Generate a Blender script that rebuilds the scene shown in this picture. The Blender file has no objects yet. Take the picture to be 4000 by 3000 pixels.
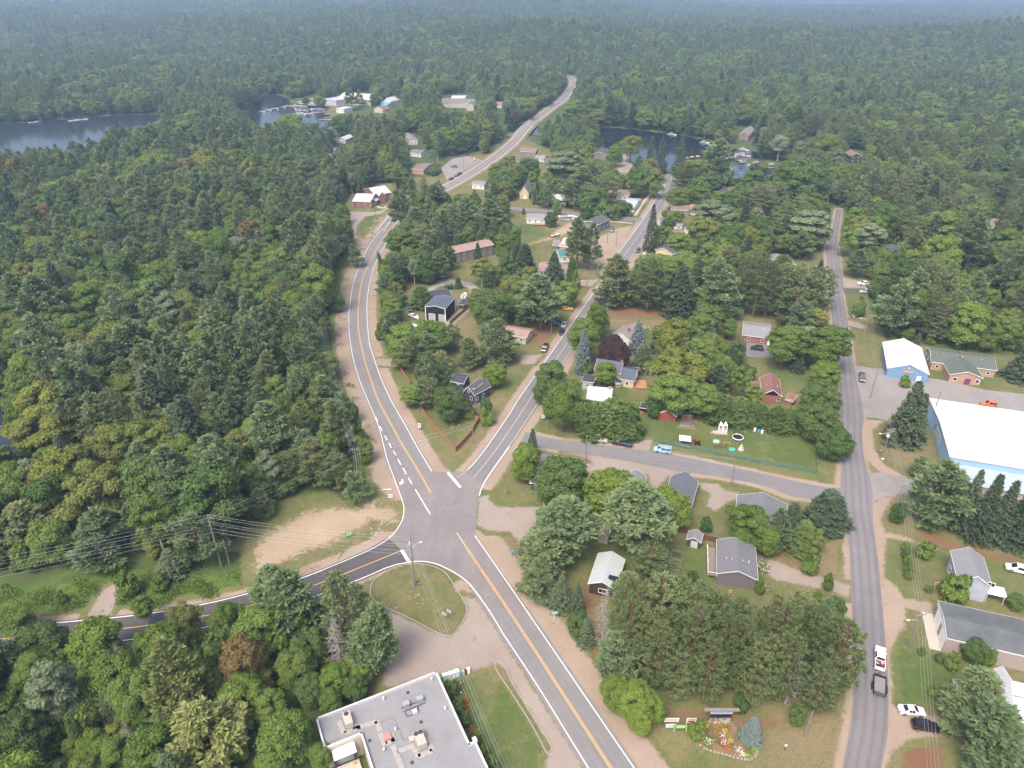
import bpy, bmesh, math, random
import numpy as np
from mathutils import Vector, Matrix
R = math.radians
rng = np.random.default_rng(7)
random.seed(7)
scene = bpy.context.scene
COL = scene.collection
# ---------------------------------------------------------------- camera, sky, sun, exposure
CAM_H = 118.0                      # drone height in metres
FPX = 2773.0                       # focal length in photo pixels (4000 px wide)
PITCH = math.atan(1570.0 / FPX)    # horizon just above the frame
cam = bpy.data.cameras.new("Camera")
camo = bpy.data.objects.new("Camera", cam); COL.objects.link(camo)
cam.sensor_fit = 'HORIZONTAL'; cam.sensor_width = 36.0; cam.lens = 36.0 * FPX / 4000.0
cam.clip_start = 1.0; cam.clip_end = 30000.0
camo.location = (0,0, CAM_H); camo.rotation_euler = (R(90) - PITCH, 0,0)
scene.camera = camo
SUN_EL, SUN_AZ = 56.0,-150.0        # azimuth from +Y clockwise; sun stands behind-left of the camera
world = bpy.data.worlds.new("World"); scene.world = world; world.use_nodes = True
wn = world.node_tree; wn.nodes.clear()
sky = wn.nodes.new("ShaderNodeTexSky"); sky.sky_type = 'NISHITA'; sky.sun_disc = False
sky.sun_elevation = R(SUN_EL); sky.sun_rotation = R(SUN_AZ); sky.dust_density = 6.5; sky.air_density = 0.85; sky.ozone_density = 0.8
bg = wn.nodes.new("ShaderNodeBackground"); bg.inputs[1].default_value = 0.15
wo = wn.nodes.new("ShaderNodeOutputWorld")
wn.links.new(sky.outputs[0], bg.inputs[0]); wn.links.new(bg.outputs[0], wo.inputs[0])
sun = bpy.data.lights.new("Sun", 'SUN'); sun.energy = 1.1; sun.angle = R(20); sun.color = (1.0,0.95,0.88)
suno = bpy.data.objects.new("Sun", sun); COL.objects.link(suno)
sd_ = Vector((math.sin(R(SUN_AZ)) * math.cos(R(SUN_EL)), math.cos(R(SUN_AZ)) * math.cos(R(SUN_EL)), math.sin(R(SUN_EL))))
suno.rotation_euler = sd_.to_track_quat('Z', 'Y').to_euler(); suno.location = (0,0,400)
vs = scene.view_settings
scene.display_settings.display_device = 'sRGB'
vs.view_transform = 'Standard'; vs.look = 'None'; vs.exposure = 1.13; vs.gamma = 1.0; vs.use_curve_mapping = False
scene.cycles.max_bounces = 6; scene.cycles.diffuse_bounces = 4; scene.cycles.glossy_bounces = 2
scene.cycles.transmission_bounces = 3; scene.cycles.transparent_max_bounces = 6; scene.cycles.volume_bounces = 0
scene.cycles.caustics_reflective = False; scene.cycles.caustics_refractive = False
# ---------------------------------------------------------------- pixel -> ground helpers
_cp, _sp = math.cos(PITCH), math.sin(PITCH)
def ray(px, py):
 u = (px - 2000.0) / FPX; v = (1500.0 - py) / FPX
 return (u, _cp + v * _sp, -_sp + v * _cp)
def G(px, py, z=0.0):
 """photo pixel (4000x3000) -> point at height z"""
 d = ray(px, py); t = (z - CAM_H) / d[2]
 return Vector((d[0] * t, d[1] * t, z))
def proj(x, y, z):
 dz = z - CAM_H
 dep = y * _cp - dz * _sp; up = y * _sp + dz * _cp
 return 2000 + FPX * x / dep, 1500 - FPX * up / dep, dep
def T(tx, ty, pts):
 """pixels read in a 2212 px wide enlargement of the 1000x750 tile at (tx,ty)"""
 return [(tx + a * 0.4521, ty + b * 0.4521) for a, b in pts]
def TG(tx, ty, pts, z=0.0):
 return [G(a, b, z) for a, b in T(tx, ty, pts)]
def xy(ps): return [(p[0], p[1]) for p in ps]
# ---------------------------------------------------------------- tagging
def tag(o, label, cat, group=None):
 o['label'] = label; o['category'] = cat
 if group: o['group'] = group
 return o
def link(o, parent=None):
 COL.objects.link(o)
 if parent is not None: o.parent = parent
 return o
def empty(name, loc=(0,0,0), rz=0.0):
 o = bpy.data.objects.new(name, None); link(o); o.location = loc; o.rotation_euler = (0,0, rz)
 o.empty_display_size = 0.5
 return o
def meshobj(name, me, parent=None, mat=None):
 o = bpy.data.objects.new(name, me)
 if mat is not None and len(me.materials) == 0: me.materials.append(mat)
 return link(o, parent)
def pydata(name, vs_, fs, mat=None, parent=None, smooth=False):
 me = bpy.data.meshes.new(name); me.from_pydata([tuple(v) for v in vs_],[], fs)
 if mat is not None: me.materials.append(mat)
 if smooth: me.polygons.foreach_set("use_smooth", [True] * len(me.polygons))
 me.update()
 return meshobj(name, me, parent)
def copy_tree(o, parent=None):
 c = o.copy(); COL.objects.link(c); c.parent = parent
 for ch in o.children:
  copy_tree(ch, c)
 return c
class MB:
 """mesh collector"""
 def __init__(s): s.v = []; s.f = []; s.m = []
 def add(s, vs_, fs, mi=0):
  n = len(s.v); s.v += [tuple(v) for v in vs_]; s.f += [tuple(i + n for i in f) for f in fs]; s.m += [mi] * len(fs)
  return s
 def box(s, c, size, rz=0.0, mi=0, top=1.0):
  hx, hy, hz = size[0] / 2, size[1] / 2, size[2] / 2
  ca, sa = math.cos(rz), math.sin(rz); vs_ = []
  for z in (-1,1):
   k = top if z > 0 else 1.0
   for a, b in ((-1,-1),(1,-1),(1,1),(-1,1)):
    x, y = a * hx * k, b * hy * k
    vs_.append((c[0] + x * ca - y * sa, c[1] + x * sa + y * ca, c[2] + z * hz))
  return s.add(vs_, [(3,2,1,0),(4,5,6,7),(0,1,5,4),(1,2,6,5),(2,3,7,6),(3,0,4,7)], mi)
 def tube(s, a, b, r0, r1=None, n=6, mi=0, cap=True):
  a = Vector(a); b = Vector(b); r1 = r0 if r1 is None else r1
  d = (b - a); 
  if d.length < 1e-6: return s
  d.normalize(); q = d.orthogonal().normalized(); w = d.cross(q)
  vs_ = []
  for p, r in ((a, r0),(b, r1)):
   for i in range(n):
    t = 2 * math.pi * i / n; vs_.append(p + q * (r * math.cos(t)) + w * (r * math.sin(t)))
  fs = [(i, (i + 1) % n, n + (i + 1) % n, n + i) for i in range(n)]
  if cap: fs += [tuple(range(n - 1,-1,-1)), tuple(range(n, 2 * n))]
  return s.add(vs_, fs, mi)
 def prism(s, pts, z0, z1, mi=0):
  n = len(pts)
  vs_ = [(p[0], p[1], z0) for p in pts] + [(p[0], p[1], z1) for p in pts]
  fs = [(i, (i + 1) % n, n + (i + 1) % n, n + i) for i in range(n)] + [tuple(range(n - 1,-1,-1)), tuple(range(n, 2 * n))]
  return s.add(vs_, fs, mi)
 def build(s, name, mats, parent=None, smooth=False):
  me = bpy.data.meshes.new(name); me.from_pydata(s.v, [], s.f)
  if not isinstance(mats, (list, tuple)): mats = [mats]
  for m in mats: me.materials.append(m)
  if len(mats) > 1: me.polygons.foreach_set("material_index", s.m)
  if smooth: me.polygons.foreach_set("use_smooth", [True] * len(me.polygons))
  me.update()
  return meshobj(name, me, parent)
# ---------------------------------------------------------------- signed distance (inside > 0)
def sd_poly(P, poly):
 poly = np.asarray(poly, float); n = len(poly)
 d2 = np.full(len(P),1e18); inside = np.zeros(len(P), bool)
 for i in range(n):
  a = poly[i]; b = poly[(i + 1) % n]; e = b - a
  w = P - a; t = np.clip((w @ e) / max(e @ e, 1e-9),0,1)
  d2 = np.minimum(d2,((w - t[:, None] * e) ** 2).sum(1))
  c = ((a[1] > P[:, 1]) != (b[1] > P[:, 1]))
  if abs(e[1]) > 1e-12:
   inside ^= c & (P[:, 0] < a[0] + (P[:, 1] - a[1]) * e[0] / e[1])
 return np.where(inside, 1,-1) * np.sqrt(d2)
def sd_line(P, line, hw):
 line = np.asarray(line, float); d2 = np.full(len(P),1e18)
 for i in range(len(line) - 1):
  a = line[i]; b = line[i + 1]; e = b - a
  w = P - a; t = np.clip((w @ e) / max(e @ e, 1e-9),0,1)
  d2 = np.minimum(d2,((w - t[:, None] * e) ** 2).sum(1))
 return hw - np.sqrt(d2)
def sd_shapes(P, shapes):
 out = np.full(len(P),-1e9)
 for s in shapes:
  if s[0] == 'poly': out = np.maximum(out, sd_poly(P, s[1]))
  elif s[0] == 'line': out = np.maximum(out, sd_line(P, s[1], s[2]))
  elif s[0] == 'cut': out = np.minimum(out, -sd_poly(P, s[1]))
  elif s[0] == 'cutline': out = np.minimum(out, -sd_line(P, s[1], s[2]))
 return out
def spline(pts, step=3.0):
 """Catmull-Rom through 2D points, resampled"""
 P = [np.array(p[:2], float) for p in pts]; P = [2 * P[0] - P[1]] + P + [2 * P[-1] - P[-2]]
 out = []
 for i in range(1, len(P) - 2):
  p0, p1, p2, p3 = P[i - 1:i + 3]; n = max(2, int(np.linalg.norm(p2 - p1) / step))
  for k in range(n):
   t = k / n
   out.append(0.5 * (2 * p1 + (p2 - p0) * t + (2 * p0 - 5 * p1 + 4 * p2 - p3) * t * t + (3 * p1 - p0 - 3 * p2 + p3) * t ** 3))
 out.append(P[-2])
 return np.array(out)
# ---------------------------------------------------------------- materials
def new_mat(name):
 m = bpy.data.materials.new(name); m.use_nodes = True; nt = m.node_tree; nt.nodes.clear()
 out = nt.nodes.new("ShaderNodeOutputMaterial")
 return m, nt, out
class NB:
 """small node helper"""
 def __init__(s, nt): s.nt = nt
 def n(s, typ, **kw):
  x = s.nt.nodes.new(typ)
  for k, v in kw.items(): setattr(x, k, v)
  return x
 def l(s, a, b): s.nt.links.new(a, b)
 def pos(s): return s.n("ShaderNodeNewGeometry").outputs["Position"]
 def noise(s, vec, scale, detail=3.0, rough=0.55):
  x = s.n("ShaderNodeTexNoise"); x.inputs["Scale"].default_value = scale; x.inputs["Detail"].default_value = detail
  x.inputs["Roughness"].default_value = rough
  if vec is not None: s.l(vec, x.inputs["Vector"])
  return x.outputs["Fac"]
 def ramp(s, fac, stops, interp='LINEAR'):
  x = s.n("ShaderNodeValToRGB"); cr = x.color_ramp; cr.interpolation = interp
  while len(cr.elements) < len(stops): cr.elements.new(0.5)
  for e, (p, c) in zip(cr.elements, stops):
   e.position = p; e.color = (c[0], c[1], c[2],1) if not isinstance(c, (int, float)) else (c, c, c, 1)
  s.l(fac, x.inputs[0]); return x.outputs[0]
 def mix(s, fac, a, b, blend='MIX'):
  x = s.n("ShaderNodeMix", data_type='RGBA', blend_type=blend)
  for sock, val in ((x.inputs[0], fac),(x.inputs[6], a),(x.inputs[7], b)):
   if isinstance(val, (int, float)): sock.default_value = val
   elif isinstance(val, tuple): sock.default_value = (val[0], val[1], val[2],1)
   else: s.l(val, sock)
  return x.outputs[2]
 def math(s, op, a, b=None, c=None, clamp=False):
  x = s.n("ShaderNodeMath", operation=op, use_clamp=clamp)
  for i, val in enumerate((a, b, c)):
   if val is None: continue
   if isinstance(val, (int, float)): x.inputs[i].default_value = val
   else: s.l(val, x.inputs[i])
  return x.outputs[0]
 def mapr(s, v, a, b, c=0.0, d=1.0, smooth=False):
  x = s.n("ShaderNodeMapRange"); x.interpolation_type = 'SMOOTHSTEP' if smooth else 'LINEAR'
  s.l(v, x.inputs[0])
  for i, q in enumerate((a, b, c, d)): x.inputs[1 + i].default_value = q
  return x.outputs[0]
 def principled(s, out, col, rough=0.8, spec=0.3, metal=0.0, bump=None, bump_d=0.1, bump_s=0.5):
  p = s.n("ShaderNodeBsdfPrincipled")
  if isinstance(col, tuple): p.inputs["Base Color"].default_value = (*col, 1)
  else: s.l(col, p.inputs["Base Color"])
  if isinstance(rough, (int, float)): p.inputs["Roughness"].default_value = rough
  else: s.l(rough, p.inputs["Roughness"])
  p.inputs["Specular IOR Level"].default_value = spec; p.inputs["Metallic"].default_value = metal
  if bump is not None:
   b = s.n("ShaderNodeBump"); b.inputs["Distance"].default_value = bump_d; b.inputs["Strength"].default_value = bump_s
   s.l(bump, b.inputs["Height"]); s.l(b.outputs[0], p.inputs["Normal"])
  s.l(p.outputs[0], out.inputs[0]); return p
def grass_color(b, pos, lush=0.0):
 big = b.noise(pos, 0.045,4.0,0.6); mid = b.noise(pos, 0.35,5.0,0.65); fine = b.noise(pos, 3.0,3.0,0.7)
 f = b.math('ADD', b.math('MULTIPLY', big, 0.75), b.math('MULTIPLY', mid, 0.45))
 f = b.math('ADD', f, b.math('MULTIPLY', fine, 0.18))
 f = b.math('ADD', f, lush - 0.18)
 c = b.ramp(f, [(0.30,(0.215,0.165,0.100)),(0.44,(0.185,0.158,0.078)),(0.56,(0.130,0.140,0.054)),(0.70,(0.088,0.122,0.036)),(0.85,(0.060,0.102,0.026))])
 wear = b.mapr(b.noise(pos, 0.16,7.0,0.72),0.56,0.70,0.0,0.75, True)
 c = b.mix(wear, c, (0.235,0.185,0.125))
 tuft = b.noise(pos, 1.3,6.0,0.75)
 c = b.mix(b.mapr(tuft, 0.50,0.68,0.0,0.55, True), c, (0.062,0.088,0.026))
 return b.mix(b.mapr(fine, 0.38,0.7,0.0,0.45), c, (0.055,0.065,0.028), 'MIX')
def floor_color(b, pos):
 n1 = b.noise(pos, 0.12,5.0,0.65); n2 = b.noise(pos, 1.2,3.0,0.7)
 c = b.ramp(b.math('ADD', b.math('MULTIPLY', n1,0.7), b.math('MULTIPLY', n2,0.3)),
   [(0.32,(0.075,0.065,0.035)),(0.5,(0.065,0.092,0.032)),(0.68,(0.095,0.135,0.042))])
 return c
def edge_fac(b, pos, width, amp, scale=0.7):
 at = b.n("ShaderNodeAttribute", attribute_name="sd")
 nz = b.noise(pos, scale, 5.0,0.65)
 v = b.math('ADD', at.outputs["Fac"], b.math('MULTIPLY', b.math('SUBTRACT', nz, 0.5), amp))
 return b.mapr(v, -width, width, 0,1, True)
def mat_ground():
 m, nt, out = new_mat("forest_floor"); b = NB(nt); pos = b.pos()
 b.principled(out, floor_color(b, pos),0.95,0.1, bump=b.noise(pos, 1.5,4), bump_d=0.3); return m
def mat_lawn(name, lush=0.0, under='floor', width=1.2, amp=5.0):
 m, nt, out = new_mat(name); b = NB(nt); pos = b.pos()
 g = grass_color(b, pos, lush); u = floor_color(b, pos) if under == 'floor' else grass_color(b, pos, 0.0)
 b.principled(out, b.mix(edge_fac(b, pos, width, amp), u, g),0.95,0.1, bump=b.noise(pos, 4.0,3), bump_d=0.08); return m
def mat_weeds(name):
 m, nt, out = new_mat(name); b = NB(nt); pos = b.pos()
 n = b.noise(pos, 0.5,6.0,0.7)
 g = b.ramp(n, [(0.3,(0.035,0.06,0.014)),(0.5,(0.075,0.125,0.028)),(0.7,(0.13,0.17,0.04))])
 b.principled(out, b.mix(edge_fac(b, pos, 2.0,9.0), floor_color(b, pos), g),0.95,0.1, bump=b.noise(pos, 2.0,5), bump_d=0.5); return m
def mat_gravel(name, c0, c1, lush=0.0, width=0.5, amp=2.6, tracks=True):
 m, nt, out = new_mat(name); b = NB(nt); pos = b.pos()
 n1 = b.noise(pos, 0.09,5.0,0.6); n2 = b.noise(pos, 1.1,5.0,0.7); n3 = b.noise(pos, 9.0,2.0)
 f = b.math('ADD', b.math('MULTIPLY', n1,0.55), b.math('ADD', b.math('MULTIPLY', n2,0.3), b.math('MULTIPLY', n3,0.15)))
 c = b.ramp(f, [(0.33, c0),(0.66, c1)])
 w = b.mapr(b.noise(pos, 0.30,6.0,0.7),0.60,0.72,0,0.55, True)
 c = b.mix(w, c, grass_color(b, pos, -0.05))
 b.principled(out, b.mix(edge_fac(b, pos, width, amp), grass_color(b, pos, lush), c),0.95,0.12, bump=n3, bump_d=0.03); return m
def mat_asphalt(name, c0, c1, track=0.12, cracks=0.5):
 m, nt, out = new_mat(name); b = NB(nt); pos = b.pos()
 uv = b.n("ShaderNodeUVMap").outputs[0]
 sep = b.n("ShaderNodeSeparateXYZ"); b.l(uv, sep.inputs[0])
 mp = b.n("ShaderNodeMapping"); mp.inputs["Scale"].default_value = (1.2,0.035,1); b.l(uv, mp.inputs[0])
 streak = b.noise(mp.outputs[0],1.0,4.0,0.6)
 n1 = b.noise(pos, 0.12,5.0,0.65); n2 = b.noise(pos, 2.2,4.0,0.7); n3 = b.noise(pos, 14.0,2.0)
 f = b.math('ADD', b.math('MULTIPLY', n1,0.45), b.math('ADD', b.math('MULTIPLY', streak, 0.35), b.math('ADD', b.math('MULTIPLY', n2,0.12), b.math('MULTIPLY', n3,0.08))))
 c = b.ramp(f, [(0.36, c0),(0.62, c1)])
 pv_ = b.n("ShaderNodeTexVoronoi", feature='F1'); pv_.inputs["Scale"].default_value = 0.035; b.l(pos, pv_.inputs["Vector"])
 sepc = b.n("ShaderNodeSeparateColor"); b.l(pv_.outputs["Color"], sepc.inputs[0])
 c = b.mix(b.mapr(sepc.outputs[0],0.0,1.0,0.0,0.32), c, tuple(min(1, q * 1.12) for q in c1))
 st_ = b.mapr(b.noise(pos, 0.45,6.0,0.72),0.60,0.74,0.0,0.45, True); c = b.mix(st_, c, tuple(q * 0.66 for q in c0))
 if track:
  au = b.math('ABSOLUTE', sep.outputs[0])
  w1 = b.math('POWER', b.math('ABSOLUTE', b.math('COSINE', b.math('MULTIPLY', b.math('ADD', au, -0.95), math.pi / 1.75))),3.0)
  w1 = b.math('MULTIPLY', w1, b.mapr(au, 3.3,3.7,1,0))
  c = b.mix(b.math('MULTIPLY', w1, b.mapr(streak, 0.3,0.7, track * 0.4, track * 1.5)), c, (c0[0] * 0.62, c0[1] * 0.62, c0[2] * 0.63))
 if cracks:
  vo = b.n("ShaderNodeTexVoronoi", feature='DISTANCE_TO_EDGE'); vo.inputs["Scale"].default_value = 0.11
  wob = b.n("ShaderNodeVectorMath", operation='ADD'); nzc = b.n("ShaderNodeTexNoise"); nzc.inputs["Scale"].default_value = 0.6; nzc.inputs["Detail"].default_value = 4
  b.l(pos, nzc.inputs["Vector"]); sc_ = b.n("ShaderNodeVectorMath", operation='SCALE'); b.l(nzc.outputs["Color"], sc_.inputs[0]); sc_.inputs[3].default_value = 4.0
  b.l(pos, wob.inputs[0]); b.l(sc_.outputs[0], wob.inputs[1]); b.l(wob.outputs[0], vo.inputs["Vector"])
  cr = b.mapr(vo.outputs["Distance"],0.0,0.012, cracks, 0.0)
  c = b.mix(b.math('MULTIPLY', cr, b.mapr(n1,0.4,0.6,0,1)), c, (c0[0] * 0.5, c0[1] * 0.5, c0[2] * 0.5))
 b.principled(out, c, 0.9,0.25, bump=n3, bump_d=0.01); return m
def mat_plain(name, col, rough=0.6, spec=0.3, metal=0.0, var=0.12, scale=0.6, bump=0.0):
 m, nt, out = new_mat(name); b = NB(nt)
 tc = b.n("ShaderNodeTexCoord").outputs["Object"]
 n = b.noise(tc, scale, 5.0,0.65); n2 = b.noise(tc, scale * 9,3.0,0.6)
 f = b.math('ADD', b.math('MULTIPLY', n, 0.65), b.math('MULTIPLY', n2,0.35))
 lo = tuple(c * (1 - var) for c in col); hi = tuple(min(1, c * (1 + var)) for c in col)
 b.principled(out, b.ramp(f, [(0.3, lo),(0.7, hi)]), rough, spec, metal, bump=(n2 if bump else None), bump_d=bump); return m
def mat_paint(name, col, wear=0.35):
 m, nt, out = new_mat(name); b = NB(nt); pos = b.pos()
 w = b.mapr(b.noise(pos, 1.6,6.0,0.75),0.50,0.75,0, wear)
 b.principled(out, b.mix(w, col, (0.16,0.155,0.155)),0.7,0.3); return m
# ---------------------------------------------------------------- sheets
def patch(name, shapes, z, mat, res=0.8, margin=2.0, kind='structure'):
 """a ground sheet laid on a fine grid; vertex attribute sd = metres inside its outline"""
 pts = []
 for s in shapes:
  if s[0] in ('poly', 'line'):
   a = np.asarray([p[:2] for p in s[1]], float); w = s[2] if s[0] == 'line' else 0
   pts += [a.min(0) - w - margin - 1, a.max(0) + w + margin + 1]
 pts = np.array(pts); lo, hi = pts.min(0), pts.max(0)
 nx = int((hi[0] - lo[0]) / res) + 2; ny = int((hi[1] - lo[1]) / res) + 2
 sh = []
 for s in shapes:
  q = np.asarray([p[:2] for p in s[1]], float)
  if s[0] in ('line', 'cutline') and len(q) > 12: q = np.vstack([q[::3], q[-1:]])
  sh.append((s[0], q, *s[2:]))
 X, Y = np.meshgrid(lo[0] + np.arange(nx) * res, lo[1] + np.arange(ny) * res)
 P = np.stack([X.ravel(), Y.ravel()],1)
 K = 8                                           # coarse pass first, then only the cells near the outline
 cxs, cys = np.arange(0, nx, K), np.arange(0, ny, K)
 CX, CY = np.meshgrid(lo[0] + (cxs + K / 2) * res, lo[1] + (cys + K / 2) * res)
 cs = sd_shapes(np.stack([CX.ravel(), CY.ravel()],1), sh).reshape(len(cys), len(cxs))
 nearc = np.repeat(np.repeat(cs > -(abs(margin) + K * res), K, 0), K, 1)[:ny, :nx].ravel()
 sd = np.full(len(P),-1e6); sd[nearc] = sd_shapes(P[nearc], sh)
 keep = sd > -margin
 k2 = keep.reshape(ny, nx)
 cell = k2[:-1, :-1] & k2[1:, :-1] & k2[:-1,1:] & k2[1:, 1:]
 jj, ii = np.nonzero(cell)
 a = jj * nx + ii
 quads = np.stack([a, a + 1, a + nx + 1, a + nx],1)
 used = np.unique(quads); remap = np.full(len(P),-1); remap[used] = np.arange(len(used))
 V = np.column_stack([P[used], np.full(len(used), z)]); Q = remap[quads]
 me = bpy.data.meshes.new(name); me.vertices.add(len(V)); me.vertices.foreach_set("co", V.ravel())
 me.loops.add(Q.size); me.loops.foreach_set("vertex_index", Q.ravel().astype(np.int32))
 me.polygons.add(len(Q)); me.polygons.foreach_set("loop_start", np.arange(0, Q.size, 4, dtype=np.int32))
 at = me.attributes.new("sd", 'FLOAT', 'POINT'); at.data.foreach_set("value", sd[used].astype(np.float32))
 me.materials.append(mat); me.update(calc_edges=True)
 o = meshobj(name, me); o['kind'] = kind
 return o
def strip(name, left, right, z, mat, kind='structure', zf=None, parent=None, cz=None):
 """road strip between two edge polylines; uv u = metres from centre, v = metres along"""
 n = max(len(left), len(right))
 def rs(p, n):
  p = np.asarray([q[:2] for q in p], float); d = np.r_[0, np.cumsum(np.linalg.norm(np.diff(p, axis=0), axis=1))]
  t = np.linspace(0, d[-1], n); return np.stack([np.interp(t, d, p[:, 0]), np.interp(t, d, p[:, 1])],1)
 L, Rr = rs(left, n), rs(right, n); C = (L + Rr) / 2
 v = np.r_[0, np.cumsum(np.linalg.norm(np.diff(C, axis=0), axis=1))]
 hw = np.linalg.norm(L - Rr, axis=1) / 2
 verts = []; uvs = []
 for i in range(n):
  for p, s in ((L[i],-1),(Rr[i],1)):
   verts.append((p[0], p[1], z + (zf(p[0], p[1]) if zf else 0))); uvs.append((s * hw[i], v[i]))
 fs = [(2 * i, 2 * i + 1,2 * i + 3,2 * i + 2) for i in range(n - 1)]
 me = bpy.data.meshes.new(name); me.from_pydata(verts, [], fs)
 uvl = me.uv_layers.new(name="UVMap")
 for lp in me.loops: uvl.data[lp.index].uv = uvs[lp.vertex_index]
 me.materials.append(mat); me.update()
 if me.polygons[0].normal.z < 0: me.flip_normals()
 o = meshobj(name, me, parent)
 if parent is None: o['kind'] = kind
 return o
def offset(line, d):
 p = np.asarray([q[:2] for q in line], float); t = np.gradient(p, axis=0); t /= np.linalg.norm(t, axis=1)[:, None] + 1e-9
 return p + np.stack([t[:, 1],-t[:, 0]],1) * d      # +d = right of travel
def flatpoly(name, pts, z, mat, parent=None, kind='structure', zf=None):
 bm = bmesh.new(); vs_ = [bm.verts.new((p[0], p[1], z)) for p in pts]; bm.faces.new(vs_)
 bmesh.ops.triangulate(bm, faces=bm.faces[:]); me = bpy.data.meshes.new(name); bm.to_mesh(me); bm.free()
 uvl = me.uv_layers.new(name="UVMap")
 for lp in me.loops:
  c = me.vertices[lp.vertex_index].co; uvl.data[lp.index].uv = (9 + c.x * 0.2, c.y)
 if len(me.polygons) and me.polygons[0].normal.z < 0: me.flip_normals()
 me.materials.append(mat)
 o = meshobj(name, me, parent)
 if parent is None: o['kind'] = kind
 return o
# ================================================================ the setting: terrain, water, roads
WATER_Z = -1.0
def FP(pts, z=WATER_Z): return [tuple(G(a, b, z)[:2]) for a, b in pts]
LAKE = FP([(-900,505),(0,487),(130,478),(280,466),(400,455),(560,449),(650,448),(700,458),(610,500),(560,560),(470,610),(350,645),(0,665),(-900,720)])
BAY = FP([(880,462),(940,445),(1000,425),(1040,372),(1085,372),(1125,390),(1135,408),(1290,412),(1288,448),(1262,462),(1310,478),(1325,500),(1230,545),(1190,572),(1090,560),(1000,530),(930,490)])
RIVER = FP(T(2000,0,[(-700,1120),(-100,1110),(60,1075),(140,1070),(260,1105),(500,1120),(860,1105),(1130,1135),(1380,1165),(1560,1195),(1850,1275),(2180,1330),
   (2140,1352),(1950,1385),(1760,1375),(1550,1430),(1440,1500),(1290,1500),(1100,1430),(900,1320),(700,1250),(400,1190),(140,1165),(-100,1190),(-700,1190)]))
RAPIDS = FP(T(2000,0,[(1850,1440),(1940,1400),(2040,1425),(2212,1450),(2700,1462),(3000,1470),(3000,1525),(2700,1540),(2212,1585),(2000,1600),(1890,1520)]),-2.4)
POND = FP([(-200,1590),(60,1600),(70,1770),(-200,1800)])
FARLAKE_W = FP([(-500,213),(40,219),(75,228),(60,238),(-500,248)])
FARLAKE_E = FP([(2660,12),(3640,10),(3650,28),(3500,27),(3300,34),(2700,30)])
WATERS = [LAKE, BAY, RIVER, POND, FARLAKE_W, FARLAKE_E]
HILLS = [  # x, y, height, radius x, radius y
 (1150,1480,30,900,260),(-100,1480,22,450,220),(-150,2000,38,520,260),(-100,2600,52,620,300),(-100,3300,66,800,350),(0,4200,78,900,450),(-850,1750,15,380,200),(-1300,2050,34,600,260),
 (-1500,2700,50,900,320),(-1900,3600,68,1200,400),(-2600,4800,88,1800,500),(1800,6800,80,3000,700),(4200,7200,86,2500,800),(0,6200,88,1800,900)]
def smooth01(x): x = np.clip(x, 0,1); return x * x * (3 - 2 * x)
def height(x, y):
 x = np.asarray(x, float); y = np.asarray(y, float)
 d = np.hypot(x, y); m = smooth01((d - 950) / 380.0)
 h = np.zeros_like(x)
 for a, b, hh, ra, rb in HILLS: h = h + hh * np.exp(-((x - a) / ra) ** 2 - ((y - b) / rb) ** 2)
 h = h + 5 * np.sin(x * 0.006 + 1.3) * np.cos(y * 0.0045) + 4 * np.sin(x * 0.013 + y * 0.009)
 h = h * m
 P = np.stack([x.ravel(), y.ravel()],1)
 for W in WATERS:
  w = np.asarray(W); lo, hi = w.min(0) - 400, w.max(0) + 400
  near = ((P > lo) & (P < hi)).all(1)
  if not near.any(): continue
  sd = sd_poly(P[near], w); hr = h.ravel()[near]
  far = W is FARLAKE_W or W is FARLAKE_E
  k = 300.0 if far else 14.0
  f = smooth01((-sd + 0.0) / k)                      # 0 in the water, 1 on dry land
  bank = np.where(sd > -1,-1.0 - np.clip(sd + 1,0,8) * 0.35,-1.0)
  hn = bank * (1 - f) + np.maximum(hr, 0.0 if not far else hr) * f
  hh2 = h.ravel(); hh2[near] = np.where(sd > -k, np.minimum(hn, np.maximum(hr, hn * 0 + 0.0) if not far else hn), hr); h = hh2.reshape(x.shape)
 w = np.asarray(RAPIDS); lo, hi = w.min(0) - 30, w.max(0) + 30
 near = ((P > lo) & (P < hi)).all(1)
 if near.any():
  sd = sd_poly(P[near], w); hh2 = h.ravel(); t = np.where(sd > -7,-2.4 - np.clip(sd + 0.6,-9,5) * 0.5,5.0)
  hh2[near] = np.minimum(hh2[near], t); h = hh2.reshape(x.shape)
 return h
def h1(x, y): return float(height(np.array([x]), np.array([y]))[0])
def axis(fine_lo, fine_hi, step, lo, hi, grow=1.09):
 a = list(np.arange(fine_lo, fine_hi + 0.1, step)); s = step
 while a[-1] < hi: s *= grow; a.append(a[-1] + s)
 s = step; b = []; c = fine_lo
 while c > lo: s *= grow; c -= s; b.append(c)
 return np.array(b[::-1] + a)
AX = axis(-640,460,8.0,-11000,11000); AY = axis(60,900,8.0,-900,14000)
GX, GY = np.meshgrid(AX, AY); GZ = height(GX, GY)
nx, ny = len(AX), len(AY)
V = np.column_stack([GX.ravel(), GY.ravel(), GZ.ravel()])
ii, jj = np.meshgrid(np.arange(nx - 1), np.arange(ny - 1)); a = (jj * nx + ii).ravel()
Q = np.stack([a, a + 1, a + nx + 1, a + nx],1)
me = bpy.data.meshes.new("ground"); me.vertices.add(len(V)); me.vertices.foreach_set("co", V.ravel())
me.loops.add(Q.size); me.loops.foreach_set("vertex_index", Q.ravel().astype(np.int32))
me.polygons.add(len(Q)); me.polygons.foreach_set("loop_start", np.arange(0, Q.size, 4, dtype=np.int32))
me.polygons.foreach_set("use_smooth", [True] * len(Q)); me.materials.append(mat_ground()); me.update(calc_edges=True)
ground = meshobj("ground", me); ground['kind'] = 'structure'
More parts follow.
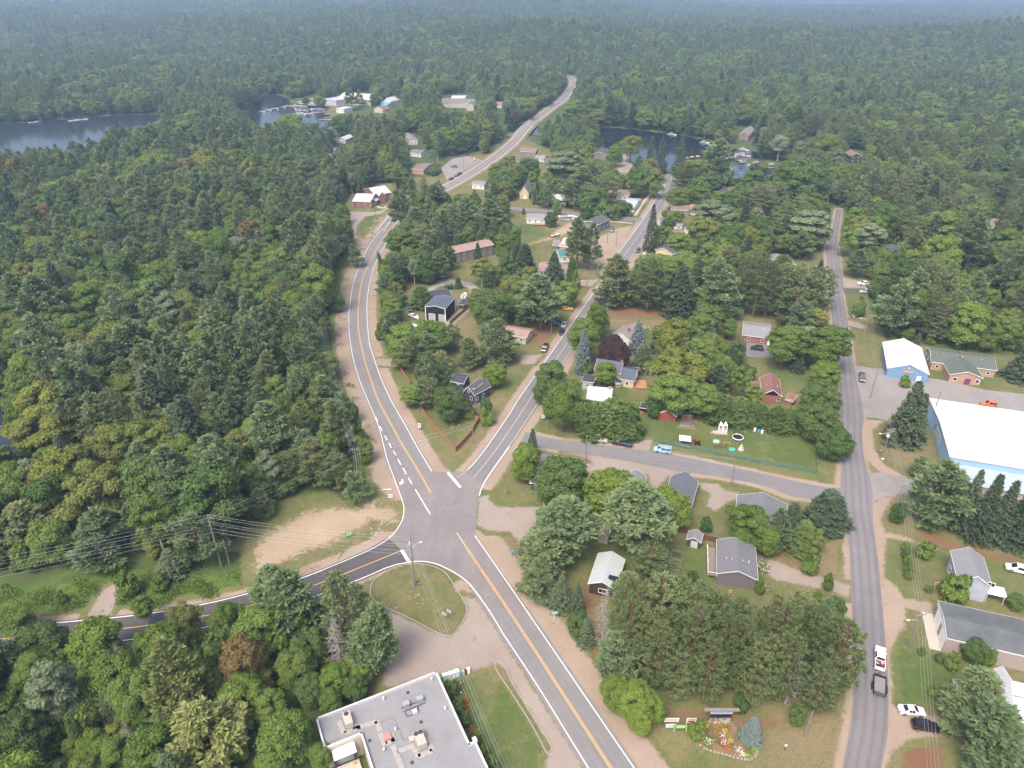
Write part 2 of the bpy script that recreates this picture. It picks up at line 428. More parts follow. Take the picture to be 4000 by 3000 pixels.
def mat_water(name, col, rough=0.12, foam=False):
 m, nt, out = new_mat(name); b = NB(nt); pos = b.pos()
 n = b.noise(pos, 0.9,4.0,0.6); c = col
 if foam:
  f = b.mapr(b.noise(pos, 0.22,6.0,0.7),0.56,0.66,0,1, True)
  c = b.mix(f, col, (0.6,0.63,0.66))
 b.principled(out, c, rough, 0.5, bump=n, bump_d=0.05, bump_s=0.12); return m
M_water = mat_water("lake_water", (0.018,0.026,0.040)); M_river = mat_water("river_water", (0.010,0.013,0.024),0.08); M_rapid = mat_water("rapids_water", (0.03,0.04,0.05),0.2, True)
def grow(poly, d):
 p = np.asarray(poly); c = p.mean(0); v = p - c; L = np.linalg.norm(v, axis=1)[:, None]; return c + v * (1 + d / L)
flatpoly("lake", grow(LAKE, 12), WATER_Z, M_water); flatpoly("marina_bay", grow(BAY, 8), WATER_Z + 0.005, M_water); flatpoly("river", grow(RIVER, 5), WATER_Z - 0.01, M_river)
flatpoly("pond", grow(POND, 4), WATER_Z + 0.01, M_water)
flatpoly("far_lake", grow(FARLAKE_W, 40), WATER_Z, M_water); flatpoly("far_lake", grow(FARLAKE_E, 60), WATER_Z, M_water)
flatpoly("rapids", grow(RAPIDS, 3),-2.38, M_rapid)
# ---- road lines read from the photograph
A, B_ = (1000,750),(1000,1500)
HLN = spline(TG(*A, [(1190,205),(1130,290),(1050,370),(985,450),(930,560),(880,680),(840,800),(815,950),(803,1050),(803,1160),(812,1280),(835,1420),(870,1550)])
   + TG(*B_, [(905,0),(960,130),(1020,270),(1060,370),(1085,460),(1130,640),(1190,810)]))
HRN = spline(TG(*A, [(1215,300),(1165,390),(1105,478),(1060,560),(1010,680),(975,830),(960,950),(960,1080),(968,1200),(985,1330),(1020,1440),(1060,1560)])
   + TG(*B_, [(1100,0),(1180,170),(1290,360),(1400,560),(1520,760)]))
HYN = spline(TG(*A, [(1200,255),(1145,340),(1085,420),(1020,540),(950,680),(910,800),(890,950),(882,1080),(886,1200),(910,1330),(945,1480),(985,1600)])
   + TG(*B_, [(1005,0),(1040,110),(1120,270),(1200,410),(1300,590),(1400,750),(1510,945)]))
CURVE = spline(TG(*B_, [(1190,810),(1235,930),(1270,1030),(1280,1100),(1265,1180),(1220,1260),(1150,1340),(1000,1430),(800,1520),(460,1659)]),2.0)
SIDE_N = spline(TG(*B_, [(1150,1340),(1000,1430),(800,1520),(460,1659)]) + TG(1000,2250,[(260,65)]) + TG(0,2250,[(1920,215),(1480,300),(1170,345),(910,372),(425,415),(5,450),(-600,520)]))
SIDE_S = spline(TG(*B_, [(1335,1543),(1250,1555),(1130,1590)]) + TG(1000,2250,[(980,0),(740,95),(440,205)]) + TG(0,2250,[(1990,400),(1600,482),(1130,555),(505,615),(5,665),(-600,740)]))
SIDE_Y = spline(TG(*B_, [(1250,1447),(1000,1550)]) + TG(1000,2250,[(730,0),(405,120)]) + TG(0,2250,[(2080,285),(1600,378),(1150,450),(500,515),(5,550),(-600,625)]))
ISL_W = spline(TG(*B_, [(1335,1543),(1430,1535),(1550,1555),(1650,1600),(1755,1659)]) + TG(1000,2250,[(1850,80),(1950,210)]),2.0)
HLS = spline(TG(1000,2250,[(1850,80),(1950,210),(2050,360),(2150,530)]) + TG(2000,2250,[(0,620),(250,1000),(655,1659),(1100,2370)]))
HRS = spline(TG(*B_, [(1890,1315),(2130,1659)]) + TG(2000,2250,[(180,385),(500,853),(1050,1659),(1560,2400)]))
HYS = spline(TG(*B_, [(1810,1405),(1980,1659)]) + TG(2000,2250,[(0,345),(425,1000),(850,1659),(1310,2370)]))
ST_L = spline(TG(*B_, [(1800,765),(1830,745),(1900,670),(2000,540),(2212,230)]) + TG(2000,1500,[(0,225),(150,0)]) + TG(2000,750,[(655,945),(775,765),(865,605),(1110,270),(1245,60)]) + TG(2000,0,[(1300,1640),(1330,1590),(1315,1545),(1285,1505)]),2.5)
ST_R = spline(TG(*B_, [(1965,872),(2050,740),(2190,545)]) + TG(2000,1500,[(90,380),(265,110)]) + TG(2000,750,[(420,1515),(500,1390),(785,965),(980,650),(1140,400),(1260,205),(1345,60)]) + TG(2000,0,[(1392,1640),(1405,1590),(1420,1545),(1432,1505)]),2.5)
X_N = spline(TG(2000,1500,[(120,415),(330,475),(700,520),(1050,570),(1360,610),(1800,700),(2212,790)]) + TG(3000,1500,[(400,880),(640,905)]))
X_S = spline(TG(2000,1500,[(60,525),(230,550),(500,590),(900,650),(1200,710),(1500,770),(1700,790),(2212,890)]) + TG(3000,1500,[(170,970),(350,990),(660,1045)]))
E_L = spline(TG(3000,750,[(590,150),(540,400),(500,490),(515,650),(545,1000),(560,1150),(610,1350),(620,1659)]) + TG(3000,1500,[(612,150),(610,300),(625,500),(640,640),(625,830),(630,1040),(680,1250),(705,1500)]) + TG(3000,2250,[(710,0),(722,250),(728,700),(735,1100),(690,1400),(640,1659),(520,2300)]))
E_R = spline(TG(3000,750,[(635,150),(605,400),(622,600),(650,900),(690,1150),(715,1300),(735,1450),(760,1620)]) + TG(3000,1500,[(800,110),(830,300),(812,420),(828,640),(880,800),(905,1010),(905,1180),(960,1600)]) + TG(3000,2250,[(970,100),(985,240),(1020,650),(1040,1020),(1030,1400),(975,1659),(860,2300)]))
FAR_C = spline([G(*p) for p in [(1500,905),(1540,850),(1600,800),(1680,765),(1753,728),(1882,651),(1990,570),(2068,490),(2136,434),(2199,389),(2226,350),(2240,322),(2228,302),(2190,288)]],6.0)
BACK = spline(TG(2000,750,[(-600,105),(0,145),(430,180),(700,210),(1050,235),(1180,255)]),4.0)     # back street
ARENA_LOT = TG(3000,1500,[(700,-140),(790,110),(830,290),(940,300),(1010,320),(1330,285),(1400,300),(1800,420),(2700,640),(2900,120),(2212,90),(1880,55),(1700,10),(1500,-30),(1000,-120),(740,-160)])
JUNC = TG(*B_, [(1190,805),(1235,930),(1270,1030),(1280,1100),(1265,1180),(1220,1260),(1150,1340),(1255,1440),(1338,1552),(1430,1545),(1550,1565),(1650,1610),(1755,1672)]) + TG(1000,2250,[(1850,90),(1950,215)]) + TG(2000,2250,[(205,400),(20,120)]) + TG(*B_, [(1893,1310),(1905,1200),(1905,1100),(1925,970),(1970,872),(1800,765),(1740,758),(1640,765),(1520,755)])
M_hwy = mat_asphalt("highway_asphalt", (0.148,0.139,0.142),(0.203,0.191,0.191),0.12,0.35)
M_junc = mat_asphalt("junction_asphalt", (0.146,0.131,0.131),(0.210,0.188,0.186),0.0,0.6)
M_side = mat_asphalt("new_asphalt", (0.069,0.065,0.068),(0.098,0.093,0.096),0.10,0.2)
M_street = mat_asphalt("street_asphalt", (0.139,0.133,0.137),(0.188,0.180,0.184),0.12,0.7)
M_east = mat_asphalt("east_street_asphalt", (0.132,0.124,0.130),(0.196,0.183,0.188),0.35,0.5)
M_lot = mat_asphalt("lot_asphalt", (0.183,0.166,0.159),(0.247,0.227,0.217),0.0,0.6)
M_gravel = mat_gravel("road_gravel", (0.236,0.180,0.137),(0.323,0.253,0.200))
M_sand = mat_gravel("sandy_dirt", (0.272,0.204,0.136),(0.354,0.279,0.201), width=1.6, amp=10.0)
M_drive = mat_gravel("packed_drive", (0.229,0.189,0.159),(0.296,0.248,0.215))
M_needle = mat_gravel("pine_needle_litter", (0.141,0.070,0.037),(0.200,0.122,0.074), width=1.6, amp=5.0)
M_lawn = mat_lawn("lawn_grass", 0.0); M_lush = mat_lawn("lush_lawn", 0.13, 'grass', 1.5,5.0); M_dry = mat_lawn("dry_lawn", -0.13, 'grass', 1.5,6.0)
M_weeds = mat_weeds("roadside_weeds")
M_white = mat_paint("white_road_paint", (0.70,0.70,0.68),0.5); M_yellow = mat_paint("yellow_road_paint", (0.60,0.38,0.12),0.55)
M_faded = mat_paint("faded_road_paint", (0.42,0.37,0.31),0.7)
# ---- grass of the village
TOWN = [G(*p) for p in [(1480,2950),(1400,2560),(1080,2330),(700,2450),(420,2440),(-400,2560),(-600,2330),(300,2210),(800,2180),(1080,1960),(1330,1900),(1440,1650),(1360,1450),(1310,1260),(1330,1080),
      (1370,950),(1330,790),(1450,700),(1700,690),(1990,520),(2060,545),(2300,660),(2560,660),(2750,720),(3250,760),(3400,1180),(3460,1330),(3700,1365),(4500,1450),(5600,3300),(1400,3600)]]
patch("lawn", [('poly', TOWN)],0.02, M_lawn, res=1.6, margin=6)
# ---- weeds along the side road
patch("roadside_weeds", [('poly', TG(0,2250,[(-900,330),(300,350),(720,310),(960,140),(940,300),(1500,270),(1950,170),(2100,-10),(1500,-40),(900,-60),(500,60),(0,130),(-900,200)])),
      ('poly', TG(1000,1500,[(150,1610),(330,1500),(600,1400),(830,1290),(1000,1180),(1130,1190),(1120,1270),(950,1400),(700,1500),(420,1640)])),
      ('line', TG(1000,750,[(860,430),(800,700),(730,950),(700,1200),(740,1659)]),5.0),
      ('line', TG(1000,1500,[(760,30),(880,330),(970,560),(1030,800)]),5.0),
      ('line', TG(1000,750,[(1090,560),(1040,760),(1030,1000),(1050,1250),(1110,1420)]),3.5)],0.04, M_weeds, res=1.2, margin=8)
# ---- greener and drier lawns
patch("lush_lawn", [('poly', TG(2000,1500,[(860,20),(1000,30),(1060,170),(1500,330),(2212,390),(2212,640),(1500,540),(1200,500),(1090,380),(1080,210),(900,160)])),('poly', TG(3000,1500,[(0,420),(270,410),(410,480),(410,760),(0,660)])),
     ('poly', TG(2000,1500,[(1340,1320),(1760,1400),(1700,1640),(1380,1659),(1330,1500)])),('poly', TG(2000,2250,[(1400,0),(1660,0),(1640,110),(1800,180),(1640,240),(1500,120)])),
     ('poly', TG(1000,2250,[(1640,930),(1900,830),(2000,1000),(2300,1700),(2000,1600),(1800,1200)])),('poly', TG(2000,2250,[(-100,900),(40,1000),(280,1440),(240,1750),(-120,1750),(-240,1300)])),
     ('poly', TG(1000,750,[(870,300),(940,215),(1080,190),(1060,230),(990,300),(990,390),(890,380)])),('poly', TG(2000,750,[(0,280),(280,290),(280,420),(0,480)])),
     ('poly', TG(2000,750,[(1090,1200),(1350,1190),(1300,1400),(1160,1400),(1120,1280)])),('poly', TG(1000,1500,[(1480,250),(1900,300),(1720,500)])),
     ('poly', TG(3000,750,[(0,1500),(330,1600),(640,1580),(560,1659),(0,1600)])),('poly', TG(3000,2250,[(1080,640),(1480,640),(1620,880),(1400,1100),(1120,1050)]))],0.05, M_lush, res=1.0, margin=3)
patch("dry_lawn", [('poly', TG(3000,1500,[(250,1180),(420,1280),(600,1200),(660,1400),(690,1659),(420,1640),(300,1480)])),('poly', TG(2000,2250,[(960,1240),(1320,1200),(1500,1330),(1640,1480),(1300,1659),(1200,1659),(1010,1330)])),
    ('poly', TG(2000,750,[(830,1100),(1300,1080),(1250,1190),(840,1180)])),('poly', TG(3000,1500,[(930,430),(1350,450),(1480,760),(1150,720),(930,600)])),
    ('poly', TG(2000,750,[(380,250),(620,230),(560,350),(430,420),(300,400)])),('poly', TG(3000,2250,[(60,1300),(600,1250),(560,1480),(200,1480)])),('poly', TG(1000,2250,[(1030,60),(1600,20),(1780,260),(1690,450),(1550,440),(1040,180)]))],0.06, M_dry, res=1.0, margin=3)
# ---- red needle litter under the pines
patch("needle_litter", [('line', TG(2000,2250,[(60,-60),(260,250),(430,420),(640,700)]),4.0),('poly', TG(2000,750,[(130,1180),(390,1130),(330,1280),(250,1300),(140,1330)])),('poly', TG(2000,750,[(860,980),(1290,1040),(1600,1020),(1590,1080),(1290,1080),(850,1080)])),
      ('poly', TG(3000,1500,[(1000,1290),(1300,1340),(1560,1440),(2212,1560),(2212,1520),(1700,1400),(1400,1300)])),('poly', TG(3000,1500,[(960,300),(1320,420),(1330,540),(1000,500)])),('poly', TG(3000,2250,[(1080,1420),(1480,1480),(1560,1750),(1180,1750)])),
      ('poly', TG(2000,2250,[(1330,1160),(1700,1180),(2212,1240),(2400,1280),(2200,1310),(1340,1230)])),('poly', TG(2000,2250,[(600,60),(760,140),(700,330),(620,250)])),('poly', TG(3000,1500,[(100,1430),(330,1500),(260,1560),(60,1500)]))],0.07, M_needle, res=0.9, margin=3)
# ---- gravel shoulders, verges and yards
hw = 0.55
patch("gravel_shoulder", [('line', offset(HLN, 2.2),3.2),('line', offset(HRN, -1.4),2.4),('line', offset(HRS, -2.2),3.2),('line', offset(HLS, 1.5),2.6),('line', offset(CURVE, 1.2),2.2),('line', offset(SIDE_N, 0.6),1.4),('line', SIDE_S, 1.2),
      ('poly', TG(1000,1500,[(820,0),(905,0),(1080,450),(1190,810),(1280,1100),(1150,1340),(1230,1270),(1240,1150),(1180,1190),(1130,1150),(1060,1050),(1080,700),(1020,520),(900,290)])),
      ('poly', TG(1000,1500,[(1520,760),(1300,330),(1440,510),(1570,690),(1650,745),(1760,750),(1800,768),(1640,775)]))],0.09, M_gravel, res=0.7)
patch("gravel_shoulder", [('line', offset(ST_L, -1.0),1.6),('line', offset(ST_R, 1.2),2.0),('line', X_N, 1.5),('line', X_S, 1.5),('line', E_L, 1.3),('line', offset(E_R, 1.5),2.2),('line', FAR_C[:120],6.0),
      ('poly', TG(3000,1500,[(830,310),(1000,320),(900,400),(920,560),(1000,700),(1210,820),(980,770),(850,660),(812,500)])),('poly', TG(3000,1500,[(750,0),(860,10),(840,100),(960,120),(830,130),(760,60)])),
      ('poly', TG(3000,1500,[(905,1060),(940,1000),(1110,960),(1050,1020),(970,1180),(1010,1280),(1150,1310),(1560,1470),(1300,1380),(1020,1330),(1000,1659),(960,1659)])),
      ('poly', TG(3000,2250,[(970,0),(1070,60),(1180,200),(1400,230),(1440,350),(1200,280),(1180,420),(1080,600),(1050,700),(1020,650)])),
      ('poly', TG(3000,2250,[(1040,1050),(1140,1180),(1500,1230),(1480,1380),(1200,1420),(1090,1500),(1020,1659),(1030,1300)])),
      ('poly', TG(2000,750,[(930,480),(1110,480),(1180,430),(1000,720),(960,640)])),('poly', TG(2000,750,[(700,420),(900,320),(1040,290),(860,600),(740,640),(690,560)]))],0.10, M_gravel, res=0.7)
patch("sand_lot", [('poly', TG(1000,1500,[(0,1420),(100,1300),(250,1230),(420,1120),(620,1080),(900,1090),(1030,1000),(1060,1080),(1180,1080),(1220,1200),(1160,1190),(1000,1170),(900,1250),(600,1390),(330,1490),(130,1580),(0,1659)])),
    ('poly', TG(2000,750,[(150,450),(330,410),(560,330),(600,260),(480,270),(380,340),(330,390),(140,455)]))],0.11, M_sand, res=0.8, margin=4)
patch("gravel_yard", [('poly', TG(1000,2250,[(1030,280),(1080,265),(1200,330),(1530,485),(1680,540),(1740,470),(1820,350),(1840,270),(1780,180),(1900,200),(2050,420),(2212,680),(2212,850),(2060,750),(1960,800),(1850,830),(1560,850),(1200,960),(1090,940),(1140,760),(1250,620),(1130,380)])),
     ('poly', TG(2000,2250,[(0,700),(330,1200),(620,1659),(660,1800),(250,1800),(330,1500),(340,1480),(170,1190),(0,920),(-60,800)]))],0.12, M_drive, res=0.7)
patch("gravel_yard", [('poly', TG(1000,1500,[(1925,985),(2010,960),(2005,1000),(2080,1060),(2212,1070),(2640,1060),(2700,1110),(2500,1200),(2460,1330),(2360,1420),(2270,1360),(2190,1280),(2000,1270),(1910,1220)])),
     ('poly', TG(2000,1500,[(450,590),(640,640),(720,700),(610,690),(620,780),(800,760),(950,750),(1190,790),(1180,900),(1240,920),(1340,800),(1480,770),(1150,690),(800,635)])),
     ('poly', TG(2000,1500,[(1610,860),(1780,870),(1850,930),(1960,940),(1950,990),(1860,1020),(1760,1100),(1680,1060),(1720,950),(1640,910)])),('poly', TG(2000,1500,[(1100,480),(1220,490),(1200,520),(1190,590),(1020,560)])),
     ('poly', TG(3000,1500,[(0,1510),(330,1640),(420,1659),(0,1659)])),('poly', TG(3000,2250,[(0,-20),(400,-10),(720,90),(700,190),(560,130),(480,120),(50,30)])),
     ('poly', TG(1000,750,[(815,170),(1000,175),(1080,165),(1190,90),(1210,100),(1080,190),(940,215),(870,290),(860,370),(920,410),(1000,400),(950,480),(880,500),(860,440),(830,350),(820,250)])),
     ('poly', TG(2000,0,[(900,1430),(960,1320),(1050,1450),(1030,1500),(920,1490)])),('poly', TG(2000,750,[(80,1410),(260,1410),(190,1490),(80,1490)])),('poly', TG(2000,750,[(720,760),(440,770),(440,790),(680,820),(760,750)])),
     ('poly', TG(3000,750,[(640,740),(790,770),(870,830),(650,830)])),('line', TG(3000,750,[(690,1130),(800,1160)]),2.5),('line', TG(1000,750,[(1080,1470),(1210,1480)]),2.6)],0.13, M_drive, res=0.7)
patch("dirt_track", [('line', TG(1000,750,[(1670,1140),(1780,1040),(1870,930),(1890,850),(1860,815),(1790,800)]),2.0),('line', TG(1000,750,[(1480,860),(1560,810),(1620,800)]),1.6),('line', TG(0,2250,[(860,340),(960,150)]),2.3)],0.14, M_drive, res=0.6)
patch("field_dirt", [('poly', TG(3000,750,[(1890,190),(2010,200),(1980,310),(1920,330)])),('poly', TG(3000,750,[(2120,260),(2300,230),(2300,370),(2140,350)]))],0.05, M_drive, res=1.0)
# ---- asphalt
def strip_between(name, L, Rr, z, mat, out=0.5): return strip(name, offset(L, out), offset(Rr, -out), z, mat)
strip_between("highway", HLN, HRN, 0.16, M_hwy)
strip("highway", offset(HLS, 0.7), offset(HRS[8:],-0.7),0.165, M_hwy)
flatpoly("intersection", xy(JUNC),0.17, M_junc)
strip("side_road", offset(SIDE_N, 0.5), offset(SIDE_S, -0.5),0.18, M_side)
strip("village_street", offset(ST_L, -0.4), offset(ST_R, 0.4),0.185, M_street)
strip("cross_street", X_N, X_S, 0.155, M_street)
strip("east_street", E_L, E_R, 0.175, M_east)
flatpoly("parking_lot", xy(ARENA_LOT),0.15, M_lot)
flatpoly("parking_lot", xy(TG(3000,1500,[(870,770),(980,770),(1220,825),(1500,850),(1850,880),(2212,935),(2700,1010),(2700,1180),(2212,1060),(1900,960),(1500,930),(1130,955),(950,1000),(890,1020)])),0.152, M_lot)
strip("highway", offset(FAR_C, -4.3), offset(FAR_C, 4.3),0.19, M_hwy, zf=lambda x, y: max(0, h1(x, y)))
strip("back_street", offset(BACK, -3.6), offset(BACK, 3.6),0.14, M_street)
flatpoly("asphalt_yard", xy(TG(1000,0,[(1600,1450),(1700,1370),(1830,1350),(1960,1385),(2030,1360),(1900,1420),(1650,1560)])),0.145, M_lot)
flatpoly("asphalt_yard", xy(TG(2000,750,[(2010,1290),(2212,1310),(2300,1330),(2280,1440),(2020,1430),(2005,1360)])),0.146, M_street)
flatpoly("asphalt_yard", xy(TG(3000,750,[(650,835),(860,850),(860,880),(655,872)])),0.147, M_side)
flatpoly("asphalt_yard", xy(TG(1000,750,[(1560,760),(1660,755),(1860,785),(1900,810),(1820,812),(1620,795),(1570,800)])),0.148, M_street)
M_conc = mat_plain("sidewalk_concrete", (0.42,0.38,0.33),0.9,0.2)
def walk(pts, w, n=0):
 c = spline(pts, 4.0); strip("sidewalk", offset(c, -w / 2), offset(c, w / 2),0.20, M_conc)
walk(TG(2000,750,[(1130,560),(1180,450),(1215,380)]),1.6); walk(TG(2000,750,[(1060,210),(1130,100),(1195,20)]),1.6)
walk(TG(1000,750,[(1050,125),(1085,145),(1140,120),(1205,85)]),1.8); walk(TG(2000,750,[(800,250),(1040,275)]),1.5)
# ---- painted lines
PZ = 0.205
def stripe(name, line, w, mat, z=PZ): return strip(name, offset(line, -w / 2), offset(line, w / 2), z, mat)
stripe("edge_line", HLN, 0.19, M_white); stripe("edge_line", HRN, 0.19, M_white); stripe("edge_line", CURVE, 0.19, M_white, 0.206)
stripe("edge_line", SIDE_N[6:],0.24, M_white); stripe("edge_line", SIDE_S, 0.24, M_white); stripe("edge_line", ISL_W, 0.24, M_white, 0.207)
stripe("edge_line", HLS, 0.19, M_white); stripe("edge_line", HRS, 0.19, M_white)
for d in (-0.17,0.17):
 stripe("centre_line", offset(HYN, d),0.15, M_yellow); stripe("centre_line", offset(HYS, d),0.15, M_yellow)
stripe("centre_line", spline(TG(*B_, [(1735,1290),(1810,1405)])),0.3, M_faded)
stripe("centre_line", SIDE_Y, 0.2, M_yellow)
stripe("edge_line", ST_L[2:],0.2, M_white); stripe("edge_line", offset(ST_R, -0.2),0.2, M_faded)
stripe("edge_line", spline(TG(*B_, [(1930,970),(1945,910),(1965,872),(2050,740),(2190,545)])),0.24, M_white, 0.209)
stripe("centre_line", (ST_L[:len(ST_R)][:min(len(ST_L), len(ST_R))] + ST_R[:min(len(ST_L), len(ST_R))]) / 2,0.2, M_faded, 0.21)
stripe("edge_line", spline(TG(*B_, [(1740,812),(1800,770),(1830,745)])),0.2, M_faded, 0.211)
for a_, c_ in [((1035,290),(1052,335)),((1070,370),(1092,412)),((1113,450),(1135,490)),((1148,512),(1170,555)),((1185,580),(1210,622)),((1225,652),(1252,703)),((1270,730),(1298,782)),((1317,815),(1347,867)),((1377,915),(1505,1130))]:
 stripe("lane_dash", np.array([p[:2] for p in TG(*B_, [a_, c_])]),0.28, M_white)
stripe("stop_bar", np.array([p[:2] for p in TG(*B_, [(1658,770),(1766,898)])]),0.75, M_white, 0.212)
stripe("stop_bar", np.array([p[:2] for p in TG(*B_, [(1258,1440),(1320,1540)])]),0.75, M_white, 0.213)
flatpoly("turn_arrow", xy(TG(*B_, [(1268,825),(1276,860),(1262,872),(1248,868),(1248,882),(1238,862),(1250,845),(1252,858),(1262,857),(1258,828)])),0.214, M_white)
for f, off_, m_ in ((FAR_C, -3.7, M_white),(FAR_C, 3.7, M_white),(FAR_C, 0.0, M_yellow)):
 c = offset(f, off_); strip("far_road_line", offset(c, -0.15), offset(c, 0.15),0.26, m_, zf=lambda x, y: max(0, h1(x, y)))
M_kerb = mat_plain("kerb_concrete", (0.29,0.25,0.215),0.9,0.2)
def kerb(pts, closed=True, w=0.22, hgt=0.13, base=0.13):
 c = spline(pts + ([pts[0]] if closed else []),1.2); a, bb = offset(c, -w / 2), offset(c, w / 2); n = len(c)
 v = []; f = []
 for i in range(n):
  for p, z in ((a[i], base),(a[i], base + hgt),(bb[i], base + hgt),(bb[i], base)): v.append((p[0], p[1], z))
 for i in range(n - 1):
  for k in range(3): f.append((4 * i + k, 4 * i + k + 1,4 * i + 5 + k, 4 * i + 4 + k))
 o = pydata("kerb", v, f, M_kerb); o['kind'] = 'structure'; return o
ISLAND = TG(*B_, [(1080,1659),(1160,1600),(1260,1570),(1350,1556),(1480,1568),(1580,1600),(1650,1650)]) + TG(1000,2250,[(1740,130),(1818,265),(1805,360),(1740,465),(1680,528),(1530,475),(1360,385),(1200,310),(1080,255),(1000,190),(990,110),(1020,40)])
patch("traffic_island", [('poly', ISLAND)],0.235, mat_lawn("island_grass", -0.03, 'grass'), res=0.6, margin=-0.05)
kerb(ISLAND)
VERGE = TG(1000,2250,[(2085,745),(2065,770),(2085,830),(2212,1020)]) + TG(2000,2250,[(170,1290),(290,1515),(330,1560),(345,1490),(200,1250),(0,930)]) + TG(1000,2250,[(2180,850),(2130,770)])
patch("verge_strip", [('poly', VERGE)],0.18, mat_lawn("verge_grass", 0.0, 'grass'), res=0.5, margin=-0.05)
kerb(VERGE)
# ================================================================ trees: prototypes
def leaf_mat(name, dark, light, trans=0.25, hue_var=None):
 dark = tuple(c * 1.42 for c in dark); light = tuple(c * 1.42 for c in light); trans += 0.08
 if hue_var: hue_var = (hue_var[0], tuple(c * 1.25 for c in hue_var[1]))
 m, nt, out = new_mat(name); b = NB(nt)
 oi = b.n("ShaderNodeObjectInfo"); geo = b.n("ShaderNodeNewGeometry")
 f = b.math('ADD', b.math('MULTIPLY', oi.outputs["Random"],0.55), b.math('MULTIPLY', geo.outputs["Random Per Island"],0.45))
 stops = [(0.12, dark),(0.88, light)]
 c = b.ramp(f, stops)
 if hue_var:
  wn_ = b.n("ShaderNodeTexWhiteNoise", noise_dimensions='1D'); b.l(oi.outputs["Random"], wn_.inputs["W"])
  c = b.mix(b.ramp(wn_.outputs["Value"],[(0.0,0.0),(hue_var[0],0.0),(1.0,1.0)]), c, hue_var[1])
 d = b.n("ShaderNodeBsdfDiffuse"); b.l(c, d.inputs[0]); t = b.n("ShaderNodeBsdfTranslucent"); b.l(c, t.inputs[0])
 mx = b.n("ShaderNodeMixShader"); mx.inputs[0].default_value = trans
 b.l(d.outputs[0], mx.inputs[1]); b.l(t.outputs[0], mx.inputs[2]); b.l(mx.outputs[0], out.inputs[0])
 return m
LM = {
 'pine': leaf_mat("pine_needles", (0.086,0.126,0.060),(0.165,0.216,0.104),0.22,(0.5,(0.165,0.185,0.085))),
 'pine_olive': leaf_mat("olive_pine_needles", (0.110,0.135,0.048),(0.215,0.235,0.088),0.22),
 'redpine': leaf_mat("red_pine_needles", (0.082,0.114,0.046),(0.166,0.204,0.088),0.22),
 'spruce': leaf_mat("spruce_needles", (0.045,0.066,0.040),(0.098,0.125,0.070),0.14),
 'blue': leaf_mat("blue_spruce_needles", (0.100,0.130,0.128),(0.180,0.218,0.210),0.1),
 'leaf': leaf_mat("broad_leaves", (0.076,0.120,0.030),(0.150,0.208,0.054),0.3,(0.6,(0.165,0.180,0.055))),
 'dark': leaf_mat("dark_leaves", (0.054,0.092,0.030),(0.108,0.156,0.050),0.3),
 'bright': leaf_mat("bright_leaves", (0.080,0.125,0.026),(0.160,0.215,0.046),0.3),
 'yellow': leaf_mat("yellowing_leaves", (0.105,0.128,0.030),(0.188,0.205,0.054),0.3),
 'rust': leaf_mat("rusty_leaves", (0.125,0.100,0.040),(0.205,0.155,0.070),0.3),
 'purple': leaf_mat("purple_leaves", (0.035,0.024,0.026),(0.072,0.048,0.045),0.2),
 'silver': leaf_mat("silvery_leaves", (0.110,0.142,0.078),(0.195,0.228,0.130),0.3),
 'cedar': leaf_mat("cedar_foliage", (0.056,0.090,0.028),(0.118,0.158,0.050),0.15),
 'bushy': leaf_mat("shrub_leaves", (0.070,0.115,0.028),(0.145,0.200,0.046),0.3),
}
M_bark = mat_plain("bark_brown", (0.14,0.105,0.08),0.95,0.1, var=0.3, scale=1.5); M_redbark = mat_plain("bark_red_pine", (0.21,0.125,0.085),0.95,0.1, var=0.3, scale=1.5)
M_birch = mat_plain("bark_pale", (0.42,0.39,0.34),0.9,0.1, var=0.3, scale=1.5); M_deadwood = mat_plain("grey_deadwood", (0.30,0.27,0.245),0.95,0.1, var=0.25, scale=1.0)
def kites(C, D, N, L, W):
 """leaf quads: base at C, running along D for L, width W, lying in the plane with normal ~N"""
 D = D / (np.linalg.norm(D, axis=1)[:, None] + 1e-9); S = np.cross(D, N); S /= np.linalg.norm(S, axis=1)[:, None] + 1e-9
 L = L[:, None]; W = W[:, None]
 V = np.stack([C, C + D * L * 0.55 + S * W * 0.5, C + D * L, C + D * L * 0.55 - S * W * 0.5],1).reshape(-1,3)
 return V
def crown_mesh(name, V, mat):
 n = len(V) // 4; me = bpy.data.meshes.new(name); me.vertices.add(len(V)); me.vertices.foreach_set("co", V.astype(np.float32).ravel())
 me.loops.add(n * 4); me.loops.foreach_set("vertex_index", np.arange(n * 4, dtype=np.int32))
 me.polygons.add(n); me.polygons.foreach_set("loop_start", np.arange(0, n * 4,4, dtype=np.int32))
 me.materials.append(mat); me.update(calc_edges=True); return me
def rand_unit(r, n):
 v = r.normal(size=(n, 3)); return v / np.linalg.norm(v, axis=1)[:, None]
def wood_mesh(name, tubes, mat):
 mb = MB()
 for a, b_, r0, r1, n in tubes: mb.tube(a, b_, r0, r1, n, cap=False)
 me = bpy.data.meshes.new(name); me.from_pydata(mb.v, [], mb.f); me.materials.append(mat)
 me.polygons.foreach_set("use_smooth", [True] * len(me.polygons)); me.update(); return me
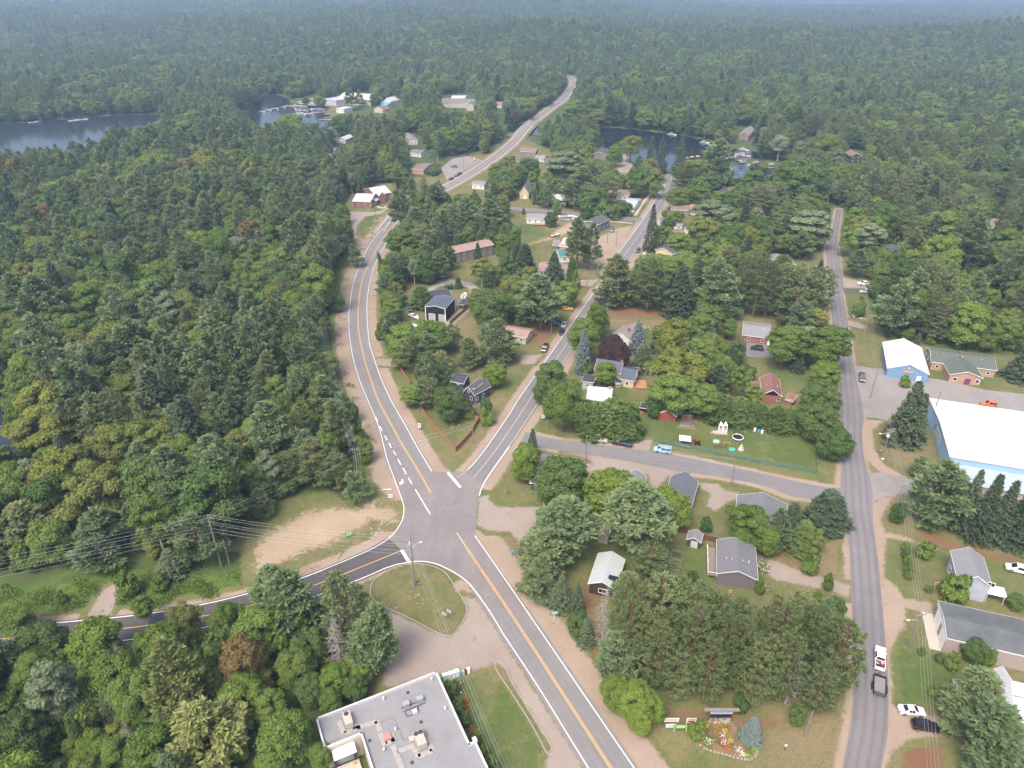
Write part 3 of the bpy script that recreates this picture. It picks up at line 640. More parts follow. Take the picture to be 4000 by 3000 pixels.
def proto_pine(seed, H=20.0, Rc=4.6, zb=0.22, layers=15, up=0.28, wood=M_bark, mat='pine', gaps=0.13, tl=0.85, tw=0.33, ntuft=17, nk=8, topR=0.25, lean=0.0, drop=0.0):
 r = np.random.default_rng(seed); tubes = []; C = []; D = []
 bend = r.normal(size=2) * 0.35
 def tr(z): t = z / H; return np.array([bend[0] * t * t * 2 + lean * t, bend[1] * t * t * 2, z])
 for k in range(6): tubes.append((tr(H * k / 6), tr(H * (k + 1) / 6),0.30 * (1 - k / 6.4) + 0.03,0.30 * (1 - (k + 1) / 6.4) + 0.03,7))
 for li in range(layers):
  t = li / (layers - 1); z = H * (zb + (0.97 - zb) * t)
  prof = (1 - t ** 1.5) ** 0.75 * (0.75 + 0.25 * min(1, t / 0.25)) * (1 - topR) + topR * (1 - t * 0.7)
  nb = r.integers(4,7); a0 = r.uniform(0,6.28)
  for bi in range(nb):
   if r.random() < gaps: continue
   az = a0 + bi * 6.283 / nb + r.normal() * 0.25; L = Rc * prof * r.uniform(0.62,1.18)
   el = up * (0.3 + t * 1.6) + r.normal() * 0.10 - drop
   p0 = tr(z + r.normal() * 0.25); d = np.array([math.cos(az), math.sin(az), el])
   mid = p0 + d * L * 0.55; end = p0 + d * L + np.array([0,0,0.10 * L])
   tubes.append((p0, mid, 0.035 + 0.012 * L, 0.03,4)); tubes.append((mid, end, 0.03,0.012,3))
   n = max(4, int(ntuft * L / Rc * 1.25)); side = np.array([-math.sin(az), math.cos(az),0])
   for q in range(n):
    s = 0.28 + 0.75 * math.sqrt(r.random()); w = (0.10 + 0.42 * (1 - abs(s - 0.55))) * L * 0.55
    off = r.uniform(-1,1)
    c = p0 + d * L * s + np.array([0,0,0.10 * L * s * s]) + side * off * w + np.array([0,0, r.normal() * 0.12 - abs(off) * 0.15])
    dd = d * 0.55 + side * off * 0.7
    for k in range(nk):
     C.append(c + r.normal(size=3) * 0.16); D.append(dd + np.array([0,0,0.42]) + r.normal(size=3) * 0.5)
 n = 26                                            # leader tuft
 for k in range(n): C.append(tr(H * (0.955 + 0.05 * r.random())) + r.normal(size=3) * 0.12); D.append(np.array([0,0,0.9]) + r.normal(size=3) * 0.6)
 C = np.array(C); D = np.array(D); m = len(C)
 N = rand_unit(r, m) * 0.75 + np.array([0,0,0.75])
 V = kites(C, D, N, tl * r.uniform(0.7,1.25, m), tw * r.uniform(0.7,1.3, m))
 return wood_mesh("trunk", tubes, wood), crown_mesh("crown", V, LM[mat]), H, Rc
def proto_spruce(seed, H=15.0, Rc=3.0, zb=0.05, layers=26, mat='spruce', droop=0.32, dens=1.0, pw=0.9):
 r = np.random.default_rng(seed); tubes = [((0,0,0),(0,0, H * 0.5),0.22,0.12,6),((0,0, H * 0.5),(0,0, H),0.12,0.02,5)]; C = []; D = []
 for li in range(layers):
  t = li / (layers - 1); z = H * (zb + (0.98 - zb) * t); L0 = Rc * (1 - t) ** pw * r.uniform(0.88,1.1) + 0.12
  nb = int(r.integers(7,11)); a0 = r.uniform(0,6.28)
  for bi in range(nb):
   az = a0 + bi * 6.283 / nb + r.normal() * 0.15; L = L0 * r.uniform(0.75,1.12); d = np.array([math.cos(az), math.sin(az),0]); side = np.array([-d[1], d[0],0])
   if L > 0.8 and bi % 2 == 0: tubes.append(((0,0, z), d * L * 0.7 + np.array([0,0, z - droop * L * 0.5]),0.04,0.02,3))
   n = max(3, int(8 * dens * L / Rc + 3))
   for q in range(n):
    s = 0.15 + 0.85 * math.sqrt(r.random()); off = r.uniform(-1,1)
    c = d * L * s + side * off * 0.22 * L * (1.2 - s) + np.array([0,0, z - droop * L * s + 0.12 * L * s * s + r.normal() * 0.06])
    for k in range(3):
     C.append(c + r.normal(size=3) * 0.07); D.append(d * 0.8 + side * off * 0.5 + np.array([0,0,-0.15]) + r.normal(size=3) * 0.38)
 for k in range(12): C.append(np.array([0,0, H * 0.97])); D.append(np.array([0,0,1.0]) + r.normal(size=3) * 0.35)
 C = np.array(C); D = np.array(D); m = len(C); N = rand_unit(r, m) * 0.6 + np.array([0,0,0.8])
 V = kites(C, D, N, 0.62 * r.uniform(0.7,1.25, m),0.30 * r.uniform(0.7,1.3, m))
 return wood_mesh("trunk", tubes, M_bark), crown_mesh("crown", V, LM[mat]), H, Rc
def proto_leaf(seed, H=13.0, Rc=4.2, zb=0.22, lobes=34, per=210, size=0.33, mat='leaf', wood=M_bark, flat=1.0, loose=0.0, fork=0.28):
 r = np.random.default_rng(seed); tubes = []; cz0 = H * zb; ch = H - cz0
 tubes.append(((0,0,0),(0.1,0, H * fork),0.26,0.20,7)); top = np.array([0.1,0, H * fork])
 L = []; CC = []; NN = []
 ph = r.uniform(0,6.28,3)
 for k in range(lobes):
  t = (k + 0.5) / lobes; u = -0.85 + 1.8 * t                        # -0.85 .. 0.95 along crown axis
  az = k * 2.39996 + r.normal() * 0.3
  rad = Rc * math.sqrt(max(0.05,1 - (u * 0.96) ** 2)) * (1.0 if u > -0.2 else 0.82)
  rad *= 0.86 + 0.16 * math.sin(2 * az + ph[0]) + 0.10 * math.sin(3 * az + ph[1]) + r.normal() * 0.05
  q = r.uniform(0.62,0.84) * (1 + loose * r.normal())
  c = np.array([math.cos(az) * rad * q, math.sin(az) * rad * q, cz0 + ch * (0.47 + 0.42 * u * flat) + r.normal() * 0.25])
  lr = Rc * r.uniform(0.24,0.40) * (1.15 - 0.25 * u); L.append((c, lr))
 for k, (c, lr) in enumerate(L):
  if k % 2 == 0:
   mid = top + (c - top) * 0.5 + np.array([0,0,0.4]); tubes.append((top, mid, 0.10,0.06,4)); tubes.append((mid, c, 0.06,0.02,3))
  n = int(per * 1.75 * (lr / (Rc * 0.32)) ** 2); d = rand_unit(r, n); d[:, 2] = np.where(d[:, 2] < -0.35,-d[:, 2] * 0.7, d[:, 2])
  sh = r.uniform(0.70,1.06, n)[:, None]; CC.append(c + d * lr * sh * np.array([1,1,0.78])); NN.append(d)
 C = np.vstack(CC); N = np.vstack(NN); m = len(C); N = N + rand_unit(r, m) * 0.75 + np.array([0,0,0.25])
 D = np.cross(N, rand_unit(r, m)) + np.array([0,0,-0.25])
 V = kites(C, D, N, size * 1.25 * r.uniform(0.65,1.3, m), size * 0.95 * r.uniform(0.65,1.3, m))
 return wood_mesh("trunk", tubes, wood), crown_mesh("crown", V, LM[mat]), H, Rc
def proto_redpine(seed, H=19.0, Rc=3.6):
 r = np.random.default_rng(seed); tubes = []; C = []; D = []
 for k in range(6): tubes.append(((0.06 * k, 0.03 * k, H * k / 6),(0.06 * (k + 1),0.03 * (k + 1), H * (k + 1) / 6),0.26 * (1 - k / 7),0.26 * (1 - (k + 1) / 7),7))
 for li in range(22):
  t = li / 21; z = H * (0.16 + 0.80 * t); prof = math.sin(math.pi * (0.24 + 0.72 * t)) ** 0.6
  nb = r.integers(4,6); a0 = r.uniform(0,6.28)
  for bi in range(nb):
   az = a0 + bi * 6.283 / nb + r.normal() * 0.3; L = Rc * prof * r.uniform(0.55,1.1); d = np.array([math.cos(az), math.sin(az), r.uniform(-0.05,0.35) + 0.5 * t])
   p0 = np.array([0.3 * t, 0.15 * t, z]); end = p0 + d * L; tubes.append((p0, end, 0.05,0.02,4))
   side = np.array([-d[1], d[0],0])
   for q in range(max(3, int(11 * L / Rc))):
    s = 0.45 + 0.6 * math.sqrt(r.random()); c = p0 + d * L * s + side * r.uniform(-1,1) * 0.28 * L + np.array([0,0, r.uniform(-0.1,0.3)])
    if q % 2 == 0: tubes.append((p0 + d * L * s * 0.8, c, 0.025,0.015,3))
    for k in range(11):
     v = r.normal(size=3); v[2] = abs(v[2]) * 0.8 + 0.1; C.append(c + r.normal(size=3) * 0.12); D.append(v + d * 0.4)
 C = np.array(C); D = np.array(D); m = len(C); N = rand_unit(r, m) + np.array([0,0,0.3])
 V = kites(C, D, N, 0.46 * r.uniform(0.7,1.2, m),0.21 * r.uniform(0.7,1.3, m))
 return wood_mesh("trunk", tubes, M_redbark), crown_mesh("crown", V, LM['redpine']), H, Rc
def proto_dead(seed, H=17.0, Rc=2.6):
 r = np.random.default_rng(seed); t1 = [((0,0,0),(0.2,0, H * 0.5),0.22,0.14,6),((0.2,0, H * 0.5),(0.1,0.2, H),0.14,0.02,5)]; t2 = []
 for k in range(95):
  t = (k + 1) / 96; z = H * (0.15 + 0.83 * t); az = r.uniform(0,6.28); L = Rc * (1.05 - t) ** 0.6 * r.uniform(0.5,1.15)
  p0 = np.array([0.15,0.1 * t, z]); mid = p0 + np.array([math.cos(az) * L * 0.6, math.sin(az) * L * 0.6,0.05 * L]); end = p0 + np.array([math.cos(az + 0.2) * L, math.sin(az + 0.2) * L, -0.28 * L])
  t2 += [(p0, mid, 0.06,0.04,3),(mid, end, 0.04,0.015,3)]
  for j in range(3):
   e = mid + (end - mid) * r.random(); t2.append((e, e + r.normal(size=3) * 0.35 * L, 0.025,0.012,3))
 return wood_mesh("trunk", t1, M_deadwood), wood_mesh("bare_branches", t2, M_deadwood), H, Rc
def proto_shrub(seed, H=2.2, Rc=1.5, mat='bushy'):
 tr, cr, h, rc = proto_leaf(seed, H, Rc, 0.02,14,90,0.26, mat, fork=0.15)
 return tr, cr, H, Rc
PROTO = {
 'white_pine': [proto_pine(11), proto_pine(12,22,4.3,0.30,15,0.24), proto_pine(13,19,5.2,0.20,13,0.22, gaps=0.2), proto_pine(14,17,4.4,0.12,14,0.34, gaps=0.1), proto_pine(15,21,3.9,0.18,16,0.30, gaps=0.22, topR=0.4), proto_pine(16,18,5.6,0.25,12,0.18, gaps=0.28, topR=0.35), proto_pine(17,16,4.0,0.1,14,0.4, topR=0.15)],
 'olive_pine': [proto_pine(21,21,5.0,0.15,14,0.30, mat='pine_olive'), proto_pine(22,19,4.2,0.2,13,0.26, mat='pine_olive')],
 'red_pine': [proto_redpine(31), proto_redpine(32,18,3.9)],
 'spruce': [proto_spruce(41), proto_spruce(42,17,2.7,0.08,28), proto_spruce(43,13,3.4,0.03,22)],
 'blue_spruce': [proto_spruce(51,12,2.2,0.03,26, 'blue', 0.2,1.4), proto_spruce(52,9,2.9,0.02,20, 'blue', 0.12,1.5,0.7)],
 'fir': [proto_spruce(55,12,1.9,0.04,24, 'cedar', 0.2,1.2), proto_spruce(56,10,1.6,0.04,20, 'spruce', 0.15,1.3)],
 'maple': [proto_leaf(61), proto_leaf(62,14,4.6,0.16,38), proto_leaf(63,12,3.8,0.2,30,220), proto_leaf(64,15,3.6,0.25,36,190, loose=0.12), proto_leaf(65,13,4.8,0.2,28,200, flat=0.8, loose=0.15), proto_leaf(66,15,4.0,0.12,44,170, loose=0.1), proto_leaf(67,11,3.6,0.3,22,240, loose=0.2)],
 'dark_tree': [proto_leaf(71,12,4.4,0.12,36,230, mat='dark'), proto_leaf(72,11,4.0,0.10,32,230, mat='dark')],
 'bright_tree': [proto_leaf(81,11,4.0,0.15,34,220, mat='bright'), proto_leaf(82,12,3.8,0.15,32,220, mat='bright', loose=0.1)],
 'yellow_tree': [proto_leaf(91,12,3.4,0.35,28,190, mat='yellow', wood=M_birch, loose=0.15), proto_leaf(92,10,3.2,0.25,26,200, mat='yellow')],
 'rust_tree': [proto_leaf(101,12,3.8,0.2,32,190, mat='rust', loose=0.12)],
 'purple_tree': [proto_leaf(111,9,4.8,0.1,36,220, mat='purple')],
 'birch': [proto_leaf(121,14,3.4,0.35,26,170, mat='leaf', wood=M_birch, loose=0.2, fork=0.45), proto_leaf(122,13,3.6,0.4,24,160, mat='silver', wood=M_birch, loose=0.2, fork=0.45)],
 'poplar': [proto_leaf(131,15,2.8,0.2,30,200, mat='silver', loose=0.12)],
 'cedar': [proto_spruce(141,7,1.9,0.0,22, 'cedar', 0.05,1.8,0.55)],
 'dead_tree': [proto_dead(151), proto_dead(152,14,2.2)],
 'shrub': [proto_shrub(161), proto_shrub(162,1.8,1.7, 'leaf'), proto_shrub(163,2.0,1.4, 'dark')],
}
TREE_NAME = {'olive_pine': 'white_pine', 'maple': 'maple_tree', 'birch': 'birch_tree', 'poplar': 'poplar_tree', 'cedar': 'cedar_tree', 'fir': 'fir_tree', 'dark_tree': 'leafy_tree', 'bright_tree': 'leafy_tree', 'yellow_tree': 'leafy_tree', 'rust_tree': 'leafy_tree', 'purple_tree': 'leafy_tree', 'spruce': 'spruce_tree'}
FOOT = []        # (x, y, r) taken by placed trees
def place_tree(kind, x, y, h, r=None, label=None, group=None, z=0.0, rz=None, var=None):
 pv = PROTO[kind]; i = random.randrange(len(pv)) if var is None else var
 tr, cr, H, Rc = pv[i]
 sz = h / H; sr = sz if r is None else r / Rc
 o = empty(TREE_NAME.get(kind, kind),(x, y, z - 0.05), random.uniform(0,6.28) if rz is None else rz); o.scale = (sr, sr, sz)
 t = bpy.data.objects.new("trunk", tr); link(t, o); c = bpy.data.objects.new("crown" if kind != 'dead_tree' else "bare_branches", cr); link(c, o)
 tag(o, label or (TREE_NAME.get(kind, kind).replace('_', ' ') + " standing in the village"), 'shrub' if kind == 'shrub' else 'tree', group)
 FOOT.append((x, y, (r or Rc * sz)))
 return o
# ================================================================ buildings
BUILT = []; HOUSES = []
def siding(name, col, scale=5.0, var=0.10, vertical=False):
 m, nt, out = new_mat(name); b = NB(nt); tc = b.n("ShaderNodeTexCoord").outputs["Object"]
 sp_ = b.n("ShaderNodeSeparateXYZ"); b.l(tc, sp_.inputs[0])
 co = sp_.outputs[2] if not vertical else b.math('ADD', sp_.outputs[0], sp_.outputs[1])
 st = b.math('FRACT', b.math('MULTIPLY', co, scale))
 n = b.noise(tc, 0.8,5.0,0.65)
 lo = tuple(c * (1 - var) for c in col); hi = tuple(min(1, c * (1 + var)) for c in col)
 c = b.mix(b.mapr(st, 0.0,0.18,0.35,0.0), b.ramp(n, [(0.3, lo),(0.7, hi)]), tuple(c * 0.6 for c in col))
 b.principled(out, c, 0.7,0.25, bump=st, bump_d=0.02); return m
def shingle(name, col, var=0.22):
 m, nt, out = new_mat(name); b = NB(nt); tc = b.n("ShaderNodeTexCoord").outputs["Object"]
 br = b.n("ShaderNodeTexBrick"); br.inputs["Scale"].default_value = 1.4; br.inputs["Mortar Size"].default_value = 0.012
 for i, k in ((1,1 - var * 0.5),(2,1 + var * 0.5),(3,0.6)): br.inputs[i].default_value = (*[min(1, c * k) for c in col],1)
 b.l(tc, br.inputs["Vector"]); n = b.noise(tc, 0.35,6.0,0.7); n2 = b.noise(tc, 7.0,3.0,0.7)
 c = b.mix(b.mapr(n, 0.35,0.7,0,0.5), br.outputs[0], tuple(c * (1 - var) for c in col)); c = b.mix(b.mapr(n2,0.4,0.7,0,0.3), c, tuple(min(1, c * 1.25) for c in col))
 b.principled(out, c, 0.92,0.15, bump=n2, bump_d=0.02); return m
def ribbed(name, col, var=0.06, rough=0.45):
 m, nt, out = new_mat(name); b = NB(nt); tc = b.n("ShaderNodeTexCoord").outputs["Object"]
 sp_ = b.n("ShaderNodeSeparateXYZ"); b.l(tc, sp_.inputs[0]); st = b.math('FRACT', b.math('MULTIPLY', sp_.outputs[0],1.6))
 n = b.noise(tc, 0.3,6.0,0.7); c = b.ramp(n, [(0.3, tuple(c * (1 - var * 2) for c in col)),(0.7, col)])
 c = b.mix(b.mapr(st, 0.0,0.12,0.45,0.0), c, tuple(c * 0.75 for c in col)); c = b.mix(b.mapr(b.noise(tc, 0.12,7.0,0.75),0.52,0.72,0.0,0.35, True), c, tuple(c * 0.66 for c in col))
 b.principled(out, c, rough, 0.4, bump=st, bump_d=0.03); return m
def brickmat(name, c1, c2, mortar=(0.35,0.32,0.29)):
 m, nt, out = new_mat(name); b = NB(nt); tc = b.n("ShaderNodeTexCoord").outputs["Object"]
 mp = b.n("ShaderNodeMapping"); mp.inputs["Rotation"].default_value = (R(90),0,0); b.l(tc, mp.inputs[0])
 br = b.n("ShaderNodeTexBrick"); br.inputs["Scale"].default_value = 4.0; br.inputs["Mortar Size"].default_value = 0.02
 for i, k in ((1, c1),(2, c2),(3, mortar)): br.inputs[i].default_value = (*k, 1)
 b.l(mp.outputs[0], br.inputs["Vector"]); b.principled(out, b.mix(b.mapr(b.noise(tc, 0.9,5),0.4,0.7,0,0.35), br.outputs[0], c2),0.9,0.15); return m
WM = {'white': siding("white_siding", (0.62,0.61,0.58)), 'grey': siding("grey_siding", (0.17,0.17,0.18)), 'taupe': siding("taupe_siding", (0.165,0.15,0.155)), 'paleblue': siding("pale_blue_siding", (0.36,0.40,0.46)),
 'blue': siding("blue_metal_wall", (0.16,0.28,0.44),3.0,0.06, True), 'skyblue': siding("sky_blue_metal_wall", (0.27,0.42,0.58),2.0,0.06, True), 'black': siding("black_metal_wall", (0.014,0.015,0.020),3.0,0.2, True), 'slate': siding("slate_blue_siding", (0.055,0.065,0.085)),
 'yellow': siding("cream_yellow_siding", (0.52,0.44,0.25)), 'red': siding("barn_red_siding", (0.25,0.075,0.065)), 'brown': siding("dark_brown_siding", (0.06,0.042,0.035)), 'weathered': siding("weathered_siding", (0.20,0.165,0.14)), 'beige': siding("beige_siding", (0.45,0.40,0.32)),
 'brick': brickmat("red_brick", (0.26,0.085,0.06),(0.20,0.065,0.05)), 'tan': brickmat("tan_brick", (0.40,0.26,0.16),(0.34,0.21,0.13)), 'block': brickmat("concrete_block", (0.36,0.30,0.27),(0.31,0.26,0.235),(0.25,0.22,0.2)), 'pink': siding("pinkish_siding", (0.40,0.27,0.22))}
RM = {'grey': shingle("grey_shingles", (0.155,0.155,0.168)), 'dark': shingle("dark_shingles", (0.055,0.06,0.075)), 'charcoal': shingle("charcoal_shingles", (0.095,0.095,0.105)), 'lightgrey': shingle("light_grey_shingles", (0.215,0.215,0.23)), 'brown': shingle("brown_shingles", (0.20,0.145,0.125)), 'redbrown': shingle("red_brown_shingles", (0.215,0.115,0.10)),
 'taupe': shingle("taupe_shingles", (0.225,0.20,0.195)), 'olive': shingle("olive_grey_shingles", (0.105,0.12,0.105)), 'metal': ribbed("grey_metal_roof", (0.125,0.138,0.155)), 'whitemetal': ribbed("white_metal_roof", (0.50,0.50,0.525)), 'white': ribbed("white_metal_sheet_roof", (0.60,0.59,0.565),0.10,0.5),
 'mint': ribbed("mint_metal_roof", (0.36,0.50,0.48)), 'green': ribbed("green_metal_roof", (0.06,0.19,0.17)), 'orange': ribbed("orange_metal_roof", (0.48,0.24,0.14)), 'slatemetal': ribbed("slate_metal_roof", (0.085,0.10,0.13)), 'blue': ribbed("blue_metal_roof", (0.15,0.32,0.52)), 'pale': ribbed("pale_grey_metal_roof", (0.42,0.45,0.46)),
 'tarp': mat_plain("beige_tarp", (0.52,0.44,0.33),0.6,0.3), 'tar': mat_plain("rolled_tar_roof", (0.105,0.115,0.118),0.85,0.2, var=0.3, scale=0.25), 'pinkbrown': shingle("pink_brown_shingles", (0.30,0.20,0.175))}
M_trim = mat_plain("white_trim", (0.72,0.72,0.70),0.5,0.3, var=0.04); M_darktrim = mat_plain("dark_trim", (0.06,0.06,0.07),0.6)
M_glass = mat_plain("window_glass", (0.022,0.028,0.036),0.12,0.6, var=0.3); M_door = mat_plain("door_paint", (0.50,0.48,0.45),0.5); M_reddoor = mat_plain("red_door_paint", (0.32,0.05,0.04),0.5)
M_brickp = WM['brick']; M_gdoor = mat_plain("grey_garage_door", (0.34,0.35,0.37),0.5); M_purple = mat_plain("purple_door", (0.16,0.04,0.14),0.5)
def CR(x0, y0, s, pts): return [(x0 + a * s, y0 + b * s) for a, b in pts]
TILE = 0.4521
def rect(view, A, B, z, D=None, RA=None, rise=0.0):
 """ground rectangle from eave-corner pixels: A,B front eave, D back-left eave (or RA = ridge pixel over the A end)"""
 x0, y0, s = view if len(view) == 3 else (*view, TILE)
 g = lambda p, zz: G(x0 + p[0] * s, y0 + p[1] * s, zz)
 a, b = g(A, z), g(B, z)
 d = g(D, z) if D is not None else a + 2 * (g(RA, z + rise) - Vector((a.x, a.y, z + rise)))
 ex = Vector((b.x - a.x, b.y - a.y)); L = ex.length; ex.normalize(); ey = Vector((-ex.y, ex.x)); W = Vector((d.x - a.x, d.y - a.y)).dot(ey)
 if W < 0: ey = -ey; W = -W
 c = Vector((a.x, a.y)) + ex * L / 2 + ey * W / 2
 return c, math.atan2(ex.y, ex.x), L, W
WINM = {}
def window(parent, side, L, W, u, z, w, h, pane=None, frame=None):
 """side 0 front(-y) 1 right(+x) 2 back 3 left; u = metres along the wall from its left end as seen from outside"""
 key = (round(w, 2), round(h, 2), pane, frame)
 if key not in WINM:
  f = MB()
  t = 0.10
  for cx, cz, sx, sz in ((0, h / 2 - t / 2, w, t),(0,-h / 2 + t / 2, w, t),(-w / 2 + t / 2,0, t, h - 2 * t),(w / 2 - t / 2,0, t, h - 2 * t)): f.box((cx, -0.035, cz),(sx, 0.11, sz))
  if w > 1.3: f.box((0,-0.03,0),(0.06,0.08, h - 2 * t))
  mf = bpy.data.meshes.new("window"); mf.from_pydata(f.v, [], f.f); mf.materials.append(frame or M_trim)
  g = MB().box((0,-0.004,0),(w - 2 * t + 0.02,0.03, h - 2 * t + 0.02)); mg = bpy.data.meshes.new("pane"); mg.from_pydata(g.v, [], g.f); mg.materials.append(pane or M_glass)
  WINM[key] = (mf, mg)
 mf, mg = WINM[key]
 o = bpy.data.objects.new("window", mf); link(o, parent)
 if side == 0: o.location = (-L / 2 + u, -W / 2, z); o.rotation_euler = (0,0,0)
 elif side == 1: o.location = (L / 2,-W / 2 + u, z); o.rotation_euler = (0,0, R(90))
 elif side == 2: o.location = (L / 2 - u, W / 2, z); o.rotation_euler = (0,0, R(180))
 else: o.location = (-L / 2, W / 2 - u, z); o.rotation_euler = (0,0, R(-90))
 link(bpy.data.objects.new("pane", mg), o); return o
def panel(parent, name, side, L, W, u, z0, w, h, mat, t=0.06):
 m = MB().box((0,-t / 2 + 0.01, h / 2),(w, t, h)).build(name, mat, parent)
 m.location = {0: (-L / 2 + u, -W / 2, z0),1: (L / 2,-W / 2 + u, z0),2: (L / 2 - u, W / 2, z0),3: (-L / 2, W / 2 - u, z0)}[side]; m.rotation_euler = (0,0, {0: 0,1: R(90),2: R(180),3: R(-90)}[side]); return m
def house(name, label, cat, view, A, B, ez, D=None, RA=None, ridge='x', rise=1.8, wall='white', roof='grey', oh=0.35, root=None, wins='auto', doors=(), gdoors=(), chimney=None, trim=None, gable=None, vents=0, base=0.0, group=None, storeys=None):
 c, ang, Lr, Wr = rect(view, A, B, ez, D, RA, rise)
 new = root is None
 if new:
  root = empty(name, (c.x, c.y, 0), ang); tag(root, label, cat, group); off = Vector((0,0)); rel = 0.0
  par = root
 else:                                               # a wing: a part of its own, placed in the root's frame
  inv = Matrix.Rotation(-root.rotation_euler.z, 2); off = inv @ (c - Vector((root.location.x, root.location.y))); rel = ang - root.rotation_euler.z
  par = root
 L, W = max(1.2, Lr - 2 * oh), max(1.2, Wr - 2 * oh); HOUSES.append((c.x, c.y, ang, L, W, ez + rise))
 wm, rm, tm = WM[wall], RM[roof], trim or M_trim
 hx, hy = L / 2, W / 2; mb = MB()
 H0 = base - 0.3
 base_v = [(-hx, -hy, H0),(hx, -hy, H0),(hx, hy, H0),(-hx, hy, H0),(-hx, -hy, ez),(hx, -hy, ez),(hx, hy, ez),(-hx, hy, ez)]
 mb.add(base_v, [(0,1,5,4),(1,2,6,5),(2,3,7,6),(3,0,4,7)])
 gm = gable if gable is not None else 0
 if ridge == 'x': 
  rr = rise * W / (W + 2 * oh)
  mb.add([(-hx, -hy, ez),(-hx, hy, ez),(-hx, 0, ez + rr)],[(0,2,1)],1); mb.add([(hx, -hy, ez),(hx, hy, ez),(hx, 0, ez + rr)],[(0,1,2)],1)
 elif ridge == 'y':
  rr = rise * L / (L + 2 * oh)
  mb.add([(-hx, -hy, ez),(hx, -hy, ez),(0,-hy, ez + rr)],[(0,1,2)],1); mb.add([(-hx, hy, ez),(hx, hy, ez),(0, hy, ez + rr)],[(0,2,1)],1)
 else: mb.add([(-hx, -hy, ez),(hx, -hy, ez),(hx, hy, ez),(-hx, hy, ez)],[(0,1,2,3)])
 w_ = mb.build("wall", [wm, WM[gable] if gable else wm], par)
 ox, oy = hx + oh, hy + oh; t = 0.16; rb = MB(); z0 = ez - 0.02; slope_drop = 0.0
 def slab(q):                                         # q: 4 top points -> thin slab
  lo = [(p[0], p[1], p[2] - t) for p in q]; n = len(q)
  rb.add(list(q) + lo, [tuple(range(n)), tuple(range(2 * n - 1, n - 1,-1))] + [(i, n + i, n + (i + 1) % n, (i + 1) % n) for i in range(n)])
 e = z0 + t
 if ridge == 'x': slab([(-ox, -oy, e),(ox, -oy, e),(ox, 0, e + rise),(-ox, 0, e + rise)]); slab([(ox, oy, e),(-ox, oy, e),(-ox, 0, e + rise),(ox, 0, e + rise)])
 elif ridge == 'y': slab([(-ox, oy, e),(-ox, -oy, e),(0,-oy, e + rise),(0, oy, e + rise)]); slab([(ox, -oy, e),(ox, oy, e),(0, oy, e + rise),(0,-oy, e + rise)])
 elif ridge == 'hip':
  k = min(ox, oy)
  if ox >= oy: p, q = (-ox + k, 0, e + rise),(ox - k, 0, e + rise)
  else: p, q = (0,-oy + k, e + rise),(0, oy - k, e + rise)
  a_, b_, c_, d_ = (-ox, -oy, e),(ox, -oy, e),(ox, oy, e),(-ox, oy, e)
  if ox >= oy: slab([a_, b_, q, p]); slab([c_, d_, p, q]); slab([b_, c_, q]); slab([d_, a_, p])
  else: slab([d_, a_, p, q]); slab([b_, c_, q, p]); slab([a_, b_, p]); slab([c_, d_, q])
 elif ridge == 'shed': slab([(-ox, -oy, e - rise * 0.5),(ox, -oy, e - rise * 0.5),(ox, oy, e + rise * 0.5),(-ox, oy, e + rise * 0.5)])
 else: slab([(-ox, -oy, e),(ox, -oy, e),(ox, oy, e),(-ox, oy, e)])
 rf = rb.build("roof", rm, par)
 tb = MB(); q = 0.05
 if ridge == 'x':
  for sx in (-1,1):
   for sy in (-1,1):
    tb.add([(sx * ox, sy * oy, e - 0.19),(sx * (ox + q), sy * oy, e - 0.19),(sx * (ox + q),0, e + rise - 0.19),(sx * ox, 0, e + rise - 0.19),(sx * ox, sy * oy, e + 0.015),(sx * (ox + q), sy * oy, e + 0.015),(sx * (ox + q),0, e + rise + 0.015),(sx * ox, 0, e + rise + 0.015)],[(0,1,2,3),(4,5,6,7),(0,1,5,4),(1,2,6,5),(0,3,7,4)])
  for sy in (-1,1): tb.box((0, sy * (oy + q / 2), e - 0.1),(2 * ox + 2 * q, q, 0.2))
 elif ridge == 'y':
  for sy in (-1,1):
   for sx in (-1,1):
    tb.add([(sx * ox, sy * oy, e - 0.19),(sx * ox, sy * (oy + q), e - 0.19),(0, sy * (oy + q), e + rise - 0.19),(0, sy * oy, e + rise - 0.19),(sx * ox, sy * oy, e + 0.015),(sx * ox, sy * (oy + q), e + 0.015),(0, sy * (oy + q), e + rise + 0.015),(0, sy * oy, e + rise + 0.015)],[(0,1,2,3),(4,5,6,7),(0,1,5,4),(1,2,6,5),(0,3,7,4)])
  for sx in (-1,1): tb.box((sx * (ox + q / 2),0, e - 0.1),(q, 2 * oy + 2 * q, 0.2))
 else:
  for sy in (-1,1): tb.box((0, sy * (oy + q / 2), e - 0.1 + (sy * rise * 0.5 if ridge == 'shed' else 0)),(2 * ox + 2 * q, q, 0.2))
  for sx in (-1,1):
   d_ = rise * 0.5 if ridge == 'shed' else 0.0; xa, xb_ = sx * ox, sx * (ox + q)
   tb.add([(x_, y_, e + sy_ * d_ + zz) for x_, y_, sy_, zz in ((xa, -oy - q, -1,-.2),(xb_, -oy - q, -1,-.2),(xb_, oy + q, 1,-.2),(xa, oy + q, 1,-.2),(xa, -oy - q, -1, .01),(xb_, -oy - q, -1, .01),(xb_, oy + q, 1, .01),(xa, oy + q, 1, .01))],[(3,2,1,0),(4,5,6,7),(0,1,5,4),(1,2,6,5),(2,3,7,6),(3,0,4,7)])
 tr_ = tb.build("fascia", tm, par)
 parts = [w_, rf, tr_]
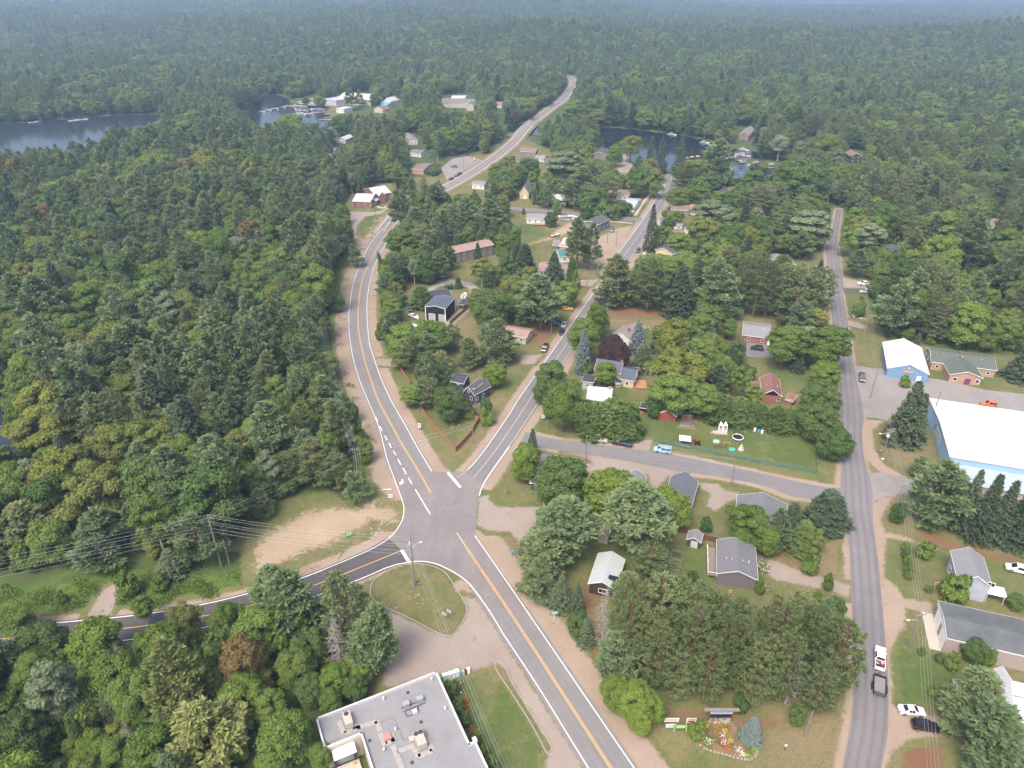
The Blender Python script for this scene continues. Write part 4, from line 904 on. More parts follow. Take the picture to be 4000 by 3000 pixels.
 if wins == 'auto':
  wins = []
  nst = storeys or (2 if ez > 4.7 else 1)
  for side, ln in ((0, L),(1, W),(2, L),(3, W)):
   k = max(1, int(ln / 3.4))
   for s in range(nst):
    for i in range(k):
     if any(dd[0] == side and abs(dd[1] - ln * (i + 0.5) / k) < 1.2 for dd in list(doors) + list(gdoors)): continue
     wins.append((side, ln * (i + 0.5) / k, min(1.55, ez * 0.55) + 2.6 * s, 1.05,1.15 if ez > 2.4 else 0.8))
 for wsp in wins:
  if wsp[2] + wsp[4] / 2 < ez + (rise if ridge in 'xy' else 0): parts.append(window(par, wsp[0], L, W, *wsp[1:]))
 for dd in doors: parts.append(panel(par, "door", dd[0], L, W, dd[1],0.05, dd[2] if len(dd) > 2 else 1.0,2.05, dd[3] if len(dd) > 3 else M_door))
 for dd in gdoors: parts.append(panel(par, "garage_door", dd[0], L, W, dd[1],0.05, dd[2], dd[3], dd[4] if len(dd) > 4 else M_gdoor, 0.08))
 if chimney:
  cx, cy, ch = chimney[:3]; cm = MB().box((cx * L, cy * W, (ez - 0.5 + ez + rise + ch) / 2),(0.75,0.75, rise + ch + 0.5)).box((cx * L, cy * W, ez + rise + ch + 0.05),(0.9,0.9,0.12)).build("chimney", M_brickp if len(chimney) < 4 else chimney[3], par); parts.append(cm)
 for k in range(vents):
  p_ = MB().tube((0,0,0),(0,0,0.6),0.09, n=6).build("vent_pipe", M_trim, par); fx = (-0.3 + 0.6 * k / max(1, vents - 1)); p_.location = (fx * L, -W * 0.15, ez + rise * 0.6); parts.append(p_)
 if not new:
  Mx = Matrix.Translation((off.x, off.y, 0)) @ Matrix.Rotation(rel, 4, 'Z')
  for p_ in parts: p_.matrix_local = Mx @ p_.matrix_basis if False else Mx @ Matrix.LocRotScale(p_.location, p_.rotation_euler, p_.scale)
  root.children  # wing parts sit directly under the building
 root['dims'] = (L, W, ez) if new else root['dims']
 return root
def local_on(root, x, y, z): return (x, y, z)
E1, E0, D2, C2, C1_, B0, B1_ = (3000,1500),(3000,750),(3000,2250),(2000,2250),(2000,1500),(2000,750),(1000,750)
K1, K2, K3, K4, K5, K6, K7 = (2050,1380, .22604),(1650,1420, .18083),(2150,1050, .22604),(1950,700, .22604),(2400,650, .22604),(2850,1380, .22604),(3450,2000, .24864)
ar = house("arena", "long arena hall with bright white low roof and sky blue walls", 'building', E1,(1570,630),(2900,848),5.4, D=(1430,130), ridge='x', rise=1.2, wall='skyblue', roof='white', oh=0.25, wins=[], trim=M_trim)
Lr_, Wr_, _e = ar['dims']
a1 = MB(); y0_ = -Wr_ / 2
a1.add([(-Lr_ / 2 + 0.6, y0_ - 7.5,2.3),(Lr_ / 2, y0_ - 7.5,2.3),(Lr_ / 2, y0_ + 0.02,3.3),(-Lr_ / 2 + 0.6, y0_ + 0.02,3.3),(-Lr_ / 2 + 0.6, y0_ - 7.5,2.12),(Lr_ / 2, y0_ - 7.5,2.12),(Lr_ / 2, y0_, 3.1),(-Lr_ / 2 + 0.6, y0_, 3.1)],[(0,1,2,3),(4,7,6,5),(0,4,5,1),(0,3,7,4)])
a1.build("annex_roof", ribbed("blue_grey_metal_roof", (0.36,0.42,0.50)), ar)
MB().box((0.4, y0_ - 3.6,1.0),(Lr_ - 1.6,7.2,2.3)).build("annex_wall", WM['block'], ar)
panel(ar, "wall_panel", 3, Lr_, Wr_, Wr_ * 0.52,1.2,7.0,3.0, mat_plain("pale_panel", (0.45,0.47,0.45),0.7),0.08)
panel(ar, "emblem_board", 3, Lr_, Wr_, Wr_ * 0.42,3.0,1.6,1.6, mat_plain("weathered_emblem", (0.28,0.22,0.18),0.7, var=0.5, scale=3),0.2)
panel(ar, "door", 3, Lr_, Wr_, Wr_ * 0.8,0.05,1.0,2.1, M_gdoor)
bh = house("community_hall", "blue metal hall with white gabled roof and orange sign board", 'building', E0,(1030,1525),(1395,1580),3.3, D=(993,1300), ridge='y', rise=2.6, wall='blue', roof='white', oh=0.2, wins=[], doors=[(0,10.0,1.3, M_trim)])
Lh, Wh, _ = bh['dims']
sgn = panel(bh, "sign_board", 0, Lh, Wh, Lh * 0.5,2.75,3.8,0.85, mat_plain("orange_sign", (0.42,0.17,0.06),0.6, var=0.2, scale=2.0),0.12)
for k in range(7): MB().box((-1.35 + k * 0.45,-0.125,0.43),(0.26,0.03,0.42)).build("letter", mat_plain("sign_letter", (0.66,0.58,0.44),0.6) if k == 0 else bpy.data.materials["sign_letter"], sgn)
lm_ = MB().tube((0,0,0),(0,0,0.1),0.22, n=10).build("wall_vent", M_trim, bh); lm_.location = (0,-Wh / 2 - 0.01,4.55); lm_.rotation_euler = (R(90),0,0)
tb_ = house("brick_office", "tan brick office with olive roof, front gable and purple door", 'building', E0,(1410,1470),(1980,1545),3.0, D=(1400,1350), ridge='x', rise=1.9, wall='tan', roof='olive', vents=3, chimney=(-0.02,0.0,0.7), doors=[(0,30.0,3.0, M_reddoor)])
house("", "", "", E0,(1570,1580),(1862,1612),3.0, D=(1540,1440), ridge='y', rise=1.7, wall='tan', roof='olive', root=tb_, doors=[(0,5.6,1.8, M_purple)], wins=[(0,1.8,1.5,1.3,1.2),(0,8.5,1.5,1.3,1.2)])
pg = MB().box((0,0,1.2),(3.2,1.8,2.4)).build("porch", WM['tan'], tb_)
h1_ = house("house", "two-storey house with flat grey roof half hidden by a dark maple", 'house', C1_, (230,745),(398,762),5.2, D=(300,615), ridge='hip', rise=0.9, wall='slate', roof='grey')
house("", "", "", C1_, (150,845),(262,865),2.9, D=(250,690), ridge='shed', rise=0.8, wall='slate', roof='grey', root=h1_)
house("house", "hip-roofed grey house behind the yellowing maple on the cross street", 'house', C1_, (950,975),(1140,1002),3.2, D=(1000,782), ridge='y', rise=2.0, wall='white', roof='lightgrey')
house("long_barn", "long low building with plain grey metal gable roof", 'building', C1_, (1278,1090),(1530,1150),3.0, D=(1345,790), ridge='y', rise=2.5, wall='pink', roof='metal', wins=[(1,3,1.5,1.0,1.0),(1,7,1.5,1.0,1.0),(1,11,1.5,1.0,1.0),(1,15,1.5,1.0,1.0)])
house("house", "wide grey shingled house beside the dirt drive on the cross street", 'house', C1_, (1930,1165),(2385,1250),3.2, D=(1960,965), ridge='y', rise=2.2, wall='beige', roof='grey')
house("garden_shed", "dark garden shed with grey roof and double doors by the board fence", 'shed', C1_, (1505,1345),(1634,1378),2.1, D=(1528,1272), ridge='y', rise=1.1, wall='slate', roof='lightgrey', oh=0.2, wins=[], doors=[(0,1.75,1.6, M_door)])
h5 = house("house", "taupe sided bungalow with patched grey shingle roof and side deck", 'house', C1_, (1770,1640),(2127,1699),3.4, D=(1815,1355), ridge='y', rise=1.7, wall='taupe', roof='grey', vents=5, wins=[(1,3,1.6,1.3,1.2),(1,8,1.6,1.3,1.2),(3,3,1.6,1.3,1.2),(3,9,1.6,1.3,1.2)])
house("tent_garage", "beige tarp tent garage between two big pines", 'tent', C1_, (745,1318),(828,1335),1.9, D=(818,1168), ridge='y', rise=1.3, wall='beige', roof='tarp', oh=0.05, wins=[])
ph = house("house", "dark brown house with pale metal roof under the pines", 'house', C2,(655,68),(900,128),3.0, D=(760,-190), ridge='y', rise=1.5, wall='brown', roof='pale', wins=[(0,3.0,1.6,2.0,1.3),(3,3,1.6,1.2,1.2)])
MB().box((1.5,-2.6,4.05),(3.4,1.2,0.35)).build("skylight", M_glass, ph)
house("cottage", "white cottage with mint green metal roof behind the cedars", 'house', K1,(1065,800),(1495,838),2.9, RA=(1030,565), ridge='x', rise=2.5, wall='white', roof='mint', chimney=(0.44,0.0,0.3))
yh = house("house", "cream yellow house with slate roof and low east wing", 'house', K1,(1198,290),(1658,358),4.2, RA=(1240,92), ridge='x', rise=2.2, wall='yellow', roof='slatemetal', chimney=(0.47,0.0,0.6))
house("", "", "", K1,(1640,447),(1898,490),2.9, RA=(1695,248), ridge='x', rise=1.9, wall='yellow', roof='slatemetal', root=yh)
house("", "", "", K1,(985,487),(1192,512),3.0, D=(900,350), ridge='flat', rise=0.0, wall='paleblue', roof='dark', root=yh)
house("", "", "", K1,(1565,510),(1672,520),2.1, D=(1580,450), ridge='shed', rise=0.4, wall='grey', roof='dark', root=yh, oh=0.1)
house("garden_shed", "grey shed with orange ramp door behind the yellow house", 'shed', B0,(1140,1528),(1212,1552),2.2, D=(1180,1482), ridge='y', rise=1.1, wall='grey', roof='grey', oh=0.2, wins=[], doors=[(0,1.4,1.0, M_darktrim)])
wh = house("house", "white house with taupe gable roof and brick chimney beside the blue spruce", 'house', K3,(1040,1150),(1385,1255),3.1, D=(1120,945), ridge='y', rise=2.2, wall='white', roof='taupe', chimney=(0.12,-0.1,0.5))
house("bungalow", "red brick bungalow with light grey roof and parked black car", 'house', B0,(1988,1238),(2232,1268),3.0, RA=(1997,1145), ridge='x', rise=1.6, wall='brick', roof='lightgrey', doors=[(0,9.5,1.0, M_trim)], vents=2)
br_ = house("bungalow", "red brick house with pinkish brown roof, black gable and tall chimney", 'house', K6,(560,718),(914,757),3.0, D=(695,440), ridge='y', rise=2.1, wall='brick', roof='redbrown', gable='black', chimney=(0.36,-0.5,0.4), vents=2, wins=[(0,5.0,1.7,1.1,1.1),(1,3,1.6,1.2,1.1),(1,8,1.6,1.2,1.1)])
house("", "", "", K6,(375,620),(585,650),2.7, D=(420,488), ridge='flat', rise=0, wall='brick', roof='redbrown', root=br_)
house("", "", "", K6,(962,792),(1102,832),2.5, D=(990,690), ridge='shed', rise=0.5, wall='brick', roof='redbrown', root=br_, wins=[])
house("garden_shed", "barn red shed with brown roof at the edge of the big yard", 'shed', C1_, (1262,250),(1422,282),2.3, D=(1286,190), ridge='y', rise=1.3, wall='red', roof='taupe', oh=0.2, wins=[], doors=[(0,1.4,1.1, M_reddoor)])
house("garden_shed", "small dark shed with a grey roof and teal edge next to the red shed", 'shed', C1_, (1460,262),(1562,274),1.9, D=(1466,220), ridge='shed', rise=0.4, wall='red', roof='tar', oh=0.15, wins=[], trim=mat_plain("teal_trim", (0.06,0.30,0.26),0.6))
house("garden_shed", "little black playhouse shed left of the red shed", 'shed', C1_, (1103,200),(1160,210),1.9, D=(1110,165), ridge='shed', rise=0.4, wall='black', roof='dark', oh=0.1, wins=[])
nh = house("house", "dark slate blue house with white trim inside the board fence", 'house', K2,(885,590),(1120,700),3.6, D=(1040,300), ridge='y', rise=2.3, wall='slate', roof='charcoal', wins=[(0,1.7,4.3,0.9,1.1),(0,2.8,1.9,1.1,1.4),(1,1.4,1.8,1.0,1.3),(1,4.0,1.8,1.0,1.3)])
house("", "", "", K2,(605,392),(895,445),5.0, RA=(690,240), ridge='x', rise=1.2, wall='slate', roof='dark', root=nh, wins=[(0,2.3,4.4,1.0,0.5)])
house("", "", "", K2,(555,600),(875,640),2.9, D=(650,455), ridge='shed', rise=0.6, wall='slate', roof='dark', root=nh, wins=[])
house("", "", "", K2,(975,512),(1140,560),5.2, D=(1120,290), ridge='flat', rise=0, wall='slate', roof='charcoal', root=nh, wins=[(1,1.5,4.5,0.8,0.7),(1,4.2,4.5,0.8,0.7)], oh=0.2)
bg_ = house("garage", "tall black metal garage with white trim and two grey doors", 'garage', B1_, (1460,992),(1635,1012),5.7, D=(1562,900), ridge='y', rise=0.8, wall='black', roof='slatemetal', oh=0.12, wins=[], gdoors=[(0,2.6,3.0,3.1),(0,6.8,3.0,3.1)])
Lg, Wg, _ = bg_['dims']
for sx in (-1,1):
 for sy in (-1,1): MB().box((sx * Lg / 2, sy * Wg / 2,2.8),(0.28,0.28,5.7)).build("corner_trim", M_trim, bg_)
house("house", "low dark-roofed house behind the tall black garage", 'house', B1_, (1470,945),(1700,915),2.9, D=(1500,858), ridge='x', rise=1.1, wall='slate', roof='dark')
house("garden_shed", "small blue shed beside the black garage", 'shed', B1_, (1742,965),(1798,975),2.3, D=(1748,920), ridge='shed', rise=0.4, wall='slate', roof='dark', wins=[])
mo = house("motel", "long two-storey weathered lodge with pinkish brown roof", 'building', B1_, (1712,530),(2058,455),5.4, D=(1698,470), ridge='x', rise=1.1, wall='weathered', roof='pinkbrown', storeys=2)
ch_ = house("church", "red brick building with pale grey roof above the highway bend", 'building', B1_, (830,82),(990,88),3.8, RA=(850,12), ridge='x', rise=2.4, wall='brick', roof='pale', wins=[(0,3,2.0,0.9,1.8),(0,7.5,2.0,0.9,1.8),(0,11,2.0,0.9,1.8),(3,4,2.0,0.9,1.8)])
house("", "", "", B1_, (1030,28),(1170,5),4.4, D=(1022,-38), ridge='x', rise=2.6, wall='brick', roof='pale', root=ch_, wins=[(0,2.5,2.2,0.9,1.8),(0,6,2.2,0.9,1.8),(0,10,2.2,0.9,1.8),(0,13,2.2,0.9,1.8)])
house("", "", "", B1_, (985,78),(1042,80),2.9, D=(995,58), ridge='y', rise=0.9, wall='brick', roof='pale', root=ch_, wins=[])
house("", "", "", B1_, (1062,38),(1122,30),4.4, D=(1052,-12), ridge='y', rise=2.4, wall='brick', roof='pale', root=ch_, wins=[(0,2.2,5.6,0.7,0.7)])
house("house", "low ranch house with pinkish brown roof below the black garage", 'house', (0,0,1),(1908,1296),(2056,1322),2.8, D=(1932,1262), ridge='x', rise=1.3, wall='beige', roof='pinkbrown')
house("shop", "dark grey two-storey shop with slate roof on the street corner", 'building', K4,(1462,742),(1712,792),4.4, D=(1562,622), ridge='y', rise=1.2, wall='grey', roof='charcoal')
house("house", "white ranch house with mottled grey roof and round deck", 'house', K4,(460,680),(797,698),2.9, RA=(500,592), ridge='x', rise=1.4, wall='white', roof='lightgrey')
house("workshop", "workshop with white ribbed roof and pinkish walls", 'building', K4,(1025,1148),(1192,1165),3.3, D=(1082,1020), ridge='shed', rise=0.8, wall='pink', roof='whitemetal')
house("garden_shed", "grey lean-to shed beside the white ribbed workshop", 'shed', K4,(920,1140),(1020,1145),2.2, D=(975,1060), ridge='shed', rise=0.5, wall='weathered', roof='weathered' if 'weathered' in RM else 'taupe', wins=[])
house("workshop", "white workshop with dark green metal roof behind the twin pines", 'building', K4,(1037,1342),(1230,1335),3.0, RA=(1110,1220), ridge='x', rise=1.6, wall='white', roof='green')
house("motel", "white motel row with reddish brown roof behind two spruces", 'building', K4,(658,1575),(1197,1628),2.9, RA=(655,1440), ridge='x', rise=1.6, wall='white', roof='pinkbrown')
house("chapel", "small cream yellow chapel with steep grey roof", 'chapel', K4,(345,245),(516,252),3.4, D=(490,132), ridge='y', rise=4.2, wall='yellow', roof='grey', oh=0.25, doors=[(0,3.5,1.4, M_trim)], wins=[(0,1.3,1.9,0.6,1.4),(0,5.6,1.9,0.6,1.4),(1,3,1.9,0.6,1.5),(1,6,1.9,0.6,1.5),(1,9,1.9,0.6,1.5)])
house("shop", "low black shop front with white posts and white roof", 'building', K4,(850,392),(1195,412),3.0, D=(865,262), ridge='shed', rise=0.6, wall='black', roof='whitemetal')
house("house", "dark red house with grey roof near the street corner hedge", 'house', K4,(1800,276),(1985,288),2.9, D=(1832,186), ridge='x', rise=1.3, wall='red', roof='taupe')
house("house", "white house with brown roof uphill of the rusty-roofed house", 'house', K4,(2015,268),(2240,288),3.0, RA=(2020,175), ridge='x', rise=1.6, wall='white', roof='brown')
house("house", "white house with patchy rusted white roof on the street corner", 'house', K5,(150,685),(350,705),3.2, D=(20,525), ridge='x', rise=1.2, wall='white', roof='pale')
house("house", "brown-roofed house with ivy wall on the far side of the street", 'house', K5,(975,752),(1308,772),3.4, D=(992,640), ridge='x', rise=1.4, wall='weathered', roof='brown')
house("house", "house with orange metal roof behind the ivy-walled house", 'house', K5,(1300,748),(1420,752),3.2, D=(1325,648), ridge='x', rise=1.0, wall='white', roof='orange')
house("house", "grey house with mottled slate roof across from the corner shop", 'house', K5,(800,1010),(1190,1015),3.0, D=(830,885), ridge='x', rise=1.2, wall='white', roof='grey')
house("garden_shed", "white garage with dark roof behind the mottled slate roof", 'shed', K5,(1195,1060),(1290,1075),3.0, D=(1205,1015), ridge='x', rise=0.8, wall='white', roof='charcoal', wins=[])
house("house", "house with plain brown roof between two leafy trees", 'house', K5,(985,1215),(1262,1200),3.0, D=(945,1095), ridge='x', rise=1.4, wall='beige', roof='brown')
yc = house("cottage", "yellow cottage with dark slate roof and white gable trim", 'house', K5,(700,1440),(1000,1515),3.1, D=(800,1310), ridge='y', rise=1.8, wall='yellow', roof='charcoal')
house("", "", "", K5,(1000,1520),(1270,1470),3.0, D=(960,1400), ridge='x', rise=1.3, wall='yellow', roof='charcoal', root=yc)
house("house", "red brick house with dark hip roof near the rapids", 'house', K5,(1790,502),(2032,508),3.2, D=(1805,360), ridge='hip', rise=2.0, wall='brick', roof='charcoal')
house("house", "tan house with grey gable roof beside the east street", 'house', E0,(28,628),(240,628),3.0, D=(62,560), ridge='y', rise=1.5, wall='weathered', roof='taupe')
pb = house("house", "pale blue two-storey house with weathered grey gable roof", 'house', K7,(1165,1072),(1718,1195),4.8, D=(1040,612), ridge='y', rise=2.1, wall='paleblue', roof='lightgrey', wins=[(0,6.0,5.3,1.5,1.3),(3,2.5,1.8,1.2,1.6),(3,6.0,1.8,1.6,1.4)])
Lp, Wp, _ = pb['dims']; MB().box((Lp / 2 + 2.0,-Wp / 2 + 1.8,2.5),(3.8,3.0,0.15)).build("awning", mat_plain("white_awning", (0.82,0.82,0.84),0.5), pb)
for sx in (0.4,3.6): MB().tube((Lp / 2 + sx, -Wp / 2 + 0.5,0),(Lp / 2 + sx, -Wp / 2 + 0.5,2.45),0.06).build("awning_post", M_trim, pb)
gr = house("garage", "long block garage with dark tar roof and white door front", 'garage', D2,(1545,540),(2330,722),4.0, D=(1485,222), ridge='x', rise=0.8, wall='block', roof='tar', oh=0.1, wins=[], gdoors=[(3,3.0,3.6,3.0, M_trim),(3,8.0,3.6,3.0, M_trim)])
Lq, Wq, _ = gr['dims']; MB().box((-Lq / 2 - 1.2,0,0.15),(2.2, Wq, 0.3)).build("apron", M_conc, gr); panel(gr, "front_face", 3, Lq, Wq, Wq / 2,3.15, Wq, 0.85, M_trim, 0.05)
wf = house("house", "white farmhouse with pale metal roof and front dormer", 'house', D2,(1890,1090),(2122,1176),4.6, D=(1758,775), ridge='y', rise=2.4, wall='white', roof='whitemetal', gable='black', wins=[(0,2.2,4.9,1.0,1.2),(3,3,3.6,1.0,1.4),(3,7,3.6,1.0,1.4)])
house("", "", "", D2,(1948,1205),(2085,1260),3.0, D=(1935,1120), ridge='flat', rise=0, wall='white', roof='whitemetal', root=wf, oh=0.1)
house("", "", "", D2,(2105,1180),(2300,1215),3.0, D=(2080,1045), ridge='shed', rise=0.4, wall='white', roof='pale', root=wf)
house("", "", "", D2,(2075,1010),(2300,1060),3.4, D=(2050,905), ridge='shed', rise=0.4, wall='white', roof='whitemetal', root=wf)
house("", "", "", D2,(1650,1010),(1765,1020),2.6, D=(1655,905), ridge='shed', rise=0.3, wall='grey', roof='charcoal', root=wf, oh=0.1)
MA, MC = (1000,0),(2000,0)
house("boat_storage_hall", "large beige marina hall with bright white roof", 'building', MA, (708,848),(990,868),6.0, RA=(722,796), ridge='x', rise=4.5, wall='beige', roof='white', wins=[])
house("boat_shed", "open-sided grey marina shed with white roof edge", 'building', MA, (590,850),(690,868),5.5, D=(535,798), ridge='shed', rise=0.6, wall='paleblue', roof='pale', wins=[])
house("house", "white gabled house at the marina beside the blue roof", 'house', MA, (1100,872),(1165,878),4.5, D=(1108,848), ridge='y', rise=3.5, wall='white', roof='whitemetal')
house("house", "marina store with bright blue roof", 'building', MA, (1050,905),(1128,912),4.0, D=(1060,880), ridge='x', rise=2.0, wall='beige', roof='blue')
house("house", "tan gabled boathouse in front of the blue-roofed store", 'building', MA, (1015,940),(1095,948),3.5, D=(1030,922), ridge='y', rise=2.5, wall='beige', roof='brown')
house("house", "white dock office at the marina shore", 'building', MA, (688,940),(760,945),4.0, D=(690,915), ridge='flat', rise=0, wall='white', roof='whitemetal')
inn = house("inn", "large grey-roofed inn with cream gables among the trees", 'building', MA, (1605,890),(1885,897),4.5, RA=(1622,850), ridge='x', rise=4.5, wall='beige', roof='taupe', storeys=1)
house("", "", "", MA, (1684,850),(1806,850),6.0, D=(1688,826), ridge='flat', rise=0, wall='white', roof='white', root=inn)
house("", "", "", MA, (1815,915),(1885,915),5.0, D=(1820,880), ridge='y', rise=3.0, wall='beige', roof='taupe', root=inn)
house("house", "small pink-roofed house right of the grey inn", 'house', MA, (2062,905),(2124,906),3.5, D=(2066,882), ridge='x', rise=1.5, wall='white', roof='pinkbrown')
house("house", "house with grey roof and white gable among spruces left of the highway", 'house', MA, (1318,1215),(1400,1210),3.6, D=(1325,1165), ridge='y', rise=2.0, wall='white', roof='taupe')
house("house", "low house with blue-grey roof below the spruces", 'house', MA, (1325,1315),(1425,1325),3.2, D=(1328,1285), ridge='x', rise=1.2, wall='white', roof='grey')
house("house", "brick house with brown roof beside the motor lot", 'house', MA, (1340,1460),(1450,1468),3.5, D=(1348,1402), ridge='x', rise=1.4, wall='tan', roof='brown')
house("house", "pale house with grey roof beside the highway above the trees", 'house', MA, (1862,1590),(1972,1600),3.0, D=(1848,1560), ridge='x', rise=1.3, wall='white', roof='taupe')
house("house", "white tent-roofed house by the marina bay", 'house', MA, (692,1205),(772,1210),3.0, D=(700,1172), ridge='y', rise=1.8, wall='white', roof='whitemetal')
house("house", "white cottage half hidden in trees below the marina bay", 'house', MA, (592,1300),(672,1306),3.0, D=(600,1280), ridge='x', rise=1.0, wall='white', roof='lightgrey')
house("lodge", "half-timbered lodge with brown gable by the river trees", 'house', MC, (70,1310),(205,1318),3.6, D=(80,1290), ridge='x', rise=2.4, wall='weathered', roof='brown')
house("house", "long low shop with dark roof in front of the half-timbered lodge", 'building', MC, (35,1395),(205,1405),3.0, D=(40,1362), ridge='shed', rise=0.5, wall='grey', roof='charcoal')
house("house", "low house with white gables right of the half-timbered lodge", 'house', MC, (195,1360),(280,1368),3.0, D=(200,1338), ridge='x', rise=1.2, wall='white', roof='taupe')
house("house", "house with dark blue gable roof and brick porch near the river", 'house', MC, (700,1335),(815,1345),3.4, D=(715,1295), ridge='y', rise=2.0, wall='weathered', roof='charcoal')
house("cottage", "grey chalet on the far river bank above the boats", 'house', MC, (1960,1165),(2050,1172),4.2, D=(1965,1110), ridge='y', rise=2.8, wall='weathered', roof='taupe')
house("cottage", "red-brown two-storey lodge with gable in the trees right of the rapids", 'house', (3000,0),(715,1350),(815,1352),5.0, D=(712,1318), ridge='y', rise=2.2, wall='brown', roof='brown')
house("house", "dark-roofed house under red pines right of the east street", 'house', E0,(1000,505),(1150,512),3.2, D=(925,448), ridge='x', rise=1.2, wall='brown', roof='charcoal')
house("house", "grey-roofed house tucked in the left forest", 'house', B1_, (10,95),(85,90),3.5, D=(5,62), ridge='x', rise=1.2, wall='grey', roof='grey')
def store():
 z = 5.6; g = lambda p: G(1000 + p[0] * TILE, 2250 + p[1] * TILE, z)
 a, b = g((527,1235)), g((1557,835)); ex = Vector((b.x - a.x, b.y - a.y)); L = ex.length; ex.normalize(); ang = math.atan2(ex.y, ex.x); ey = Vector((ex.y, -ex.x))       # ey runs toward the camera
 root = empty("store_building", (a.x, a.y, 0), ang); tag(root, "flat grey-roofed store with white parapet and rooftop units", 'building'); BUILT.append((a.x + 8, a.y - 12,26))
 D_ = 34.0
 loc = lambda p: (lambda q: ((q.x - a.x) * ex.x + (q.y - a.y) * ex.y, -((q.x - a.x) * ey.x + (q.y - a.y) * ey.y)))(g(p))   # local x, y (y negative towards camera)
 bx0, by0 = loc((620,1480)); bx1, _ = loc((915,1375))
 n1 = loc((1870,1445)); ny = n1[1]
 out = [(0,0),(L, 0),(L, ny),(L + 1.1, ny),(L + 1.1,-D_),(bx1,-D_),(bx1, by0),(0.0, by0)]
 mw = MB(); n = len(out)
 mw.add([(p[0], p[1],0) for p in out] + [(p[0], p[1], z) for p in out],[(i, n + i, n + (i + 1) % n, (i + 1) % n) for i in range(n)])
 mw.build("wall", WM['beige'], root)
 MB().prism([(p[0], p[1]) for p in out], z - 0.45, z - 0.40).build("roof", mat_plain("grey_roof_membrane", (0.215,0.215,0.222),0.85,0.2, var=0.14, scale=0.35), root)
 par = MB(); w = 0.32
 for i in range(n):
  p, q = Vector(out[i]), Vector(out[(i + 1) % n]); d = (q - p).normalized(); nn = Vector((d.y, -d.x)) ; c = (p + q) / 2 - nn * 0 ; par.box((c.x, c.y, z - 0.1),((q - p).length + w * 0.9, w, 0.62), math.atan2(d.y, d.x))
 par.build("parapet", mat_plain("white_parapet", (0.50,0.50,0.53),0.5, var=0.05), root)
 mh = mat_plain("beige_metal_unit", (0.40,0.365,0.32),0.5, var=0.08); mdk = mat_plain("dark_fan", (0.05,0.05,0.055),0.6); msl = mat_plain("silver_unit", (0.36,0.38,0.40),0.4, metal=0.3); mpav = mat_plain("roof_pavers", (0.31,0.285,0.265),0.9, var=0.1); mvent = mat_plain("aluminium_vent", (0.62,0.62,0.64),0.35, metal=0.3)
 zr = z - 0.40
 def at(px): return loc(px)
 def pave(px0, px1, wd):
  p, q = Vector(at(px0)), Vector(at(px1)); d = q - p; nn = max(2, int(d.length / 1.0)); 
  for k in range(nn):
   c = p + d * ((k + 0.5) / nn); o = MB().box((0,0,0.05),(d.length / nn - 0.04, wd, 0.10)).build("paver", mpav, root)
   o.location = (c.x, c.y, zr); o.rotation_euler = (0,0, math.atan2(d.y, d.x))
 pave((715,1240),(760,1350),0.9); pave((760,1350),(900,1290),0.8); pave((820,1190),(860,1310),0.9); pave((870,1300),(1045,1245),0.9); pave((1040,1240),(1075,1330),0.9); pave((1070,1345),(1115,1450),0.9); pave((1120,1440),(1200,1400),0.9); pave((1160,1345),(1195,1420),0.9); pave((1180,1450),(1265,1659),0.9); pave((1220,1505),(1370,1455),0.9); pave((1365,1480),(1405,1555),0.9); pave((1400,1550),(1525,1500),0.9); pave((1475,1380),(1525,1500),0.9)
 def unit(px, sx, sy, sz, fans, mat=mh):
  p = at(px); u = MB().box((0,0, sz / 2 + 0.15),(sx, sy, sz)).box((0,0,0.08),(sx * 0.9, sy * 0.9,0.16)).build("roof_unit", mat, root); u.location = (p[0], p[1], zr)
  for fx, fy in fans: f = MB().tube((0,0,0),(0,0,0.08),0.42, n=12).build("fan", mdk, u); f.location = (fx, fy, sz + 0.15)
  return u
 unit((795,1255),1.35,2.6,1.3,[(0,0.8)]); unit((1420,1430),1.55,2.8,1.4,[(-0.36,0.9),(0.4,0.9)]); unit((1345,1410),0.9,0.9,0.5,[]); unit((1135,1385),1.2,1.2,0.35,[], mat_plain("faded_red_hatch", (0.42,0.20,0.17),0.6))
 for px in ((1297,1115),(1415,1070)): unit(px, 1.2,0.85,0.9,[], msl)
 unit((1372,1170),0.85,0.75,0.5,[], mvent)
 rl = MB()
 for p0, p1 in (((1255,1135),(1450,1055)),((1270,1165),(1465,1085)),((1285,1170),(1305,1205)),((1305,1205),(1370,1185)),((1390,1150),(1405,1115))):
  q0, q1 = at(p0), at(p1); rl.tube((q0[0], q0[1], zr + 0.12),(q1[0], q1[1], zr + 0.12),0.07, n=5)
 rl.build("unit_rail", mdk, root)
 pp = MB()
 for p0, p1 in (((770,1350),(870,1310)),((1050,1260),(1180,1210)),((1180,1210),(1235,1330)),((1235,1330),(1265,1410)),((1265,1410),(1470,1330)),((1470,1330),(1500,1400)),((625,1430),(720,1390))):
  q0, q1 = at(p0), at(p1); pp.tube((q0[0], q0[1], zr + 0.15),(q1[0], q1[1], zr + 0.15),0.05, n=5)
 pp.build("roof_pipe", mat_plain("roof_pipe", (0.30,0.26,0.23),0.6), root)
 for px in ((1518,885),(1100,1055),(1635,1140),(1205,1320),(1105,1495)):
  p = at(px); v = MB().tube((0,0,0),(0,0,0.45),0.16, n=10).tube((0,0,0.45),(0,0,0.75),0.27,0.16, n=10).build("roof_vent", mvent, root); v.location = (p[0], p[1], zr)
 for px in ((1312,995),(1425,1250),(1348,1600),(980,1410)):
  p = at(px); v = MB().box((0,0,0.03),(0.55,0.55,0.06)).build("roof_drain", mdk, root); v.location = (p[0], p[1], zr)
